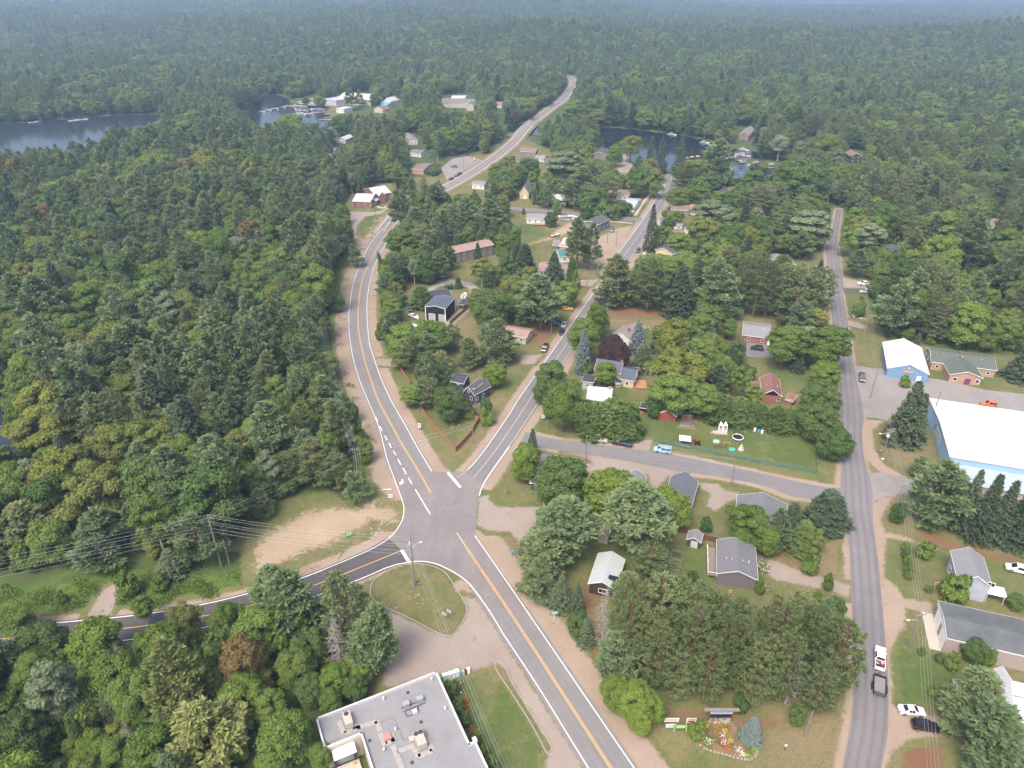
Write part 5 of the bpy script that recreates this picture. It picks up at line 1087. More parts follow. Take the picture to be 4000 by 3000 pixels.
 g3 = lambda p, zz: (lambda q: ((q.x - a.x) * ex.x + (q.y - a.y) * ex.y, -((q.x - a.x) * ey.x + (q.y - a.y) * ey.y)))(G(1000 + p[0] * TILE, 2250 + p[1] * TILE, zz))
 c0, c1 = g3((668,1520),4.2), g3((845,1445),4.2)
 bw = bx1; MB().box((bw * 0.5, by0 - 0.05,2.6),(bw * 0.96,0.12,5.2)).build("bay_wall", WM['beige'], root)
 cn = MB().box((0,0,0),(bw * 0.62,1.9,0.16)).build("canopy", mat_plain("white_canopy", (0.62,0.60,0.55),0.5), root); cn.location = (bw * 0.46, by0 - 1.0,4.3); cn.rotation_euler = (R(12),0,0)
 MB().box((bw * 0.46, by0 - 0.16,1.7),(bw * 0.48,0.12,3.2)).build("dock_door", mat_plain("dock_door_pale", (0.36,0.40,0.40),0.5), root)
 for sx in (-1,1):
  MB().box((bw * 0.46 + sx * bw * 0.28, by0 - 0.5,1.7),(0.4,0.8,3.4)).build("dock_bumper", mdk, root)
  MB().tube((bw * 0.46 + sx * bw * 0.2, by0 - 1.6,0),(bw * 0.46 + sx * bw * 0.2, by0 - 1.6,1.2),0.12, n=8).build("bollard", mat_plain("safety_yellow", (0.62,0.38,0.03),0.5) if sx < 0 else bpy.data.materials["safety_yellow"], root)
 MB().box((bw * 0.46, by0 - 2.6,0.3),(bw * 0.7,3.6,0.6)).build("dock_platform", M_conc, root)
 bxl = MB().box((0,0,0.25),(0.7,0.9,0.5)).build("roof_box", mvent, root); q = at((1890,1430)); bxl.location = (q[0], q[1], z + 0.2)
 return root
store()
# ================================================================ hand-placed trees and shrubs (crown box read from the photograph)
ADJ0 = {'white_pine': 'white pine', 'olive_pine': 'olive-green white pine', 'red_pine': 'thin brownish red pine', 'spruce': 'dark spruce', 'blue_spruce': 'blue spruce', 'fir': 'slim fir', 'maple': 'leafy green tree', 'dark_tree': 'dark green leafy tree', 'bright_tree': 'bright green leafy tree', 'yellow_tree': 'yellowing leafy tree', 'rust_tree': 'rust-coloured leafy tree', 'purple_tree': 'purple-leaved tree', 'birch': 'pale-trunked birch', 'poplar': 'silvery poplar', 'cedar': 'rounded cedar', 'dead_tree': 'bare grey dead tree', 'shrub': 'green shrub'}
CONE = {'white_pine', 'olive_pine', 'red_pine', 'spruce', 'blue_spruce', 'fir', 'cedar', 'dead_tree'}
def tree_px(kind, tx, ty, cx, cy, w, h, where, var=None):
 px, py = tx + cx * TILE, ty + cy * TILE; W, Hh = w * TILE, h * TILE
 z = 6.0
 for _ in range(4):
  p = G(px, py, z); dep = proj(p.x, p.y, z)[2]; a = math.atan2(CAM_H - z, math.hypot(p.x, p.y))
  r = W * dep / FPX / 2; hp = Hh * dep / FPX
  if kind in CONE:
   H = max((hp - 0.8 * r * math.sin(a)) / math.cos(a),(2.5 if 'pine' in kind else 2.0) * r)
   b = G(px, py + Hh / 2 - 0.75 * r * math.sin(a) * FPX / dep, 0.3); base = b; z = H * 0.5
  else:
   Hc = 2 * math.sqrt(max((hp / 2) ** 2 - (r * math.sin(a)) ** 2,(0.85 * r) ** 2)) / math.cos(a); Hc = min(Hc, 3.6 * r); H = Hc * 1.10; z = H - Hc / 2; base = G(px, py, z)
 H = min(max(H, 0.6) * (1.08 if kind in CONE else 1.04),29)
 return place_tree(kind, base.x, base.y, H, r * (1.16 if kind in CONE else 1.12), f"{ADJ0[kind]} {where}", None, var=var)
WP, OP, RP, SP, BS, FI, MP, DK, BR, YE, RU, PU, BI, PO, CE, DE, SH = 'white_pine', 'olive_pine', 'red_pine', 'spruce', 'blue_spruce', 'fir', 'maple', 'dark_tree', 'bright_tree', 'yellow_tree', 'rust_tree', 'purple_tree', 'birch', 'poplar', 'cedar', 'dead_tree', 'shrub'
TREES = {
(1000,750): [
(SP, 1205,720,150,300, "beside the inner bend of the highway"),(MP, 1250,440,260,240, "at the highway bend below the red brick building"),(DK, 1400,620,230,260, "right of the spruce on the highway bend"),(WP, 1260,170,210,330, "closest to the vanishing highway at the bend"),
(WP, 1580,650,190,240, "with two bare stems beside the driveway loop"),(DK, 1640,555,150,210, "touching the left end of the long lodge"),(WP, 1820,230,230,290, "above the lodge roof, left of two"),(WP, 2030,260,240,300, "above the lodge roof, right of two"),(WP, 1610,320,210,270, "left of the lodge roof"),(WP, 1560,120,220,240, "behind the lodge near the back street end"),(MP, 1440,130,200,200, "between pines east of the highway bend"),(WP, 1420,290,190,270, "in the grove east of the bend"),(RP, 1450,470,210,220, "in the grove below the lodge"),(DK, 1330,330,200,200, "in the grove beside the vanishing highway"),
(SP, 1918,530,80,170, "in front of the lodge windows"),(BI, 1950,690,200,220, "over the driveway loop"),(MP, 2080,710,140,170, "right of the birch by the driveway loop"),(CE, 1430,915,150,190, "left of the black garage"),(CE, 1748,785,48,95, "standing alone in the driveway loop"),(SH, 1650,822,36,40, "in the short hedge of the driveway loop, left"),(SH, 1685,818,36,40, "in the short hedge of the driveway loop, right"),
(BI, 1190,1020,160,190, "with sparse crown beside the highway shoulder"),(DK, 1145,1150,150,150, "low beside the highway shoulder"),(SH, 1120,930,110,110, "on the bank above the inner highway bend"),(SH, 1090,640,80,130, "at the tight part of the highway bend"),(SH, 1070,1210,80,120, "on the highway bank by the big maple pair"),(SH, 1230,930,110,90, "in the yard left of the dark jeep"),
(MP, 1300,1300,310,310, "big-crowned, left of the pair by the highway"),(MP, 1510,1250,330,310, "big-crowned, in front of the black garage"),(WP, 1560,1410,260,340, "overhanging the big-crowned pair by the highway"),(WP, 1730,1270,150,230, "right of the big-crowned tree by the garage"),(DK, 2030,1010,290,350, "huge, beside the fence of the black garage"),(MP, 1920,960,180,250, "left of the huge dark tree by the garage fence"),(WP, 1975,1215,130,190, "at the left corner of the brown ranch roof"),(WP, 2090,1370,300,300, "below the brown ranch roof"),(DK, 1450,1470,160,160, "behind the slate blue house"),(BR, 2060,1580,190,210, "right of the slate blue house"),(OP, 1590,1580,210,180, "left of the slate blue house"),(WP, 1860,1430,200,220, "behind the slate blue house roof"),(MP, 1250,1430,180,150, "beside the private lane off the highway"),(SH, 1395,1570,60,80, "behind the board fence by the lane"),
(MP, 2130,470,150,230, "right of the long lodge, upper"),(DK, 2170,620,130,210, "right of the long lodge, lower"),(MP, 2190,800,150,170, "between the lodge and the motel row"),(WP, 880,560,130,200, "alone at the outer highway bend"),(MP, 700,950,120,160, "under the power line beside the outer bend"), ],
(1000,1500): [
(MP, 1340,100,190,190, "round, outside the board fence by the highway"),(RP, 1490,110,210,240, "hanging over the board fence"),(DK, 1670,160,290,220, "spreading in front of the slate blue house"),(DK, 1985,200,105,170, "right of the slate blue house porch"),(SH, 2000,290,120,90, "at the fence corner by the village street"),(SH, 1850,250,100,80, "on the lawn below the slate blue house"),
(RP, 320,780,260,340, "left of the cluster above the sandy lot"),(RP, 520,720,310,420, "tallest of the cluster above the sandy lot"),(RP, 700,780,230,320, "right of the cluster above the sandy lot"),(WP, 900,930,230,230, "low beside the guyed power pole"),(SH, 830,880,90,100, "at the foot of the guyed power pole"),(WP, 60,1040,190,280, "at the left end of the sandy lot"),(MP, 940,560,120,190, "behind the roadside power pole"),(SH, 880,420,110,150, "on the weedy highway bank, upper"),(SH, 940,620,110,130, "on the weedy highway bank, lower"),(SH, 830,250,100,140, "on the weedy highway bank by the long gravel shoulder"), ],
(0,1500): [(WP, 1740,1400,440,430, "standing behind the leaning power pole"),(SP, 1500,1560,240,260, "at the forest edge left of the leaning pole"),(WP, 900,1430,420,420, "at the forest edge above the weeds"),(WP, 300,1330,420,420, "under the power wires at the far left"),(WP, 1250,1180,260,300, "under the fan of power wires"),(RU, 1640,420,330,300, "round and brown in the left forest"),(RU, 380,930,280,360, "tall and brown at the far left"),(YE, 600,1120,190,200, "at the far left among pines"),(MP, 1720,830,360,380, "large and round in the left forest"),(YE, 380,440,440,340, "by the small pond at the left edge")],
(0,2250): [(SH, 1105,70,180,150, "dark and round in the roadside weeds"),(SH, 525,190,90,75, "small in the roadside weeds"),(SH, 1375,65,130,100, "right of the round one in the roadside weeds"),(BI, 1240,300,170,300, "leaning over the side road"),(BR, 820,600,420,440, "lowest left beside the side road"),(MP, 1270,640,220,380, "below the side road centre"),(MP, 1600,400,260,360, "hiding the side road"),(DK, 330,590,380,380, "left end of the side road"),(MP, 150,380,300,260, "at the very left of the side road"),(OP, 1620,1000,540,760, "large and pale in the lower left woods"),(OP, 1900,1420,560,640, "at the bottom edge of the lower left woods"),(OP, 90,1450,260,460, "in the bottom left corner"),(WP, 110,760,340,520, "at the left edge below the side road"),(FI, 1385,640,100,260, "spire beside the birch"),(FI, 1025,1140,120,220, "spire in the lower left, right of two"),(FI, 790,1150,110,210, "spire in the lower left, left of two"),(DE, 1110,760,130,380, "leaning among the lower left spires"),(DE, 1210,1430,110,420, "snag near the bottom edge"),(BR, 480,800,240,240, "in the lower left canopy"),(YE, 680,1000,220,260, "in the lower left canopy centre"),(MP, 900,870,260,300, "in the lower left canopy behind the snag"),(RU, 2100,760,330,480, "big and orange in the lower woods"),(MP, 1950,400,260,330, "above the big orange tree"),(BR, 820,1480,260,220, "near the bottom edge, left"),(YE, 1000,1420,220,200, "near the bottom edge among ferns"),(BR, 1200,1560,240,200, "near the bottom edge, right of the snag"),(MP, 1500,1500,260,260, "under the pale pine near the bottom")],
(1000,2250): [(WP, 330,330,480,580, "left of the three by the side road"),(WP, 120,130,280,280, "over the side road's yellow line"),(WP, 790,330,420,620, "centre of the three by the side road"),(WP, 1050,620,380,600, "leaning over the gravel yard"),(DE, 745,640,250,480, "between the pines by the gravel yard"),(DK, 480,640,260,300, "in shade under the roadside pines"),(BR, 690,910,260,220, "in front of the dead tree"),(MP, 110,1130,280,300, "below the orange tree"),(MP, 250,1430,420,480, "large, left of the store wall"),(DK, 470,980,240,240, "behind the store's left corner"),(MP, 650,1110,200,180, "against the back of the store"),(DK, 860,960,200,160, "at the store's back wall"),(SH, 1690,980,110,120, "with white blooms beside the store wall"),(SH, 1745,1130,110,120, "second along the store's garden wall"),(SH, 1800,1250,100,110, "third along the store's garden wall"),(SH, 1900,1400,100,100, "pinkish bed by the store's corner"),(SH, 1980,1540,110,130, "at the store's corner notch"),(SH, 2060,1640,110,120, "lowest along the store's garden wall"),(MP, 560,1560,180,260, "against the store's loading bay side")],
(2000,1500): [(BR, 110,680,230,330, "left of the two-storey grey house"),(SP, 175,520,120,250, "pointed, at the mouth of the cross street"),(DK, 430,850,440,420, "covering the two-storey grey house"),(BR, 850,950,430,420, "round, between the grey houses"),(DE, 1080,1050,190,190, "twiggy and low, between the grey houses"),(BR, 1350,1080,340,320, "beside the long metal-roofed building"),(MP, 450,180,340,430, "on the corner lot behind the stop sign"),(DK, 640,290,250,280, "in the corner lot hedge"),(CE, 720,330,220,300, "first in the cedar screen above the parked cars"),(CE, 860,310,240,330, "second in the cedar screen above the parked cars"),(CE, 990,330,220,300, "last in the cedar screen above the parked cars"),(BR, 310,230,80,150, "small, behind the white sign"),(DK, 280,60,190,220, "at the edge of the village street"),(SP, 340,130,120,210, "over the village street edge"),(DK, 1230,190,140,180, "small, in front of the red shed"),(MP, 1400,80,380,260, "broad, behind the red shed"),(MP, 1640,140,300,260, "behind the small dark shed"),(CE, 1800,230,200,240, "first of the hedge above the trampoline yard"),(CE, 1950,250,210,240, "second of the hedge above the trampoline yard"),(CE, 2090,270,200,200, "third of the hedge above the trampoline yard"),(BI, 2080,110,160,200, "leaning beside the pinkish roofed house"),(SH, 1680,1215,95,105, "lone and round on the lawn"),(MP, 2040,1240,330,260, "in front of the wide grey house"),(WP, 430,1370,520,520, "giant, left of the beige tent garage"),(WP, 250,1560,400,380, "by the highway above the pine house"),(WP, 1070,1320,580,560, "giant, right of the beige tent garage"),(RP, 1180,1600,280,260, "beside the vegetable frame"),(SH, 400,1110,160,110, "behind the giant left pine")],
(2000,2250): [(WP, 240,110,320,280, "closest to the highway shoulder"),(SP, 425,170,200,290, "beside the green highway sign"),(SP, 560,210,130,260, "small, right of the green highway sign"),(DK, 560,410,180,210, "below the green highway sign"),(SP, 635,500,150,240, "bluish, at the foot of the grey snag"),(DE, 775,400,230,540, "tall snag beside the highway"),(WP, 1000,160,270,360, "right of the pine house roof"),(RP, 1240,430,420,700, "first of the large stand below the pine house"),(RP, 1550,540,430,760, "second and largest of the stand below the pine house"),(WP, 900,730,330,420, "beside the highway above the lime tree"),(BR, 900,1010,260,230, "lime-coloured, highest of the clump at the highway edge"),(BR, 1060,1070,280,250, "lime-coloured, broadest of the clump at the highway edge"),(BR, 1210,1130,230,230, "lime-coloured, right end of the clump"),(BR, 1110,1230,210,170, "lime-coloured, lowest of the clump"),(RP, 1400,880,280,420, "behind the lime-coloured tree"),(RP, 1900,740,270,620, "third of the stand, above the welcome sign"),(RP, 2120,690,240,620, "fourth of the stand, above the blue spruce"),(RP, 1400,180,260,300, "behind the stand, near the flag pole"),(RP, 1700,850,220,460, "between the second and third of the stand"),(SH, 1985,1110,110,90, "low, right of the welcome sign"),(BS, 2055,1350,160,215, "small, in the stone-edged flower bed"),(SH, 1600,1330,130,130, "creeping at the flower bed's left end"),(DK, 1560,30,100,150, "beside the taupe bungalow deck"),(SH, 2150,90,80,130, "with white blooms beside the taupe bungalow")],
(3000,2250): [(RP, 250,370,260,330, "pale, upper end of the stand by the east street"),(RP, 340,720,270,700, "reddish in the stand by the east street"),(DE, 150,880,240,560, "inside the stand by the east street"),(WP, 470,340,160,270, "small, at the top of the stand by the east street"),(DK, 575,290,160,240, "beside the gravel drive mouth"),(RP, 500,780,340,700, "largest at the east street"),(RP, 400,1020,260,420, "lower end of the stand by the east street"),(DK, 260,1200,150,130, "low, at the lower end of the stand"),(SH, 445,170,80,80, "pale, beside the gravel drive mouth"),(WP, 1720,1210,470,430, "bluish, beside the parked black car"),(WP, 1830,1470,560,460, "in the lower right corner"),(DK, 1790,640,200,190, "beside the tar-roofed garage wall"),(SH, 1900,700,120,140, "behind the white farmhouse roof"),(SH, 1600,740,120,120, "left of the tar-roofed garage wall"),(SH, 1435,990,85,95, "round, on the farmhouse lawn"),(DK, 2150,220,140,130, "at the right edge near the white awning"),(SH, 1620,100,220,150, "in front of the pale blue house"),(SH, 1390,110,60,50, "by the small flag"),(SH, 1330,650,60,50, "yellowish beside the tar-roofed garage"),(SH, 1480,710,70,60, "yellowish, second beside the tar-roofed garage"),(RP, 40,760,220,560, "near the flower bed in the stand"),(SH, 525,60,90,120, "wispy on the gravel drive edge")],
(3000,1500): [(SP, 1150,270,300,560, "tall, left of two on the arena lawn"),(SP, 1240,300,180,420, "right of two on the arena lawn"),(RP, 1290,730,150,180, "at the arena drive"),(WP, 1430,1020,460,520, "with bare grey stems by the power pole"),(SP, 1650,1020,210,560, "first in the row below the arena"),(SP, 1790,1080,220,600, "second in the row below the arena"),(SP, 1940,1110,210,560, "third in the row below the arena"),(SP, 2090,1130,210,580, "fourth in the row below the arena"),(SP, 2230,1190,200,580, "last in the row below the arena"),(FI, 490,1110,290,330, "bushy, on the corner of cross and east streets"),(DK, 585,510,280,215, "round, overhanging the east street"),(DK, 450,120,300,320, "upper of two on the yard corner"),(DK, 430,310,330,330, "lower of two on the yard corner"),(CE, 60,310,160,220, "in the hedge by the brick house, left"),(CE, 160,320,150,220, "in the hedge by the brick house, right"),(WP, 70,1290,190,370, "in the group beside the gravel drive"),(FI, 165,1210,160,330, "in the group beside the gravel drive"),(FI, 280,1340,240,280, "bushy, in the group beside the gravel drive"),(MP, 390,1370,160,210, "in the group beside the gravel drive"),(SH, 370,1560,150,120, "silvery, at the gravel drive edge"),(SH, 1360,1430,140,140, "beside the needle-covered track"),(DK, 1130,1110,120,180, "in shade beside the leaning poles"),(BR, 0,1370,170,320, "left in the group by the gravel drive")] + [(SH, 1190 + 7 * k, 1400 + 62 * k, 70,80, "number %s from the top in the clipped hedge under the wires" % w) for k, w in enumerate(("one", "two", "three", "four", "five"))],
(2000,750): [(SP, 110,640,240,340, "left of two hiding the white motel row"),(SP, 360,650,170,240, "right of two hiding the white motel row"),(WP, 560,470,200,430, "left of the twin by the gravel forecourt"),(WP, 660,490,180,400, "right of the twin by the gravel forecourt"),(WP, 880,810,330,430, "overhanging the village street"),(RP, 1170,830,270,440, "with bare lower stem right of the street"),(SP, 1430,880,240,430, "dense, in the block right of the street"),(WP, 1750,870,330,500, "big, in the middle of the block"),(DK, 1680,1090,260,270, "above the teal pool cover"),(SP, 1190,330,130,380, "narrow and tall at the street edge"),(BR, 740,1100,180,270, "oval, at the street edge above the white house"),(MP, 620,1270,250,340, "behind the tall blue spruce"),(BS, 610,1390,120,360, "tall and narrow beside the street"),(PU, 880,1385,280,230, "in front of the white house"),(BS, 1075,1265,135,270, "conical, right of the white house"),(FI, 1125,1440,150,220, "dense, behind the yellow house"),(YE, 1390,1260,290,340, "tall with white forked trunk"),(BR, 810,1570,170,210, "conical, in front of the yellow house"),(DK, 330,1590,260,210, "round, at the near bend of the village street"),(SH, 640,1520,100,110, "beside the yellow house annex"),(WP, 250,1000,380,480, "big, above the parked dark cars"),(MP, 60,860,210,260, "left of the big pine above the parked cars"),(MP, 480,880,190,220, "above the yellow jeep"),(CE, 515,680,80,200, "columnar at the end of the motel row"),(SH, 555,770,70,120, "below the columnar cedar"),(DK, 335,235,95,120, "round, beside the ranch house"),(MP, 390,130,75,150, "small, on the back street"),(CE, 100,165,22,50, "tiny and pointed on the back street lawn"),
(WP, 290,60,150,180, "behind the chapel"),(WP, 560,30,260,240, "behind the black shop"),(DK, 700,50,220,220, "right of the black shop"),(RP, 820,20,200,200, "above the corner hedge"),(SH, 650,160,130,80, "first in the back street hedge"),(SH, 760,165,130,80, "second in the back street hedge"),(SH, 870,170,130,80, "third in the back street hedge"),(DK, 980,140,120,120, "at the corner of the back street"),(MP, 1310,380,150,170, "right of the narrow street spruce"),(MP, 1420,220,130,140, "beside the mottled slate roof"),(DK, 1350,290,110,140, "in front of the mottled slate roof"),(MP, 1430,50,210,170, "at the street edge above the ivy-walled house"),(MP, 1590,30,200,160, "behind the ivy-walled house"),(PO, 1720,200,300,260, "behind the orange metal roof"),(YE, 1640,350,230,270, "rounded, below the silvery poplar"),(BR, 1450,440,200,150, "beside the yellow cottage roof"),(MP, 1250,690,330,250, "in front of the yellow cottage"),(MP, 1500,630,260,220, "right of the yellow cottage"),(BI, 1640,520,180,220, "with thin pale stems in the block"),(BS, 1765,640,110,150, "grey and small in the block"),(DK, 1900,430,220,280, "in the upper part of the block"),(SP, 1980,240,120,330, "tall, in the upper part of the block"),(SP, 2010,520,150,260, "pointed, in the upper right of the block"),(DK, 2090,340,170,260, "right of the tall spruce in the block"),(YE, 2130,560,130,200, "beside the small clearing"),(RP, 1950,830,190,470, "first in the plantation row"),(RP, 2080,850,200,490, "second in the plantation row"),(RP, 2180,870,170,470, "third in the plantation row"),(MP, 1700,1310,210,200, "left of the teal pool cover"),(BR, 1830,1370,150,150, "below the teal pool cover"),(DK, 1940,1370,150,210, "left of the brick bungalow"),(RU, 1620,1410,150,180, "small, right of the white forked trunk"),(YE, 1450,1560,430,270, "very broad, in the middle yards"),(MP, 1800,1530,270,210, "right of the very broad tree"),(SH, 2030,1560,130,130, "at the brick house lawn"),(SH, 1200,1350,75,80, "on the green yard right of the blue spruce"),(MP, 1280,1220,130,120, "above the green yard"),(DK, 1960,70,200,220, "near the dark hip roof"),(RP, 2120,110,220,280, "upper right of the block by the east street"),(MP, 1800,60,180,150, "left of the dark hip roof"),(MP, 30,400,120,220, "left end of the cluttered yard"),(SP, 40,560,120,200, "behind the left motel spruce"),(WP, 1570,780,180,360, "between the dense spruce and the big pine"),(MP, 1500,760,140,180, "behind the dense spruce"),(RP, 1850,640,160,300, "above the big pine in the block"),(MP, 1880,1180,130,170, "by the dry clearing above the brick bungalow")],
(3000,750): [(PO, 370,310,330,320, "spreading at the bend of the east street"),(MP, 300,130,210,210, "left of the east street top"),(MP, 450,170,150,180, "touching the east street top"),(WP, 130,370,210,260, "behind the tan house"),(WP, 270,490,180,220, "with bare stems behind the tan house"),(CE, 115,640,145,135, "in front of the tan house"),(SH, 305,650,60,50, "clipped round, right of the tan house"),(SP, 430,680,100,170, "at the left edge of the east street"),(RP, 100,860,270,420, "left of the grove by the east street"),(RP, 270,890,280,440, "middle of the grove by the east street"),(RP, 430,870,210,380, "right of the grove by the east street"),(RP, 190,1030,260,320, "lower part of the grove by the east street"),(YE, 430,1090,170,140, "low, at the grove end by the east street"),(MP, 150,1330,310,360, "left of three above the brown-roofed house"),(PO, 330,1290,220,280, "middle of three above the brown-roofed house"),(MP, 510,1350,330,400, "right of three beside the east street"),(BR, 500,1580,260,180, "low, beside the east street below the three"),(MP, 700,430,160,230, "right side of the upper east street"),(PO, 870,380,210,230, "behind the dark-roofed house, pale"),(WP, 735,640,180,210, "on the lawn above the white pickup"),(WP, 1050,1030,340,500, "big, beside the blue hall"),(SP, 2150,1480,200,320, "right of the tan brick office"),(SH, 790,1000,110,120, "behind the parked boat"),(RP, 60,60,180,240, "left of the east street top"),(RP, 120,240,180,220, "second, left of the east street top"),(SH, 1190,1640,90,60, "in front of the blue hall door")],
(2000,0): [(PO, 450,1440,310,260, "above the chapel roof"),(SP, 620,1570,180,240, "above the black shop"),(DK, 150,1470,190,210, "left of the chapel"),(DK, 1100,1560,200,240, "left of the street end by the river"),(MP, 1240,1580,140,230, "touching the street end by the river"),(RP, 1470,1560,190,220, "right of the street end"),(MP, 1590,1490,200,220, "right of the street end, behind"),(WP, 1740,1450,280,300, "big, left of the rapids"),(DK, 1720,1590,190,150, "above the dark hip roof"),(SP, 1185,1340,100,270, "left of three by the river landing"),(SP, 1275,1360,115,290, "middle of three by the river landing"),(SP, 1440,1370,135,300, "right of three by the river landing"),(MP, 1030,1270,170,220, "on the river bank behind the gravel landing"),(MP, 890,1340,120,170, "left of the gravel landing"),(DK, 2080,1560,200,180, "below the rapids")],
(1000,0): [(MP, 300,1105,280,150, "large and round on the marina bay shore"),(DK, 515,1125,95,120, "alone on the marina bay shore"),(WP, 620,1190,150,170, "right of the lone tree on the bay shore"),(DK, 1030,870,90,110, "round, beside the blue-roofed marina store"),(WP, 830,870,110,170, "in front of the marina hall, left"),(WP, 900,860,80,130, "in front of the marina hall, right"),(MP, 430,875,60,70, "on the marina shore between stored boats"),(MP, 550,880,100,80, "on the marina shore right of stored boats"),(DK, 740,1080,180,150, "below the marina lawn")],
(3000,0): [(BI, 100,1275,170,190, "on the rocky shore by the rapids, left"),(BI, 275,1305,120,160, "on the rocky shore by the rapids, right"),(DK, 385,1320,140,190, "beside the rocky shore clearing"),(MP, 510,1300,210,280, "left of the two-storey lodge"),(CE, 130,1090,130,250, "tall, behind the rocky shore, left"),(CE, 220,1100,130,250, "tall, behind the rocky shore, right"),(WP, 360,1080,130,180, "above the rocky shore clearing"),(DK, 280,1560,420,220, "wide, right of the rapids")],
}
for (tx, ty), rows in TREES.items():
 for kd, cx, cy, w_, h_, where, *v in rows: tree_px(kd, tx, ty, cx, cy, w_, h_, where, *v)
STAND = [(850,600),(1100,520),(1700,660),(2212,780),(2450,740),(2580,800),(2600,960),(2450,1060),(2212,1150),(1380,1100),(1000,900)]
_pp = np.array(xy(TG(2000,2250, STAND))); _k = 0; _tries = 0
while _k < 30 and _tries < 4000:
 _tries += 1; x_, y_ = random.uniform(_pp[:, 0].min(), _pp[:, 0].max()), random.uniform(_pp[:, 1].min(), _pp[:, 1].max())
 if sd_poly(np.array([[x_, y_]]), _pp)[0] < 0 or any(math.hypot(x_ - f[0], y_ - f[1]) < 2.6 for f in FOOT[-60:]): continue
 place_tree('red_pine' if _k % 6 else 'dark_tree', x_, y_, random.uniform(16,22) if _k % 6 else random.uniform(6,8), random.uniform(2.6,3.4),("thin brownish red pine packed in the dense stand behind the flower bed" if _k % 6 else "dark green low tree in the dense stand behind the flower bed"), "trees packed in the stand behind the flower bed"); _k += 1
# ================================================================ vehicles
M_tyre = mat_plain("tyre_rubber", (0.02,0.02,0.022),0.9); M_rim = mat_plain("wheel_rim", (0.35,0.35,0.36),0.4, metal=0.6); M_cglass = mat_plain("car_glass", (0.015,0.018,0.022),0.06,0.7, var=0.1)
M_head = mat_plain("headlight_lens", (0.65,0.66,0.68),0.15); M_tail = mat_plain("tail_light_lens", (0.35,0.02,0.02),0.25); M_blackp = mat_plain("black_plastic", (0.02,0.02,0.022),0.6)
PAINT = {}
def paint(nm, col):
 if nm not in PAINT:
  m, nt, out = new_mat("car_paint_" + nm); b = NB(nt); p = b.principled(out, col, 0.35,0.5); p.inputs["Coat Weight"].default_value = 0.6; p.inputs["Coat Roughness"].default_value = 0.06; PAINT[nm] = m
 return PAINT[nm]
PC = {'white': (0.72,0.72,0.71), 'black': (0.012,0.012,0.014), 'navy': (0.02,0.028,0.055), 'silver': (0.42,0.45,0.46), 'champagne': (0.46,0.42,0.36), 'skyblue': (0.30,0.52,0.70), 'orange': (0.58,0.15,0.03), 'slate': (0.06,0.085,0.105), 'yellow': (0.60,0.34,0.03), 'grey': (0.16,0.17,0.18), 'red': (0.4,0.03,0.03), 'darkgreen': (0.03,0.06,0.05)}
ST = {  # x, z bottom, z belt, z top, half width, half width at top
 'sedan': [(-2.32, .36, .72, .76, .78, .70),(-2.18, .24, .92, .97, .88, .78),(-1.50, .20, .96,1.00, .90, .80),(-0.80, .20, .97,1.41, .90, .64),(0.25, .20, .97,1.45, .90, .66),(1.05, .20, .93, .98, .90, .78),(2.05, .22, .80, .84, .88, .76),(2.32, .34, .60, .64, .78, .68)],
 'suv': [(-2.30, .40, .95,1.00, .84, .74),(-2.18, .28,1.05,1.15, .92, .76),(-1.85, .26,1.06,1.68, .93, .68),(0.25, .26,1.06,1.72, .93, .70),(1.10, .26,1.03,1.08, .93, .80),(2.12, .28, .94, .98, .91, .80),(2.36, .38, .70, .74, .82, .72)],
 'van': [(-2.50, .40,1.00,1.10, .88, .78),(-2.40, .28,1.08,1.70, .96, .78),(0.45, .26,1.08,1.78, .97, .78),(1.50, .26,1.02,1.08, .96, .84),(2.30, .30, .90, .94, .92, .82),(2.52, .38, .68, .72, .84, .74)],
 'pickup': [(-0.98, .42,1.12,1.16, .97, .86),(-0.92, .34,1.14,1.80, .98, .74),(0.55, .34,1.14,1.84, .98, .76),(1.30, .34,1.12,1.17, .98, .88),(2.65, .36,1.06,1.10, .97, .88),(2.90, .46, .78, .82, .90, .80)]}
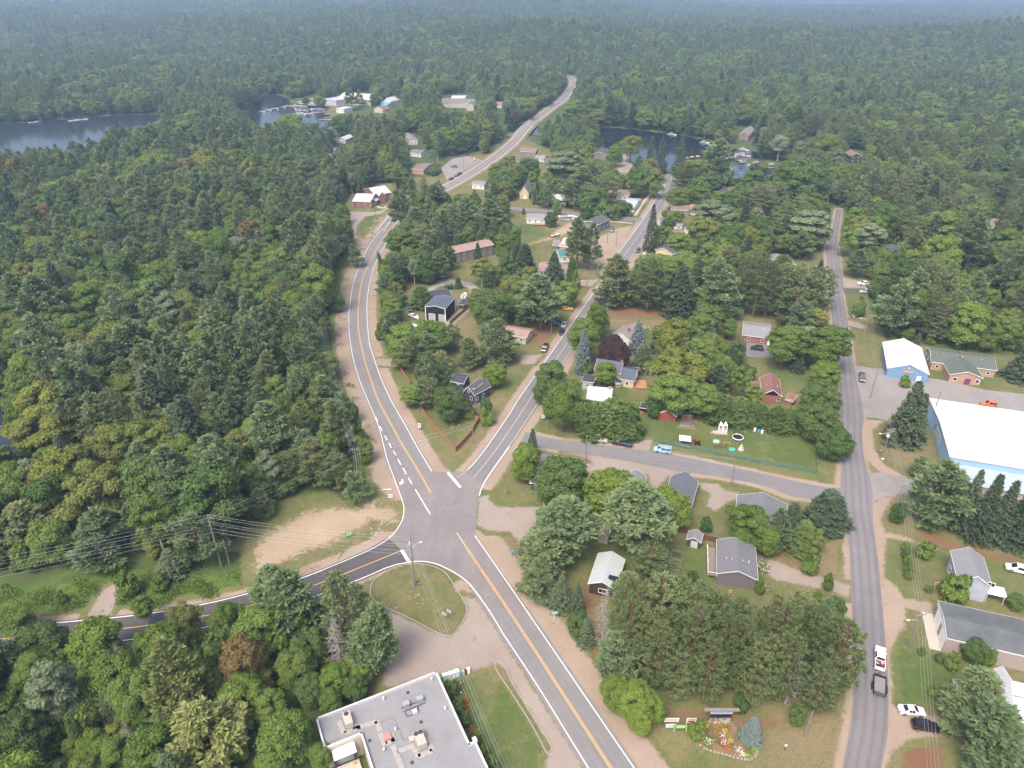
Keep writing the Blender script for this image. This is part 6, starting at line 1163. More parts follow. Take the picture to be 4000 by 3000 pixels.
def make_vehicle(kind, col, label, loc, rz, cat=None, extra=None):
 root = empty({'sedan': 'parked_car', 'suv': 'parked_suv', 'van': 'parked_van', 'pickup': 'pickup_truck'}[kind], loc, rz); tag(root, label, cat or {'pickup': 'truck', 'van': 'van'}.get(kind, 'car'))
 pm = paint(col, PC[col]); st = ST[kind]; mb = MB(); secs = []
 for x, zl, zb, zt, w, wt in st: secs.append([(x, -w * 0.94, zl),(x, -w, zl + 0.25),(x, -w, zb - 0.05),(x, -w * 0.97, zb),(x, -wt, zt),(x, wt, zt),(x, w * 0.97, zb),(x, w, zb - 0.05),(x, w, zl + 0.25),(x, w * 0.94, zl)])
 n = 10; V_ = [p for s in secs for p in s]; F_ = []
 for i in range(len(secs) - 1):
  for k in range(n): F_.append((i * n + k, i * n + (k + 1) % n, (i + 1) * n + (k + 1) % n, (i + 1) * n + k))
 F_ += [tuple(range(n)), tuple(range(len(V_) - 1, len(V_) - n - 1,-1))]
 mb.add(V_, F_)
 if kind == 'pickup':
  mb.box((-1.95,0,0.62),(1.95,1.92,0.42)); mb.box((-1.95,0.90,0.98),(1.95,0.12,0.36)); mb.box((-1.95,-0.90,0.98),(1.95,0.12,0.36)); mb.box((-2.90,0,0.86),(0.10,1.92,0.60)); mb.box((-2.98,0,0.55),(0.14,1.8,0.2))
 body = mb.build("body", pm, root)
 me = body.data
 bm = bmesh.new(); bm.from_mesh(me); bmesh.ops.recalc_face_normals(bm, faces=bm.faces); bm.to_mesh(me); bm.free()
 cab = [i for i in range(len(st)) if st[i][3] - st[i][2] > 0.3]; i0, i1 = cab[0], cab[-1]
 def q(name, pts, off): 
  c = Vector((0,0,0)); P = [Vector(p) for p in pts]; c = sum(P, Vector()) / 4; P = [c + (p - c) * 0.88 for p in P]; nrm = (P[1] - P[0]).cross(P[3] - P[0]).normalized(); nrm = nrm if nrm.dot(Vector(off)) > 0 else -nrm
  P = [p + nrm * 0.015 for p in P]; Q_ = [p + nrm * 0.012 for p in P]
  pydata(name, P + Q_, [(0,1,2,3),(7,6,5,4),(0,4,5,1),(1,5,6,2),(2,6,7,3),(3,7,4,0)], M_cglass, root)
 for sgn in (-1,1):
  kb, kt = (3,4) if sgn < 0 else (6,5)
  xs = np.linspace(0,1,3 if kind != 'pickup' else 3)
  for a_, b_ in zip(xs[:-1], xs[1:]):
   L = lambda t, k: Vector(secs[i0][k]).lerp(Vector(secs[i1][k]), t)
   q("side_window", [L(a_, kb), L(b_, kb), L(b_, kt), L(a_, kt)],(0, sgn, 0.3))
 q("windscreen", [secs[i1][4], secs[i1][5], secs[i1 + 1][5], secs[i1 + 1][4]],(1,0,1)); q("rear_window", [secs[i0][4], secs[i0][5], secs[i0 - 1][5], secs[i0 - 1][4]],(-1,0,1))
 wr = 0.33 if kind == 'sedan' else 0.38; xf, xr = (1.42,-1.40) if kind != 'pickup' else (1.85,-1.90)
 for x in (xf, xr):
  for sgn in (-1,1):
   w = MB().tube((0,-0.12,0),(0,0.12,0), wr, n=14).build("wheel", M_tyre, root); w.location = (x, sgn * (st[2][4] - 0.06), wr)
   MB().tube((0, sgn * 0.11,0),(0, sgn * 0.135,0), wr * 0.62, n=10).build("rim", M_rim, w)
 xe, xb = st[-1], st[0]
 for sgn in (-1,1):
  MB().box((xe[0] - 0.10, sgn * 0.62, xe[2] + 0.02),(0.22,0.34,0.14)).build("headlight", M_head, root)
  MB().box(((xb[0] if kind != 'pickup' else -2.95) + 0.02, sgn * 0.72,0.82),(0.10,0.22,0.22)).build("tail_light", M_tail, root)
  MB().box((st[i1 + 1][0] - 0.25, sgn * (st[2][4] + 0.08), st[2][2] + 0.02),(0.14,0.2,0.14)).build("wing_mirror", pm, root)
 if kind == 'pickup': MB().box((-1.95,0,0.845),(1.9,1.66,0.03)).build("cargo_bed", M_blackp, root)
 if extra: extra(root)
 return root
def heading(tile, c, d, z=0.6):
 a, b = TG(*tile, [c, (c[0] + d[0] * 60, c[1] + d[1] * 60)], z); return a, math.atan2(b.y - a.y, b.x - a.x)
def veh(kind, col, tile, c, d, label, extra=None):
 a, rz = heading(tile, c, d); return make_vehicle(kind, col, label, (a.x, a.y, 0.20), rz, None, extra)
def tools_load(r):
 for k, (x, y, z, c) in enumerate(((-1.6,0.3,1.0, 'red'),(-2.2,-0.3,1.0, 'red'),(-1.9,0.5,0.98, 'silver'),(-2.4,0.4,1.0, 'black'),(-1.5,-0.4,1.0, 'silver'))): MB().box((x, y, z),(0.6,0.35,0.25),0.4 * k).build("cargo_box", paint(c, PC[c]), r)
def ladder_rack(r):
 m = mat_plain("aluminium_ladder", (0.55,0.56,0.57),0.4, metal=0.4)
 for y in (-0.55,-0.2,0.2,0.55):
  mb = MB().box((-0.6, y - 0.12,1.98),(3.8,0.05,0.07)).box((-0.6, y + 0.12,1.98),(3.8,0.05,0.07))
  if y in (-0.55,0.2): 
   for k in range(9): mb.box((-2.3 + k * 0.42, y, 1.98),(0.04,0.24,0.04))
  mb.build("roof_ladder", m, r)
 for x in (-1.8,0.2): MB().box((x, 0,1.9),(0.06,1.5,0.1)).build("rack_bar", M_blackp, r)
Vb = [('pickup', 'white', D2,(965,715),(0.03,-1), "white pickup with red cargo driving up the east street", tools_load),('sedan', 'white', D2,(1240,1168),(1, .12), "white sedan parked on gravel beside the east street"),('suv', 'black', D2,(1357,1302),(1, .16), "black hatchback parked next to the white sedan"),
('suv', 'champagne', C1_, (758,484),(1, .2), "champagne SUV parked by the cedar screen"),('pickup', 'navy', C1_, (957,516),(1, .16), "dark navy pickup parked behind the champagne SUV"),('van', 'skyblue', C1_, (1300,575),(-1,-.14), "sky blue work van with ladders on its roof", ladder_rack),('suv', 'navy', C1_, (715,828),(.35,-1), "dark SUV half hidden behind the dark maple"),
('suv', 'orange', E1,(1908,180),(-1,-.13), "orange hatchback parked behind the white arena"),('van', 'white', E1,(2160,1605),(-1,-.25), "white van beside the pale blue house"),('pickup', 'slate', E0,(813,1607),(.12,1), "slate pickup parked left of the blue hall"),('pickup', 'white', E0,(830,795),(-1,0), "white pickup in a driveway right of the east street"),('suv', 'silver', E0,(838,864),(-1, .05), "silver car under the pines below the white pickup"),
('pickup', 'black', B0,(285,1352),(-.42, .9), "black pickup parked alone beside the village street"),('sedan', 'black', B0,(430,1212),(-.42, .9), "black car parked beside the village street"),('sedan', 'silver', B0,(450,1149),(-.45, .85), "silver car parked above the black car"),('suv', 'navy', B0,(378,1112),(1, .12), "dark blue SUV under the big pine, upper of two"),('suv', 'slate', B0,(362,1142),(1, .12), "slate SUV under the big pine, lower of two"),('suv', 'yellow', B0,(480,1012),(1, .05), "yellow jeep parked under the trees"),
('suv', 'black', B0,(1090,509),(-.5, .9), "black SUV driving down the village street"),('pickup', 'slate', B0,(862,330),(-.35, .9), "dark pickup in front of the grey corner shop"),('suv', 'white', B0,(1258,22),(.45,-.9), "white SUV parked near the river end of the street"),('suv', 'black', B0,(2118,1354),(-1,-.12), "black SUV in front of the brick bungalow"),('sedan', 'navy', B0,(88,474),(-1, .45), "dark car parked in the cluttered yard"),('sedan', 'white', (2000,0),(516,738),(-.15,1), "white car far up the highway"),
('sedan', 'darkgreen', (1000,0),(1712,1440),(1, .05), "dark green car in the motor lot"),('sedan', 'navy', (1000,0),(1687,1547),(1,-.4), "first dark car parked along the motor lot kerb"),('sedan', 'red', (1000,0),(1732,1519),(1,-.4), "dark red car between two cars at the lot kerb"),('sedan', 'black', (1000,0),(1762,1503),(1,-.4), "last dark car parked along the motor lot kerb"),('suv', 'black', B1_, (1335,1012),(.1,1), "black jeep left of the tall black garage")]
for v in Vb: veh(*v)
def trailer():
 a, rz = heading(D2,(962,955),(0.03,-1)); r = empty("utility_trailer", (a.x, a.y, 0.2), rz); tag(r, "black utility trailer with empty grey deck towed by the white pickup", 'trailer'); L, W = 4.4,2.1
 MB().box((0,0,0.55),(L, W, 0.12)).build("deck", mat_plain("grey_deck_boards", (0.22,0.20,0.19),0.9), r)
 for s in (-1,1): MB().box((0, s * W / 2,0.85),(L, 0.10,0.55)).build("side_wall", M_blackp, r); MB().box((-0.3, s * (W / 2 + 0.2),0.62),(1.7,0.3,0.1)).build("fender", M_blackp, r)
 MB().box((L / 2,0,0.85),(0.1, W, 0.55)).build("front_wall", M_blackp, r)
 for k in range(6): MB().box((-L / 2 - 0.05,-0.9 + 0.36 * k, 0.95),(0.35,0.12,0.75)).build("ramp_bar", M_blackp, r)
 MB().tube((L / 2,0.6,0.5),(L / 2 + 1.3,0,0.5),0.06).tube((L / 2,-0.6,0.5),(L / 2 + 1.3,0,0.5),0.06).build("hitch_frame", M_blackp, r)
 for x in (-0.75,0.2):
  for s in (-1,1): w = MB().tube((0,-0.1,0),(0,0.1,0),0.33, n=12).build("wheel", M_tyre, r); w.location = (x, s * (W / 2 + 0.2),0.33)
trailer()
# ---------------------------------------------------------------- boats
M_hull = mat_plain("white_gelcoat", (0.74,0.74,0.73),0.25,0.5, var=0.04); M_deckb = mat_plain("boat_interior", (0.30,0.28,0.26),0.7); M_canvas = mat_plain("boat_canvas", (0.06,0.09,0.14),0.8)
def boat(label, loc, rz, L=6.0, W=2.2, hull=M_hull, top=None, group=None, cover=False, z=0.0, dry=True):
 r = empty("motor_boat", (loc[0], loc[1], z), rz); tag(r, label, 'boat', group); n = 9; V_ = []; F_ = []
 for i in range(n):
  t = i / (n - 1); x = -L / 2 + L * t; w = W / 2 * (1 - max(0,(t - 0.45) / 0.55) ** 2.2) + 0.02; k = 0.25 + 0.5 * max(0,(t - 0.6) / 0.4) ** 2
  V_ += [(x, -w, 1.0 + 0.25 * t),(x, -w * 0.75,0.45),(x, 0,0.10 + k * 0.3),(x, w * 0.75,0.45),(x, w, 1.0 + 0.25 * t)]
 for i in range(n - 1):
  for k in range(4): F_.append((5 * i + k, 5 * i + k + 1,5 * i + 6 + k, 5 * i + 5 + k))
 F_.append((0,1,2,3,4)); pydata("hull", V_, F_, hull, r, False)
 D_ = []; 
 for i in range(n): D_ += [(V_[5 * i][0], V_[5 * i][1] * 0.96, V_[5 * i][2] - (0.12 if not cover else -0.02)),(V_[5 * i][0],0, V_[5 * i][2] + (0.02 if not cover else 0.35)),(V_[5 * i][0],-V_[5 * i][1] * 0.96, V_[5 * i][2] - (0.12 if not cover else -0.02))]
 pydata("deck" if not cover else "cover", D_, [(3 * i + k, 3 * i + k + 1,3 * i + 4 + k, 3 * i + 3 + k) for i in range(n - 1) for k in (0,1)], M_canvas if cover else M_hull, r)
 if not cover:
  MB().box((-L * 0.16,0,1.08),(L * 0.42, W * 0.66,0.12)).build("cockpit", M_deckb, r)
  MB().add([(L * 0.08,-W * 0.34,1.2),(L * 0.08, W * 0.34,1.2),(L * 0.0, W * 0.3,1.65),(L * 0.0,-W * 0.3,1.65)],[(0,1,2,3)]).build("windshield", M_cglass, r)
  MB().box((-L * 0.5 - 0.12,0,0.9),(0.35,0.4,0.9)).build("outboard_motor", M_blackp, r)
 if top: MB().box((-L * 0.12,0,2.1),(L * 0.4, W * 0.85,0.08)).build("bimini_top", top, r); [MB().tube((-L * 0.12 + a * L * 0.17, b * W * 0.4,1.0),(-L * 0.12 + a * L * 0.17, b * W * 0.4,2.1),0.04).build("top_pole", M_rim, r) for a in (-1,1) for b in (-1,1)]
 if dry:
  for x in (-L * 0.25, L * 0.15): MB().box((x, 0,0.12),(0.3, W * 0.8,0.34)).build("cradle", M_darktrim, r)
 return r
def boat_at(view, c, d, label, **kw):
 x0, y0, s = view if len(view) == 3 else (*view, TILE); zz = kw.get('z', 0.0); a = G(x0 + c[0] * s, y0 + c[1] * s, zz + 0.6); b = G(x0 + (c[0] + d[0] * 40) * s, y0 + (c[1] + d[1] * 40) * s, zz + 0.6); return boat(label, (a.x, a.y), math.atan2(b.y - a.y, b.x - a.x), **kw)
boat_at(B1_, (1368,1078),(1, .5), "white speedboat on the lawn beside the black garage"); boat_at(B1_, (1798,897),(.5,-1), "white speedboat behind the black garage", L=5.0)
boat_at(E0,(742,1062),(.05,1), "white boat with dark cover parked beside the east street", cover=True); boat_at(K4,(1160,648),(1,-.02), "long white boat beside the back street", L=9.5, W=2.8); boat_at(K4,(1120,692),(1, .1), "grey tarp-covered boat below the long white boat", cover=True, L=6.5); boat_at(K4,(1338,690),(1, .1), "white cabin boat right of the long white boat", L=5.5, top=M_hull); boat_at(K4,(970,975),(1,-.2), "weathered grey boat on the dirt track", L=6.0, hull=mat_plain("weathered_hull", (0.16,0.14,0.13),0.8))
tp = MB()
for k in range(7):
 a0 = k * 6.283 / 7
for i in range(5): pass
def dome(name, label, view, c, rx, ry, hgt, mat, cat):
 x0, y0, s = view if len(view) == 3 else (*view, TILE); a = G(x0 + c[0] * s, y0 + c[1] * s, hgt * 0.4); V_ = [(0,0, hgt)]; F_ = []; n, mm = 12,4
 for j in range(1, mm + 1):
  t = j / mm * 1.57
  for i in range(n): an = i * 6.283 / n; V_.append((rx * math.sin(t) * math.cos(an) * (1 + 0.06 * math.sin(5 * an)), ry * math.sin(t) * math.sin(an), hgt * math.cos(t)))
 for i in range(n): F_.append((0,1 + i, 1 + (i + 1) % n))
 for j in range(mm - 1):
  for i in range(n): F_.append((1 + j * n + i, 1 + (j + 1) * n + i, 1 + (j + 1) * n + (i + 1) % n, 1 + j * n + (i + 1) % n))
 o = pydata(name, V_, F_, mat, None, True); o.location = (a.x, a.y, 0); tag(o, label, cat); return o
M_wtarp = mat_plain("white_tarp", (0.74,0.74,0.74),0.5); M_gtarp = mat_plain("grey_tarp", (0.10,0.11,0.13),0.7)
dome("covered_boat", "white tarp-wrapped boat in front of the black garage", B1_, (1338,1160),3.2,1.6,1.9, M_wtarp, 'boat')
MK = (1080,360, .25197)
for k, (cx, cy, dx, dy, tp_) in enumerate([(245,222,1,0, 'r'),(300,215,1,0, 'w'),(350,218,1,0,0),(430,232,1,0,0),(300,275,0.2,1, 'w'),(340,278,0.2,1, 'r'),(370,285,0.2,1, 'w'),(440,278,0.2,1, 'r'),(475,292,0.2,1,0),(550,280,0.2,1, 'w'),(625,268,1,0, 'r'),(690,268,1,0, 'w'),(345,340,1,0.1, 'w'),(410,340,1,0.1, 'w'),(300,350,1,0.1,0),(515,340,1,0,0),(250,345,1,0,0)]):
 boat_at(MK, (cx, cy),(dx, dy), f"{('red-topped', 'white-topped', 'open white')[0 if tp_ == 'r' else 1 if tp_ == 'w' else 2]} boat moored at the marina docks", group={'r': "red-topped marina boats", 'w': "white-topped marina boats", 0: "open marina boats"}[tp_], z=WATER_Z - 0.25, dry=False, top={'r': paint('red', PC['red']), 'w': M_hull, 0: None}[tp_], L=7.0, W=2.6)
for k, (cx, cy, ll) in enumerate([(345,155, "first"),(370,180, "second"),(540,178, "third"),(535,108, "fourth")]): boat_at(MK, (cx, cy),(1,0.1), f"boat stored ashore behind the marina docks, {ll} from the left", L=7.5, W=2.6)
for c, lab in (((1385,1165), "pontoon boat on the river, left of three"),((1665,1236), "flat raft dock boat in mid river"),((2005,1298), "white pontoon boat moored at the far bank")): boat_at((2000,0), c, (1, .1), lab, z=WATER_Z - 0.25, dry=False, top=M_hull, L=8.0, W=2.6)
for c, lab in (((290,1058), "white boat at the far lake shore, left"),((640,1042), "white boats' raft at the far lake shore"),((720,1035), "white boat at the far lake shore, right")): boat_at((0,0), c, (1,-.1), lab, z=WATER_Z - 0.25, dry=False, L=9.0, W=3.0)
M_dock = mat_plain("dock_planks", (0.34,0.30,0.26),0.9)
def dock(view, a, b, w, label):
 x0, y0, s = view if len(view) == 3 else (*view, TILE); p, q = G(x0 + a[0] * s, y0 + a[1] * s, -0.5), G(x0 + b[0] * s, y0 + b[1] * s, -0.5); r = empty("dock", (p.x, p.y, 0), math.atan2(q.y - p.y, q.x - p.x)); tag(r, label, 'dock'); L = (q - p).length
 nb = max(2, int(L / 4))
 for k in range(nb): MB().box(((k + 0.5) * L / nb, 0,-0.45),(L / nb - 0.06, w, 0.14)).build("deck_section", M_dock, r)
 for k in range(nb + 1): MB().tube((k * L / nb, w * 0.45,-2.5),(k * L / nb, w * 0.45,0.2),0.12).build("dock_post", M_dock, r)
dock(MK, (200,208),(830,215),2.0, "long upper marina dock below the open shed"); dock(MK, (295,290),(860,248),2.0, "middle marina dock lined with boats"); dock(MK, (200,345),(800,305),2.0, "lower marina dock with white boats"); dock(MK, (660,424),(900,424),2.2, "separate pale dock below the marina lawn"); dock(MK, (735,400),(1010,352),1.8, "angled dock at the marina lawn edge"); dock(MK, (-120,262),(200,215),1.8, "outer dock reaching into the marina bay"); dock((1000,0),(30,968),(275,912),1.8, "outermost dock on the left side of the marina bay"); [boat_at((1000,0),(60 + 60 * k, 965 - 13 * k),(1,0.3), "%s boat at the outermost marina dock" % w_, z=WATER_Z - 0.25, dry=False, L=7.5, W=2.6) for k, w_ in enumerate(("first", "second", "third", "fourth"))]; dock((0,0),(590,1050),(760,1030),3.0, "long white dock on the far lake shore")
patch("marina_lawn", [('poly', [G(1080 + a * .25197,360 + b * .25197) for a, b in [(760,200),(1050,190),(1060,330),(900,370),(740,350),(830,250)]])],0.05, M_lawn, res=2.0)
patch("marina_yard", [('poly', [G(1080 + a * .25197,360 + b * .25197) for a, b in [(480,190),(560,130),(760,140),(960,190),(940,215),(500,212)]])],0.07, M_drive, res=2.0)
# ---------------------------------------------------------------- utility poles and wires
M_pole = mat_plain("pole_wood", (0.21,0.185,0.165),0.95,0.1, var=0.25, scale=2.0); M_wire = mat_plain("power_wire_metal", (0.44,0.44,0.44),0.5,0.3); M_steel = mat_plain("galvanised_steel", (0.45,0.46,0.47),0.45, metal=0.4); M_ins = mat_plain("insulator", (0.55,0.55,0.56),0.3); M_lamp = mat_plain("lamp_head", (0.60,0.60,0.60),0.4)
def pole(label, base=None, top=None, H=10.0, view=None, arms=0, lamp=None, trafo=0, r=0.15, name="utility_pole"):
 x0, y0, s = view if len(view) == 3 else (*view, TILE)
 g = G(x0 + base[0] * s, y0 + base[1] * s, 0) if base else G(x0 + top[0] * s, y0 + top[1] * s, H)
 o = empty(name, (g.x, g.y, 0)); tag(o, label, 'pole')
 MB().tube((0,0,-0.2),(0,0, H), r * 1.25, r * 0.75,9).build("shaft", M_pole, o)
 for k in range(arms):
  z = H - 0.35 - 0.9 * k; MB().box((0,0, z),(2.5,0.14,0.14),0.25).build("crossarm", M_pole, o)
  for t in (-1.1,-0.4,0.5,1.1): MB().tube((t, t * 0.25, z + 0.05),(t, t * 0.25, z + 0.32),0.06).build("insulator", M_ins, o)
 if lamp is not None:
  dx, dy = math.cos(lamp), math.sin(lamp); z = H * 0.78; l = MB()
  p = [Vector((0,0, z)), Vector((dx * 0.9, dy * 0.9, z + 0.5)), Vector((dx * 2.1, dy * 2.1, z + 0.65))]
  for a, b in zip(p, p[1:]): l.tube(a, b, 0.05)
  a_ = l.build("lamp_arm", M_steel, o); MB().box((dx * 2.4, dy * 2.4, z + 0.62),(0.75,0.3,0.16), lamp, top=0.7).build("lamp_head", M_lamp, a_)
 for k in range(trafo):
  an = 2.2 + k * 1.0; MB().tube((0.42 * math.cos(an),0.42 * math.sin(an), H - 2.6),(0.42 * math.cos(an),0.42 * math.sin(an), H - 1.7),0.24, n=10).build("transformer", M_ins, o)
 return Vector((g.x, g.y, H))
def wire(a, b, sag=0.6, r=0.017, n=10):
 mb = MB(); P = []
 for i in range(n + 1):
  t = i / n; p = Vector(a).lerp(Vector(b), t); p.z -= 4 * sag * t * (1 - t); P.append(p)
 for p, q in zip(P, P[1:]): mb.tube(p, q, r, n=3, cap=False)
 return mb.build("power_wire", M_wire)
def span(a, b, offs, label, sag=0.7, r=0.017):
 d = Vector((b.x - a.x, b.y - a.y, 0)).normalized(); s = Vector((-d.y, d.x, 0))
 for k, (so, dz) in enumerate(offs):
  o = wire(a + s * so + Vector((0,0, dz)), b + s * so + Vector((0,0, dz)), sag, r); tag(o, label, 'wire', label.replace('power wire', 'power wires'))
F1, B15 = (0,1500),(1000,1500)
PL = pole("tall leaning power pole carrying a fan of wires at the forest edge", base=(1915,1580), H=15.5, view=F1, r=0.18); pole("short stub pole beside the tall forest edge pole", base=(1985,1562), H=7.5, view=F1)
PG = pole("guyed power pole beside the highway shoulder above the sandy lot", base=(885,830), H=10.5, view=B15, arms=1); PN1 = pole("power pole in the roadside trees by the long shoulder", top=(612,1400), H=11, view=B1_); PN2 = pole("power pole at the outer bend of the highway", top=(556,845), H=11, view=B1_); PN3 = pole("pale power pole above the outer bend", top=(702,420), H=10, view=B1_); PN4 = pole("power pole beside the red brick building lane", top=(1020,95), H=10, view=B1_)
PJ = pole("tall street light pole on the traffic island", base=(1372,92), H=14.5, view=(1000,2250), lamp=R(35), trafo=1, r=0.18)
PF = pole("power pole inside the tip of the board fence", base=(1874,516), H=8.4, view=B15); PF2 = pole("pole beside the slate blue house corner", base=(1160,1168), H=8.2, view=K2)
P8 = [pole("street light pole under the big pine by the parked dark cars", base=(338,1232), H=9.5, view=B0, lamp=R(10), trafo=1), pole("street light pole at the motel driveway", base=(555,915), H=9, view=B0, lamp=R(10)), pole("plain pole right of the motel driveway light", base=(645,848), H=9.5, view=B0), pole("plain pole above the grassy corner", base=(738,706), H=9, view=B0), pole("pole on the small grass islet of the forecourt", base=(898,462), H=9, view=B0), pole("street light pole on the back street corner", base=(1046,268), H=9, view=B0, lamp=R(200))]
P9 = [pole("pole at the near end of the cross street", base=(634,672), H=9.0, view=C1_), pole("pole on the dirt drive islet of the cross street", base=(1890,882), H=9.0, view=C1_)]
PK = [pole("pole in front of the yellow chapel", base=(640,455), H=9, view=K4), pole("pole right of the black shop", base=(1290,560), H=9, view=K4), pole("pole in the cluttered yard", base=(432,912), H=9, view=K4), pole("short pole by the forecourt", base=(1866,1110), H=6, view=K4)]
PE = [pole("power pole with cross arms at the top of the east street", top=(735,235), H=10.5, view=E0, arms=2), pole("street light pole beside the parked boat on the east street", base=(815,1285), H=10.7, view=E0, arms=1, lamp=R(165)), pole("power pole with double cross arms by the hall parking lot", top=(955,1525), H=11, view=E0, arms=2), pole("transformer pole with street light on the arena lawn", top=(1062,388), H=10.5, view=E1, arms=2, lamp=R(175), trafo=3), pole("weathered double pole at the arena drive", base=(1068,1172), H=11.3, view=E1, arms=1), pole("street light pole in front of the tar-roofed garage", base=(1216,616), H=9.6, view=D2, arms=1, lamp=R(185))]
pole("tall bare pole at the arena's left corner", top=(1496,62), H=11, view=E1); pole("pole hidden in the yard corner trees", top=(530,318), H=8, view=E1); pole("yard light pole at the lower end of the red pines", top=(385,1172), H=7, view=D2)
P10 = [pole("power pole beside the motor lot highway", top=(1790,1340), H=11, view=(1000,0), arms=1), pole("power pole at the highway corner above the motor lot", top=(1950,1225), H=11, view=(1000,0), arms=1), pole("street light far along the highway", top=(500,855), H=11, view=(2000,0), lamp=R(170)), pole("pole beside the brown-roofed brick house", top=(1332,1520), H=9, view=(1000,0))]
OFFL = PL + (G(-900,2330,14) - PL); six = [(0,0),(0.15,-0.9),(-0.15,-1.9),(0.2,-2.9),(0,-3.9),(0.1,-5.0)]
span(PL, Vector((OFFL.x, OFFL.y, 14.5)), six, "pale power wire running left from the leaning pole", 1.2); span(PL, PJ, six, "pale power wire crossing the sandy lot to the island pole", 0.9); span(PL, PG, [(0,-0.2),(0.2,-1.2),(0,-2.4)], "power wire from the leaning pole to the guyed pole", 0.8)
four = [(-0.8,0),(-0.25,0.1),(0.35,0),(0.9,-0.1)]
span(PG, PN1, four, "power wire along the highway, nearest span", 0.5); span(PN1, PN2, four, "power wire along the highway, middle span", 0.6); span(PN2, PN3, four, "power wire along the outer bend, upper span", 0.5); span(PN3, PN4, four[:3], "power wire passing above the highway bend", 0.5)
span(PG, PF, [(0,-0.8),(0,-2.0)], "dark service wire crossing the highway to the board fence", 0.9); span(PG, G(1420,2010,0.1) + Vector((0,0,0)),[(-0.6,-0.0),(0,0),(0.6,0),(1.1,0)], "guy wire anchoring the guyed power pole", 0.0)
OFFS = G(2140,3400,13.5); span(PJ, OFFS, [(-1.2,-0.3),(-0.7,-0.3),(-0.2,-0.3),(0.3,-1.5),(0.8,-2.0)], "power wire running down over the store lawn", 1.0)
span(PF, PF2,[(0,0)], "service wire from fence pole to house pole", 0.4)
for a, b in zip(P8, P8[1:]): span(a, b, [(0,-0.2),(0.3,-1.6)], "thin wire strung along the village street poles", 0.4,0.018)
span(P9[0], P9[1],[(0,-0.2)], "thin wire above the cross street", 0.6,0.018)
for k, (a, b) in enumerate(zip(PE, PE[1:])): span(a, b, four, "power wire along the east street, span %s from the top" % ("one", "two", "three", "four", "five")[k],0.6)
span(PE[-1], G(3690,3500,10), four, "power wire over the parked white sedan", 0.7)
span(PE[3], G(*T(3000,1500,[(1490,672)])[0],4.5),[(0,-2.5)], "service wire from the transformer pole to the arena", 0.5); span(P10[0], P10[1], four, "power wire beside the motor lot", 0.5)
# ---------------------------------------------------------------- fences
def boards(name, col):
 m, nt, out = new_mat(name); b = NB(nt); tc = b.n("ShaderNodeTexCoord").outputs["Object"]; sp_ = b.n("ShaderNodeSeparateXYZ"); b.l(tc, sp_.inputs[0]); st = b.math('FRACT', b.math('MULTIPLY', sp_.outputs[0],6.5))
 c = b.mix(b.mapr(st, 0,0.12,0.5,0), b.ramp(b.noise(tc, 2.0,4),[(0.3, tuple(c * 0.8 for c in col)),(0.7, col)]), tuple(c * 0.4 for c in col)); b.principled(out, c, 0.85,0.2); return m
M_cedarf = boards("cedar_boards", (0.30,0.165,0.095)); M_brownf = boards("brown_boards", (0.15,0.075,0.05)); M_oldf = boards("grey_boards", (0.24,0.21,0.19))
def fence(label, pts, h, mat, seg=2.4, cap=True):
 P = [Vector((p[0], p[1],0)) for p in pts]; r = empty("board_fence", P[0]); tag(r, label, 'fence')
 for a, b in zip(P, P[1:]):
  L = (b - a).length; n = max(1, round(L / seg)); an = math.atan2(b.y - a.y, b.x - a.x)
  for k in range(n):
   c = a.lerp(b, (k + 0.5) / n) - P[0]; o = MB().box((0,0, h / 2 + 0.03),(L / n - 0.12,0.05, h - 0.1)).build("fence_panel", mat, r); o.location = c; o.rotation_euler = (0,0, an)
   c = a.lerp(b, k / n) - P[0]; o = MB().box((0,0, h / 2),(0.11,0.11, h + 0.06)).build("fence_post", mat, r); o.location = c; o.rotation_euler = (0,0, an)
   if cap: o = MB().box((0,0, h + 0.02),(L / n, 0.12,0.06)).build("fence_cap", mat, r); o.location = a.lerp(b, (k + 0.5) / n) - P[0]; o.rotation_euler = (0,0, an)
 return r
fence("cedar board fence wrapping the garden tip between highway and village street", TG(*B15,[(1405,152),(1440,250),(1490,330),(1550,402),(1640,485),(1726,588),(1790,522),(1860,442),(1928,322),(1850,305),(1712,272)]),1.7, M_cedarf)
fence("short cedar fence corner beside the highway lane", TG(*B1_, [(1385,1545),(1310,1530),(1237,1522),(1280,1590),(1335,1668)]),1.6, M_cedarf); fence("cedar fence running up beside the black garage track", TG(*B1_, [(1675,1150),(1740,1090),(1810,1030),(1885,965)]),1.7, M_cedarf)
fence("dark brown board fence behind the garden shed", TG(*C1_, [(1362,1262),(1440,1280),(1520,1298)]),1.6, M_brownf); fence("dark brown board fence between shed and taupe bungalow", TG(*C1_, [(1648,1345),(1730,1365),(1812,1388)]),1.6, M_brownf)
M_net, nt_, out_ = new_mat("green_chain_link"); b_ = NB(nt_); pr = b_.principled(out_, (0.10,0.22,0.17),0.7); pr.inputs["Alpha"].default_value = 0.28
M_gpost = mat_plain("green_post", (0.06,0.16,0.12),0.6)
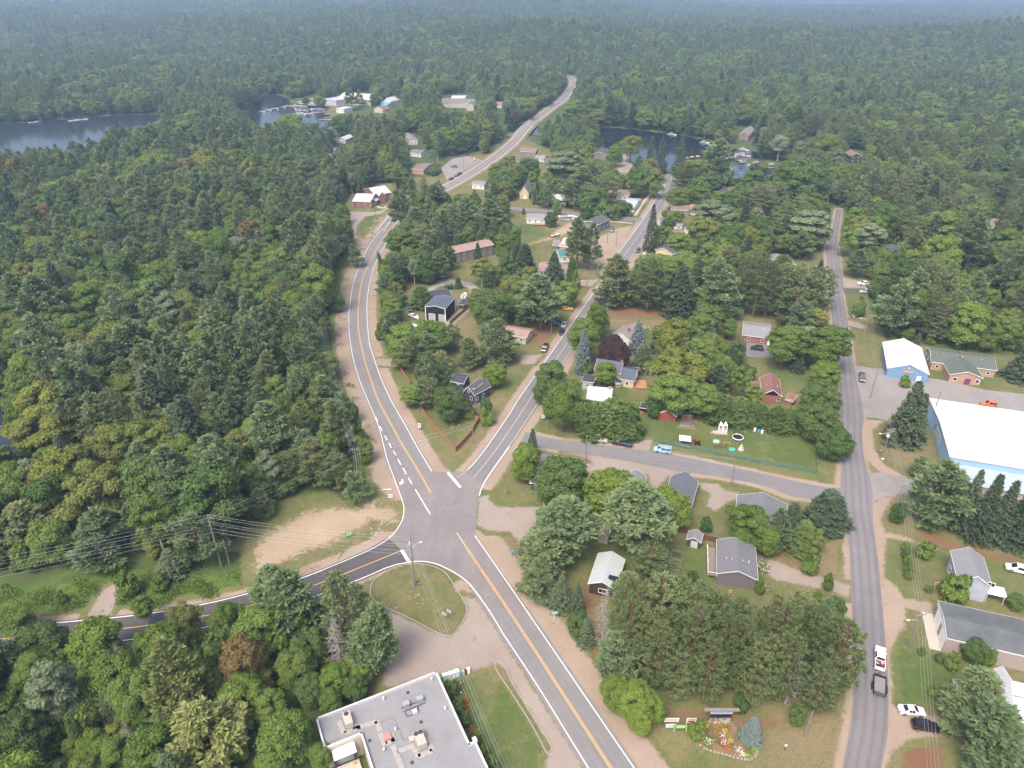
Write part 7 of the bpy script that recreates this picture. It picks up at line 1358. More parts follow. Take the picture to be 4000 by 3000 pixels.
def chain(label, pts, h=1.5):
 P = [Vector((p[0], p[1],0)) for p in pts]; r = empty("chain_link_fence", P[0]); tag(r, label, 'fence')
 for a, b in zip(P, P[1:]):
  L = (b - a).length; n = max(1, round(L / 3.0)); an = math.atan2(b.y - a.y, b.x - a.x)
  for k in range(n):
   o = MB().tube((0,0,0),(0,0, h),0.04).build("fence_post", M_gpost, r); o.location = a.lerp(b, k / n) - P[0]
   o = MB().box((0,0, h / 2),(L / n - 0.06,0.02, h - 0.1)).build("mesh_panel", M_net, r); o.location = a.lerp(b, (k + 0.5) / n) - P[0]; o.rotation_euler = (0,0, an)
  m = a.lerp(b, 0.5) - P[0]; o = MB().box((0,0, h),(L, 0.05,0.05)).build("top_rail", M_gpost, r); o.location = m; o.rotation_euler = (0,0, an)
chain("green chain link fence around the big yard by the cross street", TG(*C1_, [(1225,500),(1500,560),(1850,625),(2212,700)]) + TG(*E1,[(200,735),(415,780),(415,640),(415,500)]))
# ---------------------------------------------------------------- signs
def col(nm, c, **k): return mat_plain(nm, c, 0.5, **k)
S_w, S_g, S_b, S_r, S_k, S_back = col("sign_white", (0.72,0.72,0.70), var=0.04), col("sign_green", (0.03,0.26,0.13)), col("sign_blue", (0.05,0.22,0.45)), col("sign_red", (0.5,0.05,0.04)), col("sign_black", (0.02,0.02,0.025)), col("sign_back", (0.42,0.46,0.45))
def sign(label, view, base, w, h, z0, face, yaw=None, posts=2, pm=None, bars=(), lean=0.0, name="road_sign"):
 x0, y0, s = view if len(view) == 3 else (*view, TILE); g = G(x0 + base[0] * s, y0 + base[1] * s, 0); yaw = math.atan2(-g.x, g.y) * 0 if yaw is None else yaw
 r = empty(name, (g.x, g.y, 0), yaw); tag(r, label, 'sign')
 b = MB().box((0,0, z0 + h / 2),(w, 0.06, h)).build("sign_panel", face, r)
 for px in ((-w * 0.42, w * 0.42) if posts == 2 else (0,)): MB().box((px, 0.06,(z0 + h * 0.9) / 2),(0.1,0.1, z0 + h * 0.9)).build("post", pm or M_oldf, r)
 for (u, v, bw, bh, m) in bars: MB().box((u * w, -0.036, z0 + h * (0.5 + v)),(bw * w, 0.012, bh * h)).build("sign_marking", m, b)
 return r
tx = lambda rows, m, wd=0.8: [(0, v, wd, hh, m) for v, hh in rows]
sign("white notice sign with a second board beneath, left of the flower bed", C2,(1370,1300),2.6,1.1,1.3, S_w, bars=tx([(.25, .12),(0, .1),(-.25, .1)], S_r)); sign("white lower board under the left notice sign", C2,(1368,1318),1.8,1.0,0.3, S_w, bars=tx([(.2, .12),(-.2, .1)], S_b)); sign("green notice sign in front of the flower bed signs", C2,(1452,1345),2.6,1.0,0.9, col("sign_lime", (0.16,0.33,0.08)), pm=S_w, bars=tx([(.25, .14),(-.1, .12)], S_w, 0.6)); sign("white notice sign with red emblem beside the flower bed", C2,(1540,1295),1.8,1.3,0.9, S_w, pm=S_w, bars=[(0,-.15, .7, .35, S_r),(0, .3, .7, .12, S_g)])
sign("green highway direction sign below the pines", C2,(365,375),1.7,0.9,1.6, S_g, posts=1, pm=S_w, bars=[(-.05, .2, .6, .14, S_w),(.3, .2, .1, .2, S_w),(-.05,-.2, .6, .14, S_w),(.3,-.2, .1, .2, S_w)]); sign("small blue road sign near the gravel drive mouth", C1_, (0,1495),1.1,0.8,1.5, S_b, posts=1, bars=tx([(.1, .2)], S_w, .6)); sign("white roadside sign between highway and cedar fence", B15,(1414,405),0.9,1.5,1.2, S_w, posts=1, bars=tx([(.25, .1),(0, .1),(-.25, .1)], S_k, .6))
sign("green banner sign on the sandy lot edge", B15,(808,1330),1.9,1.5,0.7, col("banner_green", (0.14,0.36,0.12)), yaw=R(25), bars=tx([(.2, .15),(-.2, .12)], S_w, .7)); sign("small white sign on the grass tongue by the junction", B15,(1164,1000),1.1,1.0,0.7, S_w, bars=tx([(.2, .12),(-.1, .12)], S_k, .6)); sign("long white rail on the grass tongue by the junction", B15,(1137,928),2.2,0.35,0.5, S_w, name="guide_rail")
sign("left of two sign backs at the lower tip of the island", (1000,2250),(1628,388),1.0,0.8,1.7, S_back, yaw=R(160), posts=1); sign("right of two sign backs at the lower tip of the island", (1000,2250),(1672,370),1.1,0.9,1.8, S_back, yaw=R(150), posts=1); sign("white sign at the village street corner lot", C1_, (268,320),0.9,1.1,1.1, S_w, posts=1, bars=tx([(.2, .12),(-.1, .12)], S_k, .6)); sign("red and white sign at the motor lot entrance", (1000,0),(1888,1405),2.4,2.6,1.5, S_r, bars=[(0, .25, .6, .2, S_w),(0,-.1, .6, .2, S_w)]); sign("white roadside marker at the inner highway bend", B1_, (1057,728),0.8,0.9,0.9, S_w, posts=1); sign("small red and white sign on the arena lawn", E1,(963,600),0.9,0.6,0.8, S_r, posts=1, bars=tx([(0, .3)], S_w, .6)); sign("small white board on the arena lawn", E1,(982,672),0.9,0.5,0.8, S_w, posts=1)
def stop_sign():
 g = TG(*C1_, [(301,392)])[0]; r = empty("stop_sign", g, R(60)); tag(r, "octagonal stop sign at the mouth of the cross street", 'sign'); MB().tube((0,0,0),(0,0,2.7),0.05).build("post", M_steel, r)
 pts = [(0.42 * math.cos(R(22.5 + 45 * k)),0.42 * math.sin(R(22.5 + 45 * k))) for k in range(8)]; p = MB().prism(pts, 0,0.03,0).build("sign_panel", S_back, r); p.rotation_euler = (R(90),0,0); p.location = (0,0.06,2.35)
 f = MB().prism([(a * 0.97, b * 0.97) for a, b in pts],0,0.01).build("red_face", S_r, p); f.location = (0,0,-0.012)
stop_sign()
def welcome():
 a = TG(*C2,[(1792,1250)])[0]; r = empty("welcome_sign", a); tag(r, "timber framed welcome sign with dark message board above the flower bed", 'sign')
 for s in (-1,1): MB().box((s * 2.1,0,1.5),(0.28,0.28,3.0)).build("post", col("stained_post", (0.20,0.09,0.045)) if s < 0 else bpy.data.materials["stained_post"], r)
 MB().box((0,0,3.1),(6.4,0.6,0.22)).build("roof_beam", M_oldf, r); bd = MB().box((0,-0.05,2.5),(4.0,0.14,0.75)).build("name_board", col("pale_blue_board", (0.42,0.50,0.60)), r)
 for k in range(11): MB().box((-1.55 + 0.31 * k, -0.13,2.55),(0.17,0.02,0.34)).build("letter", S_b if k % 4 else S_g, bd)
 MB().box((0,-0.05,1.55),(4.0,0.14,0.95)).build("message_board", S_k, r); MB().box((0,-0.13,2.06),(4.0,0.03,0.08)).build("board_strip", col("purple_strip", (0.2,0.1,0.25)), r)
welcome()
# ---------------------------------------------------------------- flower bed with stone edge
BED = TG(*C2,[(1565,1385),(1600,1440),(1660,1490),(1750,1522),(1850,1548),(1950,1578),(2040,1590),(2100,1562),(2125,1490),(2060,1440),(1960,1400),(1930,1300),(1880,1245),(1700,1240),(1610,1290),(1560,1340)])
soil = patch("flower_bed_soil", [('poly', BED)],0.10, mat_gravel("bed_soil", (0.16,0.10,0.065),(0.24,0.155,0.105), width=0.3, amp=0.8), res=0.4, margin=0.6)
bc = sum((Vector((p[0], p[1],0)) for p in BED), Vector()) / len(BED); bed = empty("flower_bed", (bc.x, bc.y, 0)); tag(bed, "stone-edged flower bed with mixed blooms beneath the welcome sign", 'flower bed')
M_stone = mat_plain("field_stone", (0.30,0.265,0.23),0.9, var=0.3, scale=1.5)
def rock_mesh(seed, sx=1.0, sy=0.8, sz=0.6):
 r = np.random.default_rng(seed); bm = bmesh.new(); bmesh.ops.create_icosphere(bm, subdivisions=1, radius=0.5)
 for v in bm.verts: v.co = Vector((v.co.x * sx, v.co.y * sy, v.co.z * sz)) * (1 + r.uniform(-0.18,0.18))
 me = bpy.data.meshes.new("stone"); bm.to_mesh(me); bm.free(); me.materials.append(M_stone); return me
ROCKS = [rock_mesh(k) for k in range(5)]
edge = spline(BED[:9],0.55)
for k, p in enumerate(edge): o = bpy.data.objects.new("stone", ROCKS[k % 5]); link(o, bed); o.location = (p[0] - bc.x, p[1] - bc.y, 0.16); o.rotation_euler = (0,0, k * 1.7); o.scale = (0.62,0.55,0.6)
for k in range(34):
 p = TG(*C2,[(random.uniform(1700,1890), random.uniform(1232,1278))])[0]; o = bpy.data.objects.new("stone", ROCKS[k % 5]); link(o, bed); o.location = (p.x - bc.x, p.y - bc.y, 0.2); o.rotation_euler = (0,0, k); s = random.uniform(0.35,0.7); o.scale = (s, s, s)
def blooms(parent, name, pts, rad, n, mats, size=0.17, hgt=0.5, off=None):
 r = np.random.default_rng(int(abs(pts[0][0]) * 10) % 9999); C = []
 for q in pts: C.append(np.array([q[0], q[1],0.1]) + np.column_stack([r.normal(0, rad * 0.45, n), r.normal(0, rad * 0.45, n), r.uniform(0.1, hgt, n)]))
 C = np.vstack(C); m = len(C); N = rand_unit(r, m) * 0.6 + np.array([0,0,0.8]); D = np.cross(N, rand_unit(r, m)); V = kites(C, D, N, size * r.uniform(.7,1.4, m), size * r.uniform(.7,1.3, m))
 if off is not None: V = V - np.array([off.x, off.y, 0])
 me = crown_mesh(name, V, mats); o = bpy.data.objects.new(name, me); link(o, parent); o['kind'] = 'stuff'; return o
FM = {k: leaf_mat("petals_" + k, tuple(c * 0.7 for c in v), v, 0.2) for k, v in {'white': (0.6,0.6,0.55), 'yellow': (0.55,0.42,0.05), 'orange': (0.45,0.17,0.03), 'pink': (0.45,0.16,0.2), 'purple': (0.25,0.04,0.2), 'lime': (0.2,0.3,0.05), 'red': (0.35,0.04,0.03)}.items()}
FM['green'] = LM['bushy']
for nm, pl, rd, nn in (('green', [(1640,1380),(1720,1400),(1800,1350),(1850,1320),(1700,1320),(1950,1400),(1900,1480),(2050,1520),(1650,1290),(1780,1440),(1690,1470)],1.2,110),('white', [(1650,1400),(1700,1440),(1810,1390),(1950,1510),(1985,1550),(1830,1450)],0.7,45),('yellow', [(1885,1440),(1690,1310),(1840,1350)],0.6,45),('orange', [(1640,1370),(1780,1330),(1850,1340),(2020,1490),(1860,1500)],0.9,50),('lime', [(2035,1555),(1670,1470),(2090,1510)],0.7,60),('red', [(1820,1480),(1800,1430)],0.6,40)):
 blooms(bed, nm + "_blooms" if nm != 'green' else "bed_foliage", [tuple(p) for p in TG(*C2, pl)], rd, nn, FM[nm], off=bc, hgt=0.6 if nm == 'green' else 0.75)
def planter(label, tile, c, cols, rad=0.7):
 g = TG(*tile, [c])[0]; r = empty("flower_planter", g); tag(r, label, 'planter'); MB().tube((0,0,0),(0,0,0.5),0.45,0.6,10).build("tub", M_oldf, r)
 for k in cols: blooms(r, k + "_blooms", [(g.x, g.y, 0)], rad, 60, FM[k], off=g, hgt=0.95)
planter("planter of purple and red flowers at the island pole", (1000,2250),(1400,72),('purple', 'green', 'red')); planter("red flower tub on the lawn by the junction corner", B15,(2168,942),('red', 'green'),0.5)
def hydrangea(label, tile, c, n=2):
 g = TG(*tile, [c])[0]; r = empty("hydrangea_bush", g); tag(r, label, 'shrub'); blooms(r, "foliage", [(g.x, g.y, 0)],1.6,400, LM['leaf'], off=g, hgt=1.3, size=0.25); blooms(r, "white_blooms", [(g.x, g.y, 0)],1.8,110, FM['white'], off=g, hgt=1.6, size=0.26)
hydrangea("white hydrangea at the front corner of the taupe bungalow", C2,(2148,110)); hydrangea("white hydrangea beside the taupe bungalow steps", C1_, (2160,1600)); hydrangea("white flowering bush at the store garden corner", (1000,2250),(1690,1000)); hydrangea("white flowering bush in the lawn above the blue spruce", B0,(1150,1198))
blo = empty("garden_bed", TG(1000,2250,[(1800,1150)])[0]); tag(blo, "orange lily bed along the store's garden wall", 'flower bed')
for c in ((1800,1080),(1812,1140),(1822,1290),(1850,1330)): blooms(blo, "orange_blooms", [tuple(TG(1000,2250,[c])[0])],0.9,120, FM['orange'], off=blo.location, hgt=0.7)
# ---------------------------------------------------------------- boxes by the store, yard things
def box_thing(name, label, cat, view, c, size, mat, rz=0.0, lid=None, z=0.0):
 x0, y0, s = view if len(view) == 3 else (*view, TILE); g = G(x0 + c[0] * s, y0 + c[1] * s, 0); r = empty(name, (g.x, g.y, z), rz); tag(r, label, cat); sx, sy, sz = size
 MB().box((0,0, sz / 2 + 0.08),(sx, sy, sz)).build("cabinet", mat, r); MB().box((0,0,0.05),(sx * 1.05, sy * 1.1,0.1)).build("base", M_conc, r); MB().box((0,0, sz + 0.12),(sx * 1.02, sy * 1.04,0.08)).build("lid", lid or mat, r)
 for k in range(3): MB().box((0,-sy / 2 - 0.01, sz * (0.25 + 0.25 * k)),(sx * 0.86,0.02, sz * 0.2)).build("door_panel", lid or mat, r)
 return r
KB = (1700,2600, .12598); mbx = mat_plain("parcel_grey", (0.46,0.45,0.43),0.5); mby = mat_plain("box_yellow", (0.6,0.4,0.04),0.5); mbb = mat_plain("box_blue", (0.05,0.27,0.55),0.5)
for k, (c, w) in enumerate((((305,450), "first"),((425,415), "second"),((550,375), "third"),((675,325), "fourth"))): box_thing("mailbox_unit", f"grey community mailbox, {w} from the store wall", 'mailbox', KB, c, (0.85,0.75,1.5), mbx, R(18), M_trim)
box_thing("newspaper_box", "blue newspaper box beside the mailbox row", 'box', KB, (790,320),(0.6,0.55,1.2), mbb, R(18)); box_thing("newspaper_box", "yellow newspaper box right of the blue one", 'box', KB, (875,290),(0.5,0.5,1.1), mby, R(18)); box_thing("newspaper_box", "black newspaper box at the lawn edge", 'box', KB, (950,265),(0.5,0.5,1.1), M_blackp, R(18)); box_thing("drop_box", "white drop box at the end of the box row", 'box', KB, (1030,230),(0.6,0.6,1.2), M_trim, R(18)); box_thing("waste_bin", "green bin between store and mailboxes", 'bin', KB, (190,480),(0.7,0.6,1.0), S_g, R(18))
YK = (2440,1560, .44094)
def yard(): 
 g = lambda c, z=0: G(2440 + c[0] * .44094,1560 + c[1] * .44094, z)
 p = g((528,400)); r = empty("gazebo", p, R(-12)); tag(r, "white-roofed garden gazebo in the big yard", 'gazebo')
 MB().add([(-1.7,-1.5,2.2),(1.7,-1.5,2.2),(1.7,1.5,2.2),(-1.7,1.5,2.2),(-0.5,0,3.0),(0.5,0,3.0)],[(0,1,5,4),(1,2,5),(2,3,4,5),(3,0,4),(3,2,1,0)]).build("roof", M_wtarp, r)
 for a in (-1.5,1.5):
  for b in (-1.3,1.3): MB().box((a, b, 1.1),(0.12,0.12,2.2)).build("post", M_darktrim, r)
 MB().box((0,0,0.08),(3.0,2.6,0.12)).build("floor", M_oldf, r); MB().box((0,1.0,0.5),(2.2,0.6,0.6)).build("bench", M_darktrim, r)
 p = g((640,395)); r = empty("tractor", p, R(80)); tag(r, "small red tractor beside the white gazebo", 'tractor'); MB().box((0.7,0,0.85),(1.4,0.7,0.55)).build("hood", paint('red', PC['red']), r); MB().box((-0.4,0,0.7),(0.9,0.6,0.4)).box((-0.6,0,1.05),(0.2,0.5,0.4)).build("seat", M_blackp, r)
 for x, rr in ((-0.6,0.6),(1.1,0.38)):
  for s in (-1,1): w = MB().tube((0,-0.15,0),(0,0.15,0), rr, n=14).build("wheel", M_tyre, r); w.location = (x, s * 0.65, rr)
 p = g((1000,350)); r = empty("trampoline", p); tag(r, "round black trampoline with white rim and net", 'trampoline'); MB().tube((0,0,0.62),(0,0,0.68),1.45, n=20).build("mat", M_blackp, r)
 rm = MB()
 for k in range(20): a, b = 6.283 * k / 20,6.283 * (k + 1) / 20; rm.tube((1.6 * math.cos(a),1.6 * math.sin(a),0.68),(1.6 * math.cos(b),1.6 * math.sin(b),0.68),0.14)
 rm.build("rim", M_trim, r)
 for k in range(6): a = 6.283 * k / 6; MB().tube((1.6 * math.cos(a),1.6 * math.sin(a),0),(1.6 * math.cos(a),1.6 * math.sin(a),2.3),0.04).build("net_pole", M_blackp, r)
 nm_, nt2, o2 = new_mat("trampoline_net"); bb = NB(nt2); q = bb.principled(o2,(0.02,0.02,0.02),0.8); q.inputs["Alpha"].default_value = 0.35
 nb = MB()
 for k in range(10): a, b = 6.283 * k / 20,6.283 * (k + 1) / 20; nb.add([(1.55 * math.cos(t),1.55 * math.sin(t), z) for t, z in ((a, 0.7),(b, 0.7),(b, 2.2),(a, 2.2))],[(0,1,2,3)])
 nb.build("net", nm_, r)
 p = g((800,425)); r = empty("swing_set", p, R(-8)); tag(r, "wooden swing set with green canopy and slide", 'swing set'); mw = mat_plain("play_wood", (0.36,0.2,0.1),0.8)
 for a in (-0.6,0.6):
  for b in (-0.6,0.6): MB().box((a, b, 1.1),(0.1,0.1,2.2)).build("post", mw, r)
 MB().add([(-0.8,-0.8,2.1),(0.8,-0.8,2.1),(0.8,0.8,2.1),(-0.8,0.8,2.1),(-0.8,0,2.7),(0.8,0,2.7)],[(0,1,5,4),(3,4,5,2)]).build("canopy", mat_plain("mint_canopy", (0.25,0.5,0.4),0.6), r); MB().box((0,0,1.2),(1.2,1.2,0.1)).build("platform", mw, r); MB().tube((0.6,0,2.0),(4.0,0,2.0),0.08).build("swing_beam", mw, r); MB().tube((4.0,0,2.0),(4.0,-0.8,0),0.07).tube((4.0,0,2.0),(4.0,0.8,0),0.07).build("swing_leg", mw, r)
 for x in (1.8,2.9): MB().tube((x, -0.2,2.0),(x, -0.2,0.6),0.02).tube((x, 0.2,2.0),(x, 0.2,0.6),0.02).box((x, 0,0.58),(0.2,0.5,0.05)).build("swing_seat", M_blackp, r)
 p = g((1030,445)); r = empty("play_tent", p); tag(r, "small grey teepee tent in the big yard", 'tent'); MB().tube((0,0,0),(0,0,2.0),1.0,0.06,7).build("canvas", mat_plain("grey_canvas", (0.40,0.38,0.36),0.8), r); MB().tube((0,0,1.8),(0.15,0.1,2.4),0.03).build("tent_pole", M_oldf, r)
 for k, (cx, w) in enumerate(((843, "left"),(883, "right"))):
  p = g((cx, 270)); rr = boat(f"white skiff stood on end against the lumber, {w} one", (p.x, p.y),0, L=3.4, W=1.3, dry=False); rr.rotation_euler = (0, R(-68), R(80)); rr.location.z = 1.3
 p = g((840,300)); r = empty("lumber_pile", p, R(-10)); tag(r, "pile of pale lumber in the big yard", 'lumber')
 for k in range(14): MB().box((random.uniform(-.5, .5),(k % 5 - 2) * 0.32,0.12 + 0.16 * (k // 5)),(random.uniform(3.0,4.6),0.26,0.12), random.uniform(-.08, .08)).build("plank", mat_plain("pale_lumber", (0.46,0.40,0.34),0.9) if k == 0 else bpy.data.materials["pale_lumber"], r)
 p = g((545,232)); r = empty("firewood_pile", p, R(-8)); tag(r, "firewood pile under a dark tarp with board edging", 'woodpile'); MB().box((0,0.2,0.5),(5.2,1.8,1.0),0, top=0.7).build("tarp", M_gtarp, r); MB().box((0,-0.9,0.35),(4.6,0.5,0.6)).build("stacked_wood", mat_plain("split_wood", (0.30,0.19,0.12),0.9, var=0.5, scale=4), r); MB().box((0,-1.6,0.12),(6.0,0.2,0.2)).build("edge_board", M_oldf, r); MB().box((1.2,-1.0,0.75),(0.6,0.4,0.3)).build("red_crate", paint('red', PC['red']), r)
 for k, (cx, cy, m, w) in enumerate(((1152,280, M_wtarp, "tall white"),(1187,290, mbb, "blue"),(1215,298, M_wtarp, "short white"))): p = g((cx, cy)); o = MB().tube((0,0,0),(0,0,1.0 if k != 1 else 0.8),0.42,0.36, n=12).tube((0,0,0.98 if k != 1 else 0.78),(0,0,1.1 if k != 1 else 0.9),0.2, n=10).build("storage_barrel", m); o.location = p; tag(o, f"{w} barrel by the hedge of the big yard", 'barrel')
 p = g((1252,275)); r = empty("picnic_table", p, R(-8)); tag(r, "red picnic table at the hedge", 'table'); mr = mat_plain("faded_red_wood", (0.36,0.14,0.12),0.8)
 for k in range(3): MB().box((0,(k - 1) * 0.28,0.75),(2.2,0.24,0.05)).build("table_plank", mr, r)
 for s in (-1,1): MB().box((0, s * 0.75,0.45),(2.2,0.28,0.05)).build("bench_plank", mr, r); MB().box((s * 0.8,0,0.38),(0.1,1.4,0.1)).build("leg_frame", mr, r)
 p = g((950,447)); o = MB().tube((0,0,0),(0,0,0.25),0.9,1.0,14).tube((0,0,0.25),(0,0,0.3),1.0,0.9,14).build("paddling_pool", mat_plain("teal_plastic", (0.06,0.40,0.30),0.4)); o.location = p; tag(o, "small teal paddling pool in the big yard", 'pool')
 p = g((232,150)); r = empty("ride_mower", p, R(20)); tag(r, "blue ride-on mower left of the red shed", 'mower'); MB().box((0.3,0,0.6),(0.9,0.6,0.5)).build("hood", paint('navy', PC['navy']), r); MB().box((-0.4,0,0.6),(0.5,0.5,0.3)).build("seat", M_blackp, r); [MB().tube((x, y - 0.1,0.28),(x, y + 0.1,0.28),0.28, n=10).build("wheel", M_tyre, r) for x in (-0.5,0.6) for y in (-0.45,0.45)]
 p = g((150,125)); r = empty("toy_pile", p); tag(r, "heap of orange, red and blue toys by the small black shed", 'toys')
 for k, (x, y, m) in enumerate(((0,0, 'orange'),(0.8,-0.3, 'red'),(-0.7,-0.2, 'skyblue'),(0.4,0.5, 'orange'),(-0.4,0.6, 'white'))): MB().box((x, y, 0.3),(0.6,0.4,0.6), k, top=0.6).build("plastic_toy", paint(m, PC[m]), r)
yard()
def deck(label, tile, a, b, d, z=0.9, mat=None, rail=True):
 c, ang, L, W = rect(tile, a, b, z, D=d); r = empty("wooden_deck", (c.x, c.y, 0), ang); tag(r, label, 'deck'); n = max(3, int(W / 0.6)); m = mat or M_oldf
 for k in range(n): MB().box((0,-W / 2 + (k + 0.5) * W / n, z),(L, W / n - 0.03,0.08)).build("deck_plank", m, r)
 for x in (-L / 2 + 0.1, L / 2 - 0.1):
  for y in (-W / 2 + 0.1, W / 2 - 0.1): MB().box((x, y, z / 2),(0.15,0.15, z)).build("deck_post", m, r)
 if rail:
  for y in np.linspace(-W / 2, W / 2,5): MB().box((-L / 2, y, z + 0.5),(0.08,0.08,1.0)).build("rail_post", M_trim, r)
  MB().box((-L / 2,0, z + 1.0),(0.12, W, 0.06)).build("hand_rail", M_trim, r); MB().box((0,-W / 2, z + 1.0),(L, 0.12,0.06)).build("hand_rail", M_trim, r)
deck("grey side deck with white rails on the taupe bungalow", C1_, (1690,1650),(1768,1662),(1735,1415)); deck("orange wooden deck behind the yellow house", K1,(1900,600),(2110,610),(1925,460),0.4, mat_plain("new_cedar_deck", (0.42,0.22,0.12),0.8), False); deck("round-front wooden deck of the white ranch house", K4,(590,785),(810,790),(600,745),0.6, mat_plain("cedar_deck", (0.36,0.2,0.12),0.8), False)
def garden(label, tile, pts):
 P = TG(*tile, pts); r = empty("raised_bed", P[0]); tag(r, label, 'garden bed')
 for a, b in zip(P, P[1:] + P[:1]): o = MB().box((0,0,0.35),((b - a).length, 0.15,0.7)).build("side_board", M_oldf, r); o.location = (a + b) / 2 - P[0]; o.rotation_euler = (0,0, math.atan2(b.y - a.y, b.x - a.x))
 c = sum(P, Vector()) / len(P); blooms(r, "vegetable_foliage", [(c.x, c.y, 0)],1.2,160, LM['bushy'], off=P[0], hgt=0.9, size=0.25)
garden("fenced vegetable frame beside the giant pine", C1_, [(1380,1445),(1480,1470),(1465,1540),(1370,1510)]); garden("second vegetable frame below the first", C1_, [(1375,1560),(1460,1580),(1445,1625),(1365,1610)]); garden("timber vegetable frame in the back garden of the taupe bungalow", C2,(lambda: [(1895,285),(1975,305),(1965,335),(1890,315)])())
for k, c in enumerate([(1700,345),(1752,357),(1698,378)]): 
 w = ("left", "right", "front")[k]; p = TG(*B15,[c])[0]; o = MB().box((0,0,0.15),(0.9,0.9,0.3)).box((0,0,0.31),(0.7,0.7,0.04)).build("planter_box", M_cedarf); o.location = p; tag(o, f"little square planter on the fenced lawn, {w} of three", 'planter')
def flag(label, tile, c, h=3.2):
 g = TG(*tile, [c])[0]; r = empty("flag_pole", g); tag(r, label, 'flag'); MB().tube((0,0,0),(0,0, h),0.04).build("pole", M_trim, r)
 for x, w, m in ((0.16,0.3, S_r),(0.56,0.5, S_w),(0.96,0.3, S_r)): MB().box((x, 0.02 * x, h - 0.4),(w, 0.02,0.7)).build("flag_band", m, r)
 lf = MB().prism([(0.28 * math.cos(a) * (1 if k % 2 == 0 else 0.5),0.28 * math.sin(a) * (1 if k % 2 == 0 else 0.5)) for k, a in enumerate(np.linspace(R(90), R(450),11)[:-1])],0,0.03).build("maple_leaf", S_r, r); lf.rotation_euler = (R(90),0,0); lf.location = (0.56,-0.005, h - 0.4)
flag("red and white maple leaf flag on a leaning pole behind the taupe bungalow", C2,(1850,225),3.6); flag("small maple leaf flag by the lawn of the pale blue house", D2,(1425,120),2.4)
# ---------------------------------------------------------------- dam, buoys, bridge, rocks
def dam():
 g = lambda c, z=0: G(2640 + c[0] * .33071,560 + c[1] * .33071, z); a, b = g((450,165),1.6), g((690,120),1.6); L = (b - a).length; r = empty("dam", (a.x, a.y, 0), math.atan2(b.y - a.y, b.x - a.x)); tag(r, "concrete river dam with steel walkway above the rapids", 'dam'); mc = mat_plain("dam_concrete", (0.42,0.39,0.34),0.9)
 for k in range(5): MB().box((L * (0.1 + 0.22 * k),0,-1.0),(1.2,6.0,4.4)).build("pier", mc, r)
 MB().box((L / 2,1.5,-1.2),(L, 1.0,2.6)).build("gate_wall", mc, r); MB().box((L / 2,0,1.35),(L + 2,2.4,0.3)).build("walkway", mc, r)
 for y in (-1.1,1.1): MB().box((L / 2, y, 2.5),(L + 2,0.12,0.12)).box((L / 2, y, 2.0),(L + 2,0.08,0.08)).build("rail", M_steel, r); [MB().box((L * t, y, 2.0),(0.1,0.1,1.0)).build("rail_post", M_steel, r) for t in (0, .25, .5, .75,1)]
 MB().box((L + 7,0.5,-0.3),(12,1.6,2.0)).build("wing_wall", mc, r)
 mby2 = mat_plain("buoy_yellow", (0.7,0.45,0.04),0.5); k = 0
 for p0, p1, n in (((120,168),(260,153),3),((430,108),(860,150),8)):
  for i in range(n): t = i / max(1, n - 1); q = g((p0[0] + (p1[0] - p0[0]) * t, p0[1] + (p1[1] - p0[1]) * t), WATER_Z); o = MB().tube((-1.3,0,0),(1.3,0,0),0.42, n=8).tube((-1.7,0,0),(-1.3,0,0),0.15,0.42,8).tube((1.3,0,0),(1.7,0,0),0.42,0.15,8).build("boom_buoy", mby2); o.location = q; o.rotation_euler = (0,0,-0.15); tag(o, "long yellow safety buoy in the boom line above the dam", 'buoy', "yellow boom buoys above the dam")
dam()
def bridge():
 i = [k for k, p in enumerate(FAR_C) if sd_poly(np.array([p]), np.array(RIVER))[0] > -14]; c = FAR_C[min(i):max(i) + 1]; 
 v = []; f = []
 for p, q in zip(offset(c, -5.2), offset(c, 5.2)):
  for z, w in ((0.12, p),(0.12, q),(-0.9, q),(-0.9, p)): v.append((w[0], w[1], z))
 for k in range(len(c) - 1):
  for e in range(4): f.append((4 * k + e, 4 * k + (e + 1) % 4,4 * k + 4 + (e + 1) % 4,4 * k + 4 + e))
 r = empty("road_bridge", (0,0,0)); tag(r, "pale concrete highway bridge over the river narrows", 'bridge'); mc = mat_plain("bridge_concrete", (0.5,0.47,0.43),0.9); pydata("deck", v, f, mc, r)
 for s in (-4.9,4.9):
  mb = MB(); cc = offset(c, s)
  for p, q in zip(cc, cc[1:]): d = Vector((q[0] - p[0], q[1] - p[1])); mb.box(((p[0] + q[0]) / 2,(p[1] + q[1]) / 2,0.75),(d.length + 0.05,0.35,1.0), math.atan2(d.y, d.x))
  mb.build("parapet", mc, r)
bridge()
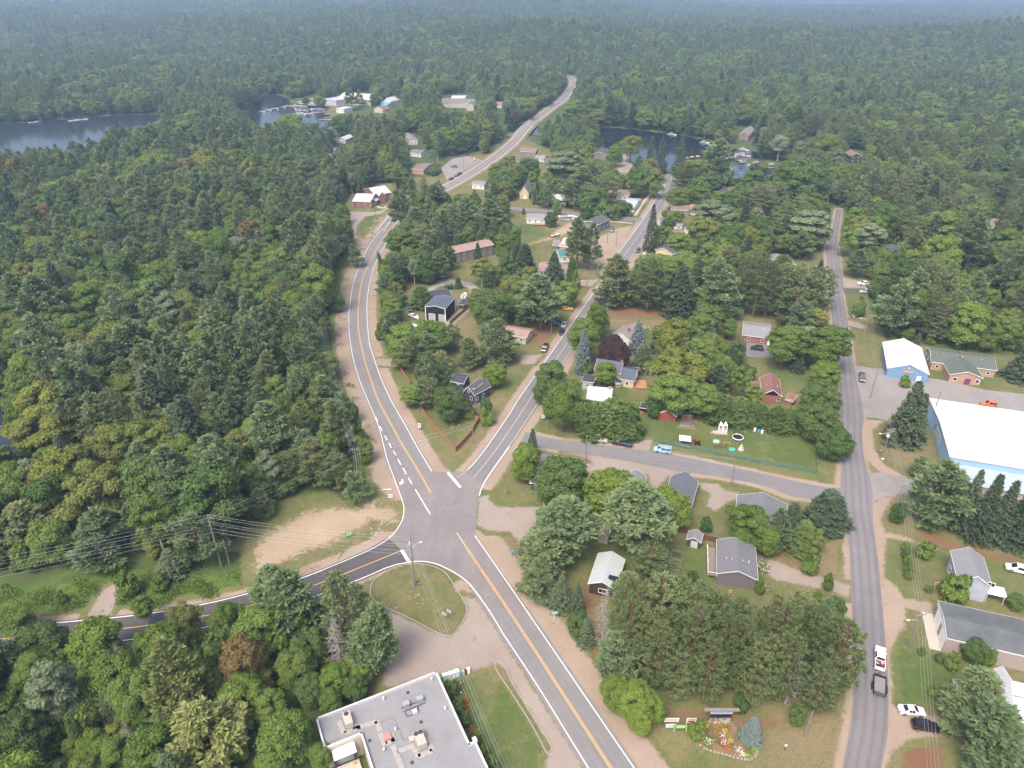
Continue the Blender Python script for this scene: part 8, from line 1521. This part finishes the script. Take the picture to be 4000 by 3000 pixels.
for nm, tl, pts, n, s0, s1 in (("grey bedrock ledge inside the highway bend", B1_, [(1000,330),(1020,260),(1060,240),(1100,210),(1140,180),(1010,300)],22,1.0,2.8),("heap of grey stones beside the junction curve", B15,[(1020,1270),(1060,1220),(1110,1210),(1050,1290)],26,0.3,0.9),("rocks along the rapids shore", (2000,0),[(1980,1400),(2060,1430),(2150,1440),(2212,1448),(2350,1452),(2000,1385),(2100,1400),(2250,1420),(2400,1440)],56,1.0,3.4),("flat pale rocks in the island grass", (1000,2250),[(1290,220),(1400,200),(1420,260),(1200,290),(1330,170)],10,0.3,0.9)):
 P = TG(*tl, pts); r = empty("rock_outcrop", P[0]); tag(r, nm, 'rocks')
 for k in range(n): a = P[k % len(P)]; o = bpy.data.objects.new("rock", ROCKS[k % 5]); link(o, r); sp_ = 1.6 if s1 < 2 else 3.5; o.location = a - P[0] + Vector((random.gauss(0, sp_ * 0.5), random.gauss(0, sp_ * 0.5),0.25 if nm.startswith("flat") else 0.1)); s = random.uniform(s0, s1); o.scale = (s, s * random.uniform(.6,1), s * (0.25 if nm.startswith("flat") else 0.5)); o.rotation_euler = (0,0, random.uniform(0,6))
# ---------------------------------------------------------------- a person standing on the lawn
def person():
 g = TG(*D2,[(145,1500)])[0]; r = empty("person", g, R(20)); tag(r, "person in white top and blue jeans standing on the lawn", 'person')
 me = bpy.data.meshes.new("body"); J = [(0,0,0.95, .15),(0,0,1.2, .14),(0,0,1.42, .15),(0,0,1.52, .06),(0,-0.02,1.64, .10),(0,-0.02,1.72, .085),(0.1,0,0.88, .10),(0.11,0.02,0.48, .075),(0.11,0,0.08, .05),(0.11,-0.14,0.04, .045),(-0.1,0,0.88, .10),(-0.13,-0.06,0.48, .075),(-0.14,0.02,0.08, .05),(-0.14,-0.12,0.04, .045),(0.2,0,1.40, .065),(0.27,0,1.12, .05),(0.22,-0.16,0.95, .04),(0.2,-0.24,0.93, .035),(-0.2,0,1.40, .065),(-0.26,0.02,1.12, .05),(-0.27,-0.08,0.86, .04),(-0.27,-0.1,0.78, .03)]
 E_ = [(0,1),(1,2),(2,3),(3,4),(4,5),(0,6),(6,7),(7,8),(8,9),(0,10),(10,11),(11,12),(12,13),(2,14),(14,15),(15,16),(16,17),(2,18),(18,19),(19,20),(20,21)]
 me.from_pydata([j[:3] for j in J], E_, []); o = meshobj("body", me, r); o.modifiers.new("s", 'SKIN'); sv = me.skin_vertices[0].data
 for k, j in enumerate(J): sv[k].radius = (j[3], j[3] * 0.85)
 sv[0].use_root = True; o.modifiers.new("u", 'SUBSURF').levels = 1
 o.modifiers["u"].render_levels = 1
 dg = bpy.context.evaluated_depsgraph_get(); m2 = bpy.data.meshes.new_from_object(o.evaluated_get(dg)); o.modifiers.clear(); o.data = m2
 m2.materials.clear()
 for m in (mat_plain("skin", (0.45,0.27,0.19),0.6), mat_plain("white_shirt", (0.68,0.68,0.66),0.8), mat_plain("blue_jeans", (0.05,0.08,0.16),0.9), mat_plain("dark_hair", (0.02,0.015,0.012),0.7), M_blackp): m2.materials.append(m)
 for p in m2.polygons:
  c = p.center; p.use_smooth = True
  p.material_index = 4 if c.z < 0.09 else 2 if (c.z < 0.96 and abs(c.x) < 0.23) else 3 if (c.z > 1.66 or (c.z > 1.56 and c.y > 0.02)) else 0 if (c.z > 1.49 or (abs(c.x) > 0.2 and c.z < 1.18)) else 1
person()
# ---------------------------------------------------------------- rank weeds on the road banks: nobody could count them
def weeds(name, label, polys, n, mat, hmax=0.9, size=0.45):
 C = []
 for pl in polys:
  q = np.array(xy(pl)); lo, hi = q.min(0) - 3, q.max(0) + 3; P = rng.uniform(lo, hi, (n * 4,2)); sd = sd_poly(P, q)
  wob = 2.2 * np.sin(P[:, 0] * 0.7 + 2 * np.sin(P[:, 1] * 0.43)) + 1.6 * np.cos(P[:, 1] * 0.9 + P[:, 0] * 0.31); e = (sd + wob) / 5.0; kp = rng.random(len(P)) < np.clip(e, 0,1) * (0.45 + 0.3 * wob / 3.8); kp &= sd > -2.5; P, e = P[kp][:n], e[kp][:n]
  hh = hmax * np.clip(e, 0.15,1) * (0.3 + 0.7 * rng.random(len(P))); C.append(np.column_stack([P, rng.uniform(0.05,1.0, len(P)) * hh]))
 C = np.vstack(C); m = len(C); N = rand_unit(rng, m) * 0.7 + np.array([0,0,0.7]); D = rand_unit(rng, m) * 0.6 + np.array([0,0,0.4])
 o = bpy.data.objects.new(name, crown_mesh(name, kites(C, D, N, size * rng.uniform(.6,1.4, m), size * 0.6 * rng.uniform(.6,1.4, m)), mat)); link(o); o['kind'] = 'stuff'; o['label'] = label
weeds("roadside_weeds_foliage", "rank green weeds between the forest edge and the side road", [TG(0,2250,[(-600,320),(300,330),(720,290),(940,130),(900,40),(500,80),(0,140),(-600,210)]), TG(0,2250,[(960,160),(970,280),(1500,255),(1900,160),(2000,30),(1500,-30),(950,-40)])],15000, LM['bushy'],0.8)
weeds("bank_weeds_foliage", "weedy green bank outside the long highway shoulder", [TG(1000,750,[(860,430),(905,480),(800,720),(725,1000),(715,1200),(760,1659),(700,1659),(660,1200),(680,950),(780,650)]), TG(1000,1500,[(740,0),(805,0),(890,290),(990,520),(1050,720),(1000,800),(900,600),(820,300)])],12000, LM['bushy'],1.0)
weeds("inner_bank_weeds_foliage", "weedy bank inside the highway bend", [TG(1000,750,[(1110,500),(1060,700),(1035,900),(1030,1100),(1050,1280),(1100,1420),(1180,1400),(1120,1200),(1090,900),(1120,650)])],8000, LM['bushy'],0.9)
weeds("dry_weeds_foliage", "dry yellowish weeds along the sandy lot edge", [TG(1000,1500,[(200,1600),(330,1510),(600,1410),(830,1300),(1000,1190),(1120,1200),(1110,1270),(950,1390),(700,1490),(430,1620)])],3500, LM['yellow'],0.4,0.3)
# ================================================================ the forest that fills everything else
VIEW_CLEAR = [
 [(-40,1612),(50,1635),(72,1720),(60,1778),(-40,1795)],
 [(-50,490),(0,487),(280,466),(640,450),(560,492),(398,492),(394,540),(250,540),(190,557),(0,577),(-50,580)],
 T(1000,0,[(0,950),(60,850),(120,830),(280,900),(540,800),(540,870),(690,880),(710,800),(1015,800),(985,860),(900,880),(950,920),(1050,900),(1130,870),(1130,980),(1010,960),(760,980),(740,1030),(650,1040),(660,1100),(560,1110),(480,1180),(440,1080),(400,1010),(250,1010),(130,1040),(60,1120),(0,1060)]),
 T(2000,0,[(450,645),(565,690),(500,830),(470,940),(360,1010),(0,1240),(0,1170),(230,1010),(230,950),(340,930),(430,810),(490,720)]),
 T(1000,0,[(2212,1180),(1960,1360),(1830,1330),(1660,1380),(1600,1410),(1580,1500),(1600,1580),(1690,1680),(1900,1520),(2212,1310)]),
 T(2000,0,[(865,1105),(1000,1115),(1380,1160),(1600,1205),(1850,1275),(2150,1335),(1960,1390),(2000,1440),(2212,1460),(2212,1560),(1980,1570),(1880,1450),(1850,1380),(1640,1330),(1500,1390),(1500,1250),(1390,1220),(1385,1500),(1330,1500),(1325,1300),(1220,1200),(1130,1220),(1100,1180),(960,1170)]),
 T(2000,0,[(890,1430),(960,1315),(1055,1450),(1040,1510),(920,1495)]), T(2000,0,[(1285,1490),(1440,1490),(1390,1659),(1290,1659)]), T(3000,0,[(0,1380),(200,1390),(470,1440),(460,1480),(0,1520)]),
 T(1000,0,[(1600,820),(1890,820),(1890,950),(1800,890),(1600,890)]), T(1000,0,[(1310,1150),(1400,1150),(1430,1340),(1330,1300)]), T(1000,0,[(1340,1390),(1450,1390),(1450,1520),(1340,1500)]), T(1000,0,[(2060,875),(2125,875),(2125,925),(2060,925)]),
 T(1000,0,[(1680,815),(1810,815),(1810,850),(1680,850)]), T(1000,0,[(1740,760),(1880,800),(1870,815),(1730,780)]), T(1000,0,[(1395,590),(1425,590),(1415,680),(1390,670)]), T(1000,0,[(690,1165),(770,1165),(760,1215),(690,1215)]), T(1000,0,[(590,1275),(675,1275),(675,1325),(590,1310)]), T(1000,0,[(1020,1590),(1180,1590),(1180,1659),(1020,1659)]),
 T(2000,0,[(1930,1090),(2070,1090),(2050,1200),(1970,1200)]), T(2000,0,[(1960,1260),(2120,1260),(2120,1320),(1960,1310)]), T(2000,0,[(30,1240),(290,1300),(340,1400),(240,1430),(30,1420)]), T(2000,0,[(695,1270),(840,1280),(820,1395),(720,1380)]),
 T(3000,0,[(690,1290),(820,1310),(800,1450),(710,1440)]), T(3000,0,[(200,1225),(310,1190),(400,1190),(390,1260),(210,1265)]),
 T(3000,750,[(1890,190),(2010,200),(1980,310),(1920,330)]), T(3000,750,[(2130,260),(2240,240),(2240,360),(2150,345)]), T(3000,750,[(920,435),(1150,435),(1120,515),(1000,500)]), T(3000,750,[(1690,560),(1910,570),(1850,670),(1690,660)]), T(3000,750,[(1775,910),(1915,920),(2110,1020),(2080,1050),(1830,1020)]),
 T(1000,750,[(0,55),(85,55),(85,105),(0,105)]),
 T(3000,750,[(500,100),(640,150),(650,560),(880,770),(870,1240),(940,1310),(1000,1320),(1180,1290),(1330,1370),(1400,1390),(1970,1460),(2212,1540),(2212,1700),(400,1700)]),
 T(0,2250,[(380,350),(720,310),(960,140),(940,300),(1160,300),(1000,420),(1140,430),(1150,570),(1010,585),(560,640),(490,600),(430,430)]), T(0,2250,[(1360,290),(1480,280),(1930,170),(1900,240),(1760,270),(1700,310),(1390,400)]),
 T(0,2250,[(-100,180),(400,120),(1000,0),(1900,0),(1900,160),(1400,270),(960,280),(300,340),(-100,340)]),
 T(1000,2250,[(430,0),(730,-20),(1300,0),(1850,200),(2212,600),(2212,1659),(620,1659),(500,1200),(1060,950),(1250,750),(1250,400),(960,190),(440,210),(300,80)]),
 T(1000,750,[(1290,840),(1480,850),(1700,800),(1900,800),(1900,920),(1680,1150),(1460,1120),(1300,1190),(1290,1000)]), T(1000,750,[(1690,650),(1880,680),(1830,790),(1570,790)]), T(1000,750,[(1800,1200),(1920,1200),(1900,1380),(1840,1370)]), T(1000,750,[(1790,1100),(2212,1160),(2212,1250),(2000,1230)]),
 T(1000,1500,[(1200,0),(1260,300),(1500,700),(1760,750),(2212,250),(2212,-60),(2120,-40),(2060,250),(1920,180),(1680,280),(1450,260),(1400,130)]), T(1000,1500,[(1720,-100),(1960,-100),(1960,180),(1800,180)]),
 T(2000,750,[(0,1700),(60,1500),(60,1400),(130,1180),(330,1230),(430,1000),(540,890),(440,780),(600,690),(720,560),(800,250),(1040,240),(1200,-30),(1340,-30),(1330,100),(1150,560),(1040,720),(780,960),(700,1180),(480,1500),(250,1700)]),
 T(2000,750,[(0,100),(640,190),(800,250),(900,420),(740,750),(560,790),(430,760),(430,600),(230,600),(200,480),(0,500)]), T(2000,750,[(-200,520),(80,600),(60,700),(-150,800)]),
 T(2000,750,[(850,990),(1290,1060),(1580,1040),(1500,1110),(1330,1190),(1300,1410),(1180,1410),(1090,1200),(830,1190),(840,1060)]), T(2000,750,[(1780,1170),(1970,1180),(1990,1300),(1790,1290)]), T(2000,750,[(1985,1140),(2300,1150),(2310,1470),(2000,1450)]), T(2000,750,[(2000,1430),(2212,1420),(2212,1659),(2100,1659)]), T(2000,750,[(700,1430),(970,1440),(1260,1470),(1220,1700),(620,1700),(550,1560),(700,1540)]),
 T(2000,1500,[(860,10),(1070,10),(1060,150),(1440,150),(1570,210),(1640,300),(2212,370),(2212,1000),(100,600),(100,400),(250,370),(700,450),(1080,450),(1090,250),(880,170)]), T(3000,750,[(-60,1500),(330,1590),(640,1560),(640,1700),(-60,1700)]), T(3000,1500,[(-120,-60),(240,50),(240,190),(-120,170)]), T(3000,1500,[(-60,410),(300,400),(640,640),(600,850),(-60,800)]), T(3000,750,[(20,540),(260,580),(480,560),(520,760),(240,740),(20,690)]),
 T(1000,750,[(760,20),(1250,20),(1220,110),(1140,240),(1110,500),(1020,800),(1000,1100),(1080,1420),(1250,1659),(790,1659),(740,1000),(870,600),(900,480),(830,330),(810,180)]),
 T(1000,1500,[(790,-50),(1250,-50),(1700,700),(1330,1560),(400,1659),(0,1600),(20,1420),(140,1250),(420,1100),(870,1040),(1060,850),(1060,720),(980,520),(900,300)]),
]
_vc = [(np.array(p), np.array(p).min(0), np.array(p).max(0)) for p in VIEW_CLEAR]
def gen_points():
 out = []
 for d0, d1, sp in ((60,700,6.6),(700,1500,7.2),(1500,2900,9.5),(2900,6800,15.0)):
  hwid = d1 * 0.86 + 60
  X, Y = np.meshgrid(np.arange(-hwid, hwid, sp), np.arange(40, d1 + sp, sp)); P = np.stack([X.ravel(), Y.ravel()],1)
  P = P + rng.uniform(-0.46,0.46, P.shape) * sp
  d = np.hypot(P[:, 0], P[:, 1]); k = (d >= d0) & (d < d1) & (np.abs(P[:, 0]) < P[:, 1] * 0.80 + 60)
  P = P[k]; out.append(np.column_stack([P, np.full(len(P), sp)]))
 return np.vstack(out)
def vnoise(P, s, ph):   # smooth pseudo-noise for species clumps
 x, y = P[:, 0] * s, P[:, 1] * s
 return 0.5 + 0.25 * (np.sin(x * 1.7 + ph) * np.cos(y * 1.3 - ph) + np.sin(x * 0.61 - y * 0.83 + 2 * ph) * np.cos(x * 0.37 + y * 1.1))
FPTS = gen_points(); P2 = FPTS[:, :2]
ok = np.ones(len(P2), bool)
for W in WATERS:
 w = np.asarray(W); nearb = ((P2 > w.min(0) - 30) & (P2 < w.max(0) + 30)).all(1); idx = np.nonzero(nearb)[0]
 ok[idx[sd_poly(P2[idx], w) > -3.5]] = False
w = np.asarray(RAPIDS); nearb = ((P2 > w.min(0) - 30) & (P2 < w.max(0) + 30)).all(1); idx = np.nonzero(nearb)[0]; ok[idx[sd_poly(P2[idx], w) > -6]] = False
dist = np.hypot(P2[:, 0], P2[:, 1]); nr = np.nonzero(dist < 1500)[0]
def kill(ix, cond): ok[ix[cond]] = False
INFILL = [[G(*q) for q in pl] for pl in ([(1560,830),(1640,770),(1760,745),(2060,590),(2300,640),(2560,690),(2600,760),(2060,1560),(2000,1620),(1900,1620),(1560,1560),(1490,1400),(1470,1150),(1520,950)],[(2640,690),(3270,760),(3270,1000),(3290,1350),(3250,1600),(2950,1640),(2560,1540),(2250,1470),(2130,1540),(2420,1080)],[(1380,930),(1330,790),(1450,690),(1700,690),(1990,520),(2060,560),(1750,735),(1560,800)])]
in_fill = np.zeros(len(P2), bool)
for pl in INFILL: in_fill[nr] |= sd_poly(P2[nr], np.array(xy(pl))) > 0
kill(nr, (sd_poly(P2[nr], np.array(xy(TOWN))) > -1.0) & ~in_fill[nr])
for ln, hw_ in ((HRN[::4],6.5),(ST_L[::4],4.5),(ST_R[::4],4.5),(X_N[::5],4.0),(BACK[::4],6.0)): kill(nr, sd_line(P2[nr], ln, hw_) > 0)
for ln, hw_ in ((HLN[::4],10.5),(SIDE_N[::4],7.5),(SIDE_S[::4],4.0),(FAR_C[::3],9.0),(E_R[::5],6.0),(E_L[::5],5.0)): kill(nr, sd_line(P2[nr], ln, hw_) > 0)
for (fx, fy, fr) in FOOT:
 dd = np.hypot(P2[nr, 0] - fx, P2[nr, 1] - fy); kill(nr, dd < fr * 0.62 + 0.8)
def in_house(P, pad):
 out = np.zeros(len(P), bool)
 for hx_, hy_, ha_, hl_, hw_, hh_ in HOUSES:
  dx, dy = P[:, 0] - hx_, P[:, 1] - hy_; out |= (np.abs(dx * math.cos(ha_) + dy * math.sin(ha_)) < hl_ / 2 + pad) & (np.abs(dy * math.cos(ha_) - dx * math.sin(ha_)) < hw_ / 2 + pad)
 return out
kill(nr, in_house(P2[nr],3.0))
for (bx, by, br) in BUILT: kill(nr, np.hypot(P2[nr, 0] - bx, P2[nr, 1] - by) < br)
FPTS = FPTS[ok]; in_fill = in_fill[ok]; P2 = P2[ok]; n = len(P2); dist = np.hypot(P2[:, 0], P2[:, 1])
Z = height(P2[:, 0], P2[:, 1])
KINDS = ['white_pine', 'maple', 'spruce', 'birch', 'dark_tree', 'bright_tree', 'yellow_tree', 'rust_tree', 'poplar', 'olive_pine', 'fir', 'red_pine', 'dead_tree', 'shrub']
bpx, bpy_, bdep = proj(P2[:, 0], P2[:, 1], Z)
n1 = vnoise(P2,0.016,0.7); n2 = vnoise(P2,0.035,2.1); u = rng.random(n)
pine = np.clip(0.22 + (1900 - bpy_) / 1300.0 * 0.36,0.18,0.56)
pine = np.where(bpx > 1500,0.42, pine); pine = np.where(dist > 900,0.40, pine); pine = np.where(bpy_ > 2350,0.14, pine)
pine = np.clip(pine + (n1 - 0.5) * 0.9,0.04,0.93)
kind = np.zeros(n, int); is_p = u < pine
v = rng.random(n)
kind[:] = np.select([v < 0.52, v < 0.61, v < 0.75, v < 0.83, v < 0.885, v < 0.90, v < 0.94, v < 0.97, v < 0.982],[1,3,4,5,6,7,8,10,12],2)
kind = np.where((dist > 650) & np.isin(kind, [5,6,7]) & (rng.random(n) < 0.6),1, kind)
pv_ = rng.random(n); pk = np.select([pv_ < 0.86, pv_ < 0.93, pv_ < 0.97],[0,2,9],11)
pk = np.where((bpx > 2900) & (dist < 700) & (pv_ < 0.45),11, pk)
kind = np.where(is_p, pk, kind)
sw = bpy_ > 2330; kind = np.where(sw & ~is_p & (rng.random(n) < 0.5), np.where(rng.random(n) < 0.5,5,10), kind); kind = np.where(sw & is_p & (rng.random(n) < 0.5),9, kind)
hgt = np.where(is_p, rng.normal(18.0,3.2, n), rng.normal(14.0,2.8, n)); hgt = np.where(kind == 10, rng.uniform(7,13, n), hgt)
hgt = np.clip(hgt * (0.72 + 0.6 * n2) * rng.uniform(0.85,1.12, n),5.0,27.0); wid = np.ones(n) * rng.uniform(0.85,1.15, n) * np.where(FPTS[:, 2] > 10,1.75, np.where(FPTS[:, 2] > 7,1.3, np.where(is_p, 1.24,1.08)))
hgt = np.where(sw, hgt * 0.85, hgt); hgt = np.where(in_fill, np.clip(hgt * 0.78,6,15), hgt)
KR = np.array([PROTO[k][0][3] / PROTO[k][0][2] for k in KINDS]); rad = hgt * KR[kind] * wid
vis = np.ones(n, bool); far = dist > 1700
for poly, lo, hi in _vc:
 for fr in (0.0,0.35,0.7,1.0):
  for sx in (-0.7,0.0,0.7):
   if fr == 1.0 and sx: continue
   px_, py_, _ = proj(P2[:, 0] + sx * rad, P2[:, 1], Z + hgt * fr)
   c = vis & ~far & (px_ > lo[0]) & (px_ < hi[0]) & (py_ > lo[1]) & (py_ < hi[1]); ix = np.nonzero(c)[0]
   if len(ix): vis[ix[sd_poly(np.column_stack([px_[ix], py_[ix]]), poly) > 0]] = False
nr2 = np.nonzero(vis & (dist < 900))[0]
for hx_, hy_, ha_, hl_, hw_, hh_ in HOUSES:
 ca_, sa_ = math.cos(ha_), math.sin(ha_); q = [proj(hx_ + (a * hl_ * ca_ - b * hw_ * sa_) / 2, hy_ + (a * hl_ * sa_ + b * hw_ * ca_) / 2, z) for a in (-1,1) for b in (-1,1) for z in (0.5, hh_)]
 x0_, x1_ = min(t[0] for t in q), max(t[0] for t in q); y0_, y1_ = min(t[1] for t in q), max(t[1] for t in q); dh = proj(hx_, hy_, 0)[2]
 for fr in (0.3,0.6,0.95):
  px_, py_, _ = proj(P2[nr2,0], P2[nr2,1], Z[nr2] + hgt[nr2] * fr); rp = rad[nr2] * FPX / bdep[nr2] * (0.7 if fr < 0.9 else 0.2)
  vis[nr2[(bdep[nr2] < dh) & (px_ + rp > x0_) & (px_ - rp < x1_) & (py_ + rp * 0.6 > y0_) & (py_ - rp * 0.6 < y1_)]] = False
tx_, ty_, _ = proj(P2[:, 0], P2[:, 1], Z + hgt)
inframe = (tx_ > -260) & (tx_ < 4260) & (ty_ < 3250)
sel = np.nonzero(vis & inframe)[0]
size_px = hgt / bdep
order = sel[np.argsort(-(size_px[sel]) * ((tx_[sel] > -40) & (tx_[sel] < 4040) & (ty_[sel] < 2990)))]
HL4, SN4 = HLN[::4], SIDE_N[::4]
def WHERE(i):
 px, py, q = bpx[i], bpy_[i], P2[i:i + 1]
 if py > 2300 and px < 1700: return "in the woods below the side road, " + ("by the left edge" if px < 450 else "near the store" if px > 1000 else "in their middle")
 if in_fill[i]: return "in the wooded blocks " + ("between highway and village street" if sd_poly(q, np.array(xy(INFILL[0])))[0] > 0 else "right of the village street" if sd_poly(q, np.array(xy(INFILL[1])))[0] > 0 else "near the red brick building")
 if px < 1500:
  if sd_line(q, HL4,30.0)[0] > 0: return "at the forest edge along the " + ("upper" if py < 1250 else "middle" if py < 1600 else "lower") + " curve of the highway"
  if sd_line(q, SN4,45.0)[0] > 0: return "at the forest edge above the roadside weeds"
  return "in the " + ("lower" if py > 1750 else "middle" if py > 1350 else "upper") + (" left" if px < 480 else " central" if px < 950 else " right") + " part of the west forest"
 return "in the woods " + ("behind the blue hall and brick office" if py > 1150 else "right of the upper east street" if px > 2900 else "along the river")
ADJ = {'white_pine': 'tall white pine', 'olive_pine': 'yellowish olive white pine', 'red_pine': 'thin-crowned red pine', 'spruce': 'dark pointed spruce', 'maple': 'green broad-crowned leafy tree', 'birch': 'pale-stemmed birch', 'dark_tree': 'dark green round-crowned tree', 'bright_tree': 'bright green leafy tree', 'yellow_tree': 'yellowing leafy tree', 'rust_tree': 'rust brown leafy tree', 'poplar': 'narrow silvery poplar', 'fir': 'slim pointed fir', 'dead_tree': 'bare dead tree', 'shrub': 'low shrub'}
cnt = {}; indiv = []; rest = []
for i in order:
 kd = KINDS[kind[i]]; nm = TREE_NAME.get(kd, kd)
 onscreen = (-40 < tx_[i] < 4040) and ty_[i] < 2990
 if onscreen and cnt.get(nm, 0) < 190 and len(indiv) < 760: cnt[nm] = cnt.get(nm, 0) + 1; indiv.append(i)
 else: rest.append(i)
for i in indiv:
 kd = KINDS[kind[i]]; lab = f"{ADJ[kd]} {WHERE(i)}"
 place_tree(kd, P2[i, 0], P2[i, 1], hgt[i], rad[i], lab, 'all: ' + lab, z=float(Z[i]))
# ---- everything else: one mass
pc = bpy.data.collections.new("forest_parts"); pid = {}; k = 0
def joined(tr, cr, name):
 a = np.empty(len(tr.vertices) * 3, np.float32); tr.vertices.foreach_get("co", a); b = np.empty(len(cr.vertices) * 3, np.float32); cr.vertices.foreach_get("co", b)
 nt_ = len(tr.vertices); me = bpy.data.meshes.new(name); me.vertices.add(nt_ + len(cr.vertices)); me.vertices.foreach_set("co", np.r_[a, b])
 la = np.empty(len(tr.loops), np.int32); tr.loops.foreach_get("vertex_index", la); lb = np.empty(len(cr.loops), np.int32); cr.loops.foreach_get("vertex_index", lb)
 me.loops.add(len(la) + len(lb)); me.loops.foreach_set("vertex_index", np.r_[la, lb + nt_])
 sa = np.empty(len(tr.polygons), np.int32); tr.polygons.foreach_get("loop_start", sa); sb = np.empty(len(cr.polygons), np.int32); cr.polygons.foreach_get("loop_start", sb)
 me.polygons.add(len(sa) + len(sb)); me.polygons.foreach_set("loop_start", np.r_[sa, sb + len(la)])
 me.polygons.foreach_set("material_index", np.r_[np.zeros(len(sa), np.int32), np.ones(len(sb), np.int32)])
 me.materials.append(tr.materials[0]); me.materials.append(cr.materials[0]); me.update(calc_edges=True); return me
for ki, kd in enumerate(KINDS):
 for vi, (tr, cr, H_, Rc_) in enumerate(PROTO[kd]):
  o = bpy.data.objects.new("tree_%03d" % k, joined(tr, cr, "tree_%03d" % k)); pc.objects.link(o); pid[(ki, vi)] = (k, H_, Rc_); k += 1
UX, UY = np.meshgrid(np.arange(-420,420,3.6), np.arange(60,520,3.6)); UP = np.stack([UX.ravel(), UY.ravel()],1) + rng.uniform(-1.7,1.7,(UX.size, 2))
uk = sd_poly(UP, np.array(xy(TOWN))) < -1.0
for W in WATERS[:4]: uk &= sd_poly(UP, np.asarray(W)) < -3
for ln, hw_ in ((HLN[::4],10.0),(SIDE_N[::4],7.5),(SIDE_S[::4],3.5),(E_R[::5],6.0),(FAR_C[::3],8)): uk &= sd_line(UP, ln, hw_) < 0
for (bx, by, br) in BUILT: uk &= np.hypot(UP[:, 0] - bx, UP[:, 1] - by) > min(br, 14)
uk &= ~in_house(UP, 2.0)
UP = UP[uk]; uh = rng.uniform(1.8,5.5, len(UP)) * np.where(rng.random(len(UP)) < 0.3,1.5,1.0)
uz = np.zeros(len(UP)); upx, upy, _ = proj(UP[:, 0], UP[:, 1], uz + uh * 0.6); uk = (upx > -200) & (upx < 4200) & (upy < 3200)
for poly, lo, hi in _vc:
 c = uk & (upx > lo[0]) & (upx < hi[0]) & (upy > lo[1]) & (upy < hi[1]); ix = np.nonzero(c)[0]
 if len(ix): uk[ix[sd_poly(np.column_stack([upx[ix], upy[ix]]), poly) > 0]] = False
UP = UP[uk]; uh = uh[uk]; n_u = len(UP); ukind = np.array([KINDS.index(k_) for k_ in ('shrub', 'maple', 'fir', 'bright_tree', 'dark_tree')])[np.searchsorted([0.40,0.62,0.80,0.92], rng.random(n_u))]
base_n = len(P2); P2 = np.vstack([P2, UP]); Z = np.r_[Z, np.zeros(n_u)]; kind = np.r_[kind, ukind]; hgt = np.r_[hgt, uh]; rad = np.r_[rad, uh * np.where(ukind == KINDS.index('fir'),0.22,0.48)]
rest = np.array(list(rest) + list(range(base_n, base_n + n_u))); m = len(rest)
pidx = np.zeros(m, np.int32); scl = np.ones((m, 3), np.float32)
for q, i in enumerate(rest):
 vi = random.randrange(len(PROTO[KINDS[kind[i]]])); kk_, H_, Rc_ = pid[(kind[i], vi)]
 pidx[q] = kk_; sr = rad[i] / Rc_; scl[q] = (sr, sr, hgt[i] / H_)
me = bpy.data.meshes.new("forest"); me.vertices.add(m); me.vertices.foreach_set("co", np.column_stack([P2[rest], Z[rest] - 0.1]).astype(np.float32).ravel())
at = me.attributes.new("pidx", 'INT', 'POINT'); at.data.foreach_set("value", pidx)
at = me.attributes.new("scl", 'FLOAT_VECTOR', 'POINT'); at.data.foreach_set("vector", scl.ravel())
rot = np.zeros((m, 3), np.float32); rot[:, 2] = rng.uniform(0,6.28, m); rot[:, :2] = rng.normal(0,0.035,(m, 2))
at = me.attributes.new("rot", 'FLOAT_VECTOR', 'POINT'); at.data.foreach_set("vector", rot.ravel())
forest = meshobj("forest", me); forest['kind'] = 'stuff'; forest['label'] = "mixed pine and hardwood forest covering the land to the horizon"
ng = bpy.data.node_groups.new("forest_scatter", 'GeometryNodeTree')
ng.interface.new_socket("Geometry", in_out='INPUT', socket_type='NodeSocketGeometry'); ng.interface.new_socket("Geometry", in_out='OUTPUT', socket_type='NodeSocketGeometry')
gi = ng.nodes.new('NodeGroupInput'); go = ng.nodes.new('NodeGroupOutput'); iop = ng.nodes.new('GeometryNodeInstanceOnPoints')
ci = ng.nodes.new('GeometryNodeCollectionInfo'); ci.inputs['Collection'].default_value = pc; ci.inputs['Separate Children'].default_value = True; ci.inputs['Reset Children'].default_value = True
def named(nm, typ): x = ng.nodes.new('GeometryNodeInputNamedAttribute'); x.data_type = typ; x.inputs[0].default_value = nm; return x.outputs[0]
e2r = ng.nodes.new('FunctionNodeEulerToRotation')
ng.links.new(gi.outputs[0], iop.inputs['Points']); ng.links.new(ci.outputs[0], iop.inputs['Instance']); iop.inputs['Pick Instance'].default_value = True
ng.links.new(named('pidx', 'INT'), iop.inputs['Instance Index']); ng.links.new(named('rot', 'FLOAT_VECTOR'), e2r.inputs[0]); ng.links.new(e2r.outputs[0], iop.inputs['Rotation'])
ng.links.new(named('scl', 'FLOAT_VECTOR'), iop.inputs['Scale']); ng.links.new(iop.outputs[0], go.inputs[0])
md = forest.modifiers.new("scatter", 'NODES'); md.node_group = ng
print("FOREST", m, "individual", len(indiv), cnt)
# ================================================================ haze
def haze_box():
 x, y0, y1, z0, z1 = 10500,-800,13500,-6.0,165.0
 mb = MB().box((0,(y0 + y1) / 2,(z0 + z1) / 2),(2 * x, y1 - y0, z1 - z0))
 m, nt, out = new_mat("haze_air"); pv = nt.nodes.new("ShaderNodeVolumePrincipled")
 pv.inputs["Color"].default_value = (0.50,0.73,1.0,1); pv.inputs["Density"].default_value = HAZE; pv.inputs["Anisotropy"].default_value = 0.2
 nt.links.new(pv.outputs[0], out.inputs[1])
 o = mb.build("haze", m); o['kind'] = 'stuff'; o['label'] = "thin blue summer haze over the distant hills"
HAZE = 0.00025
haze_box()
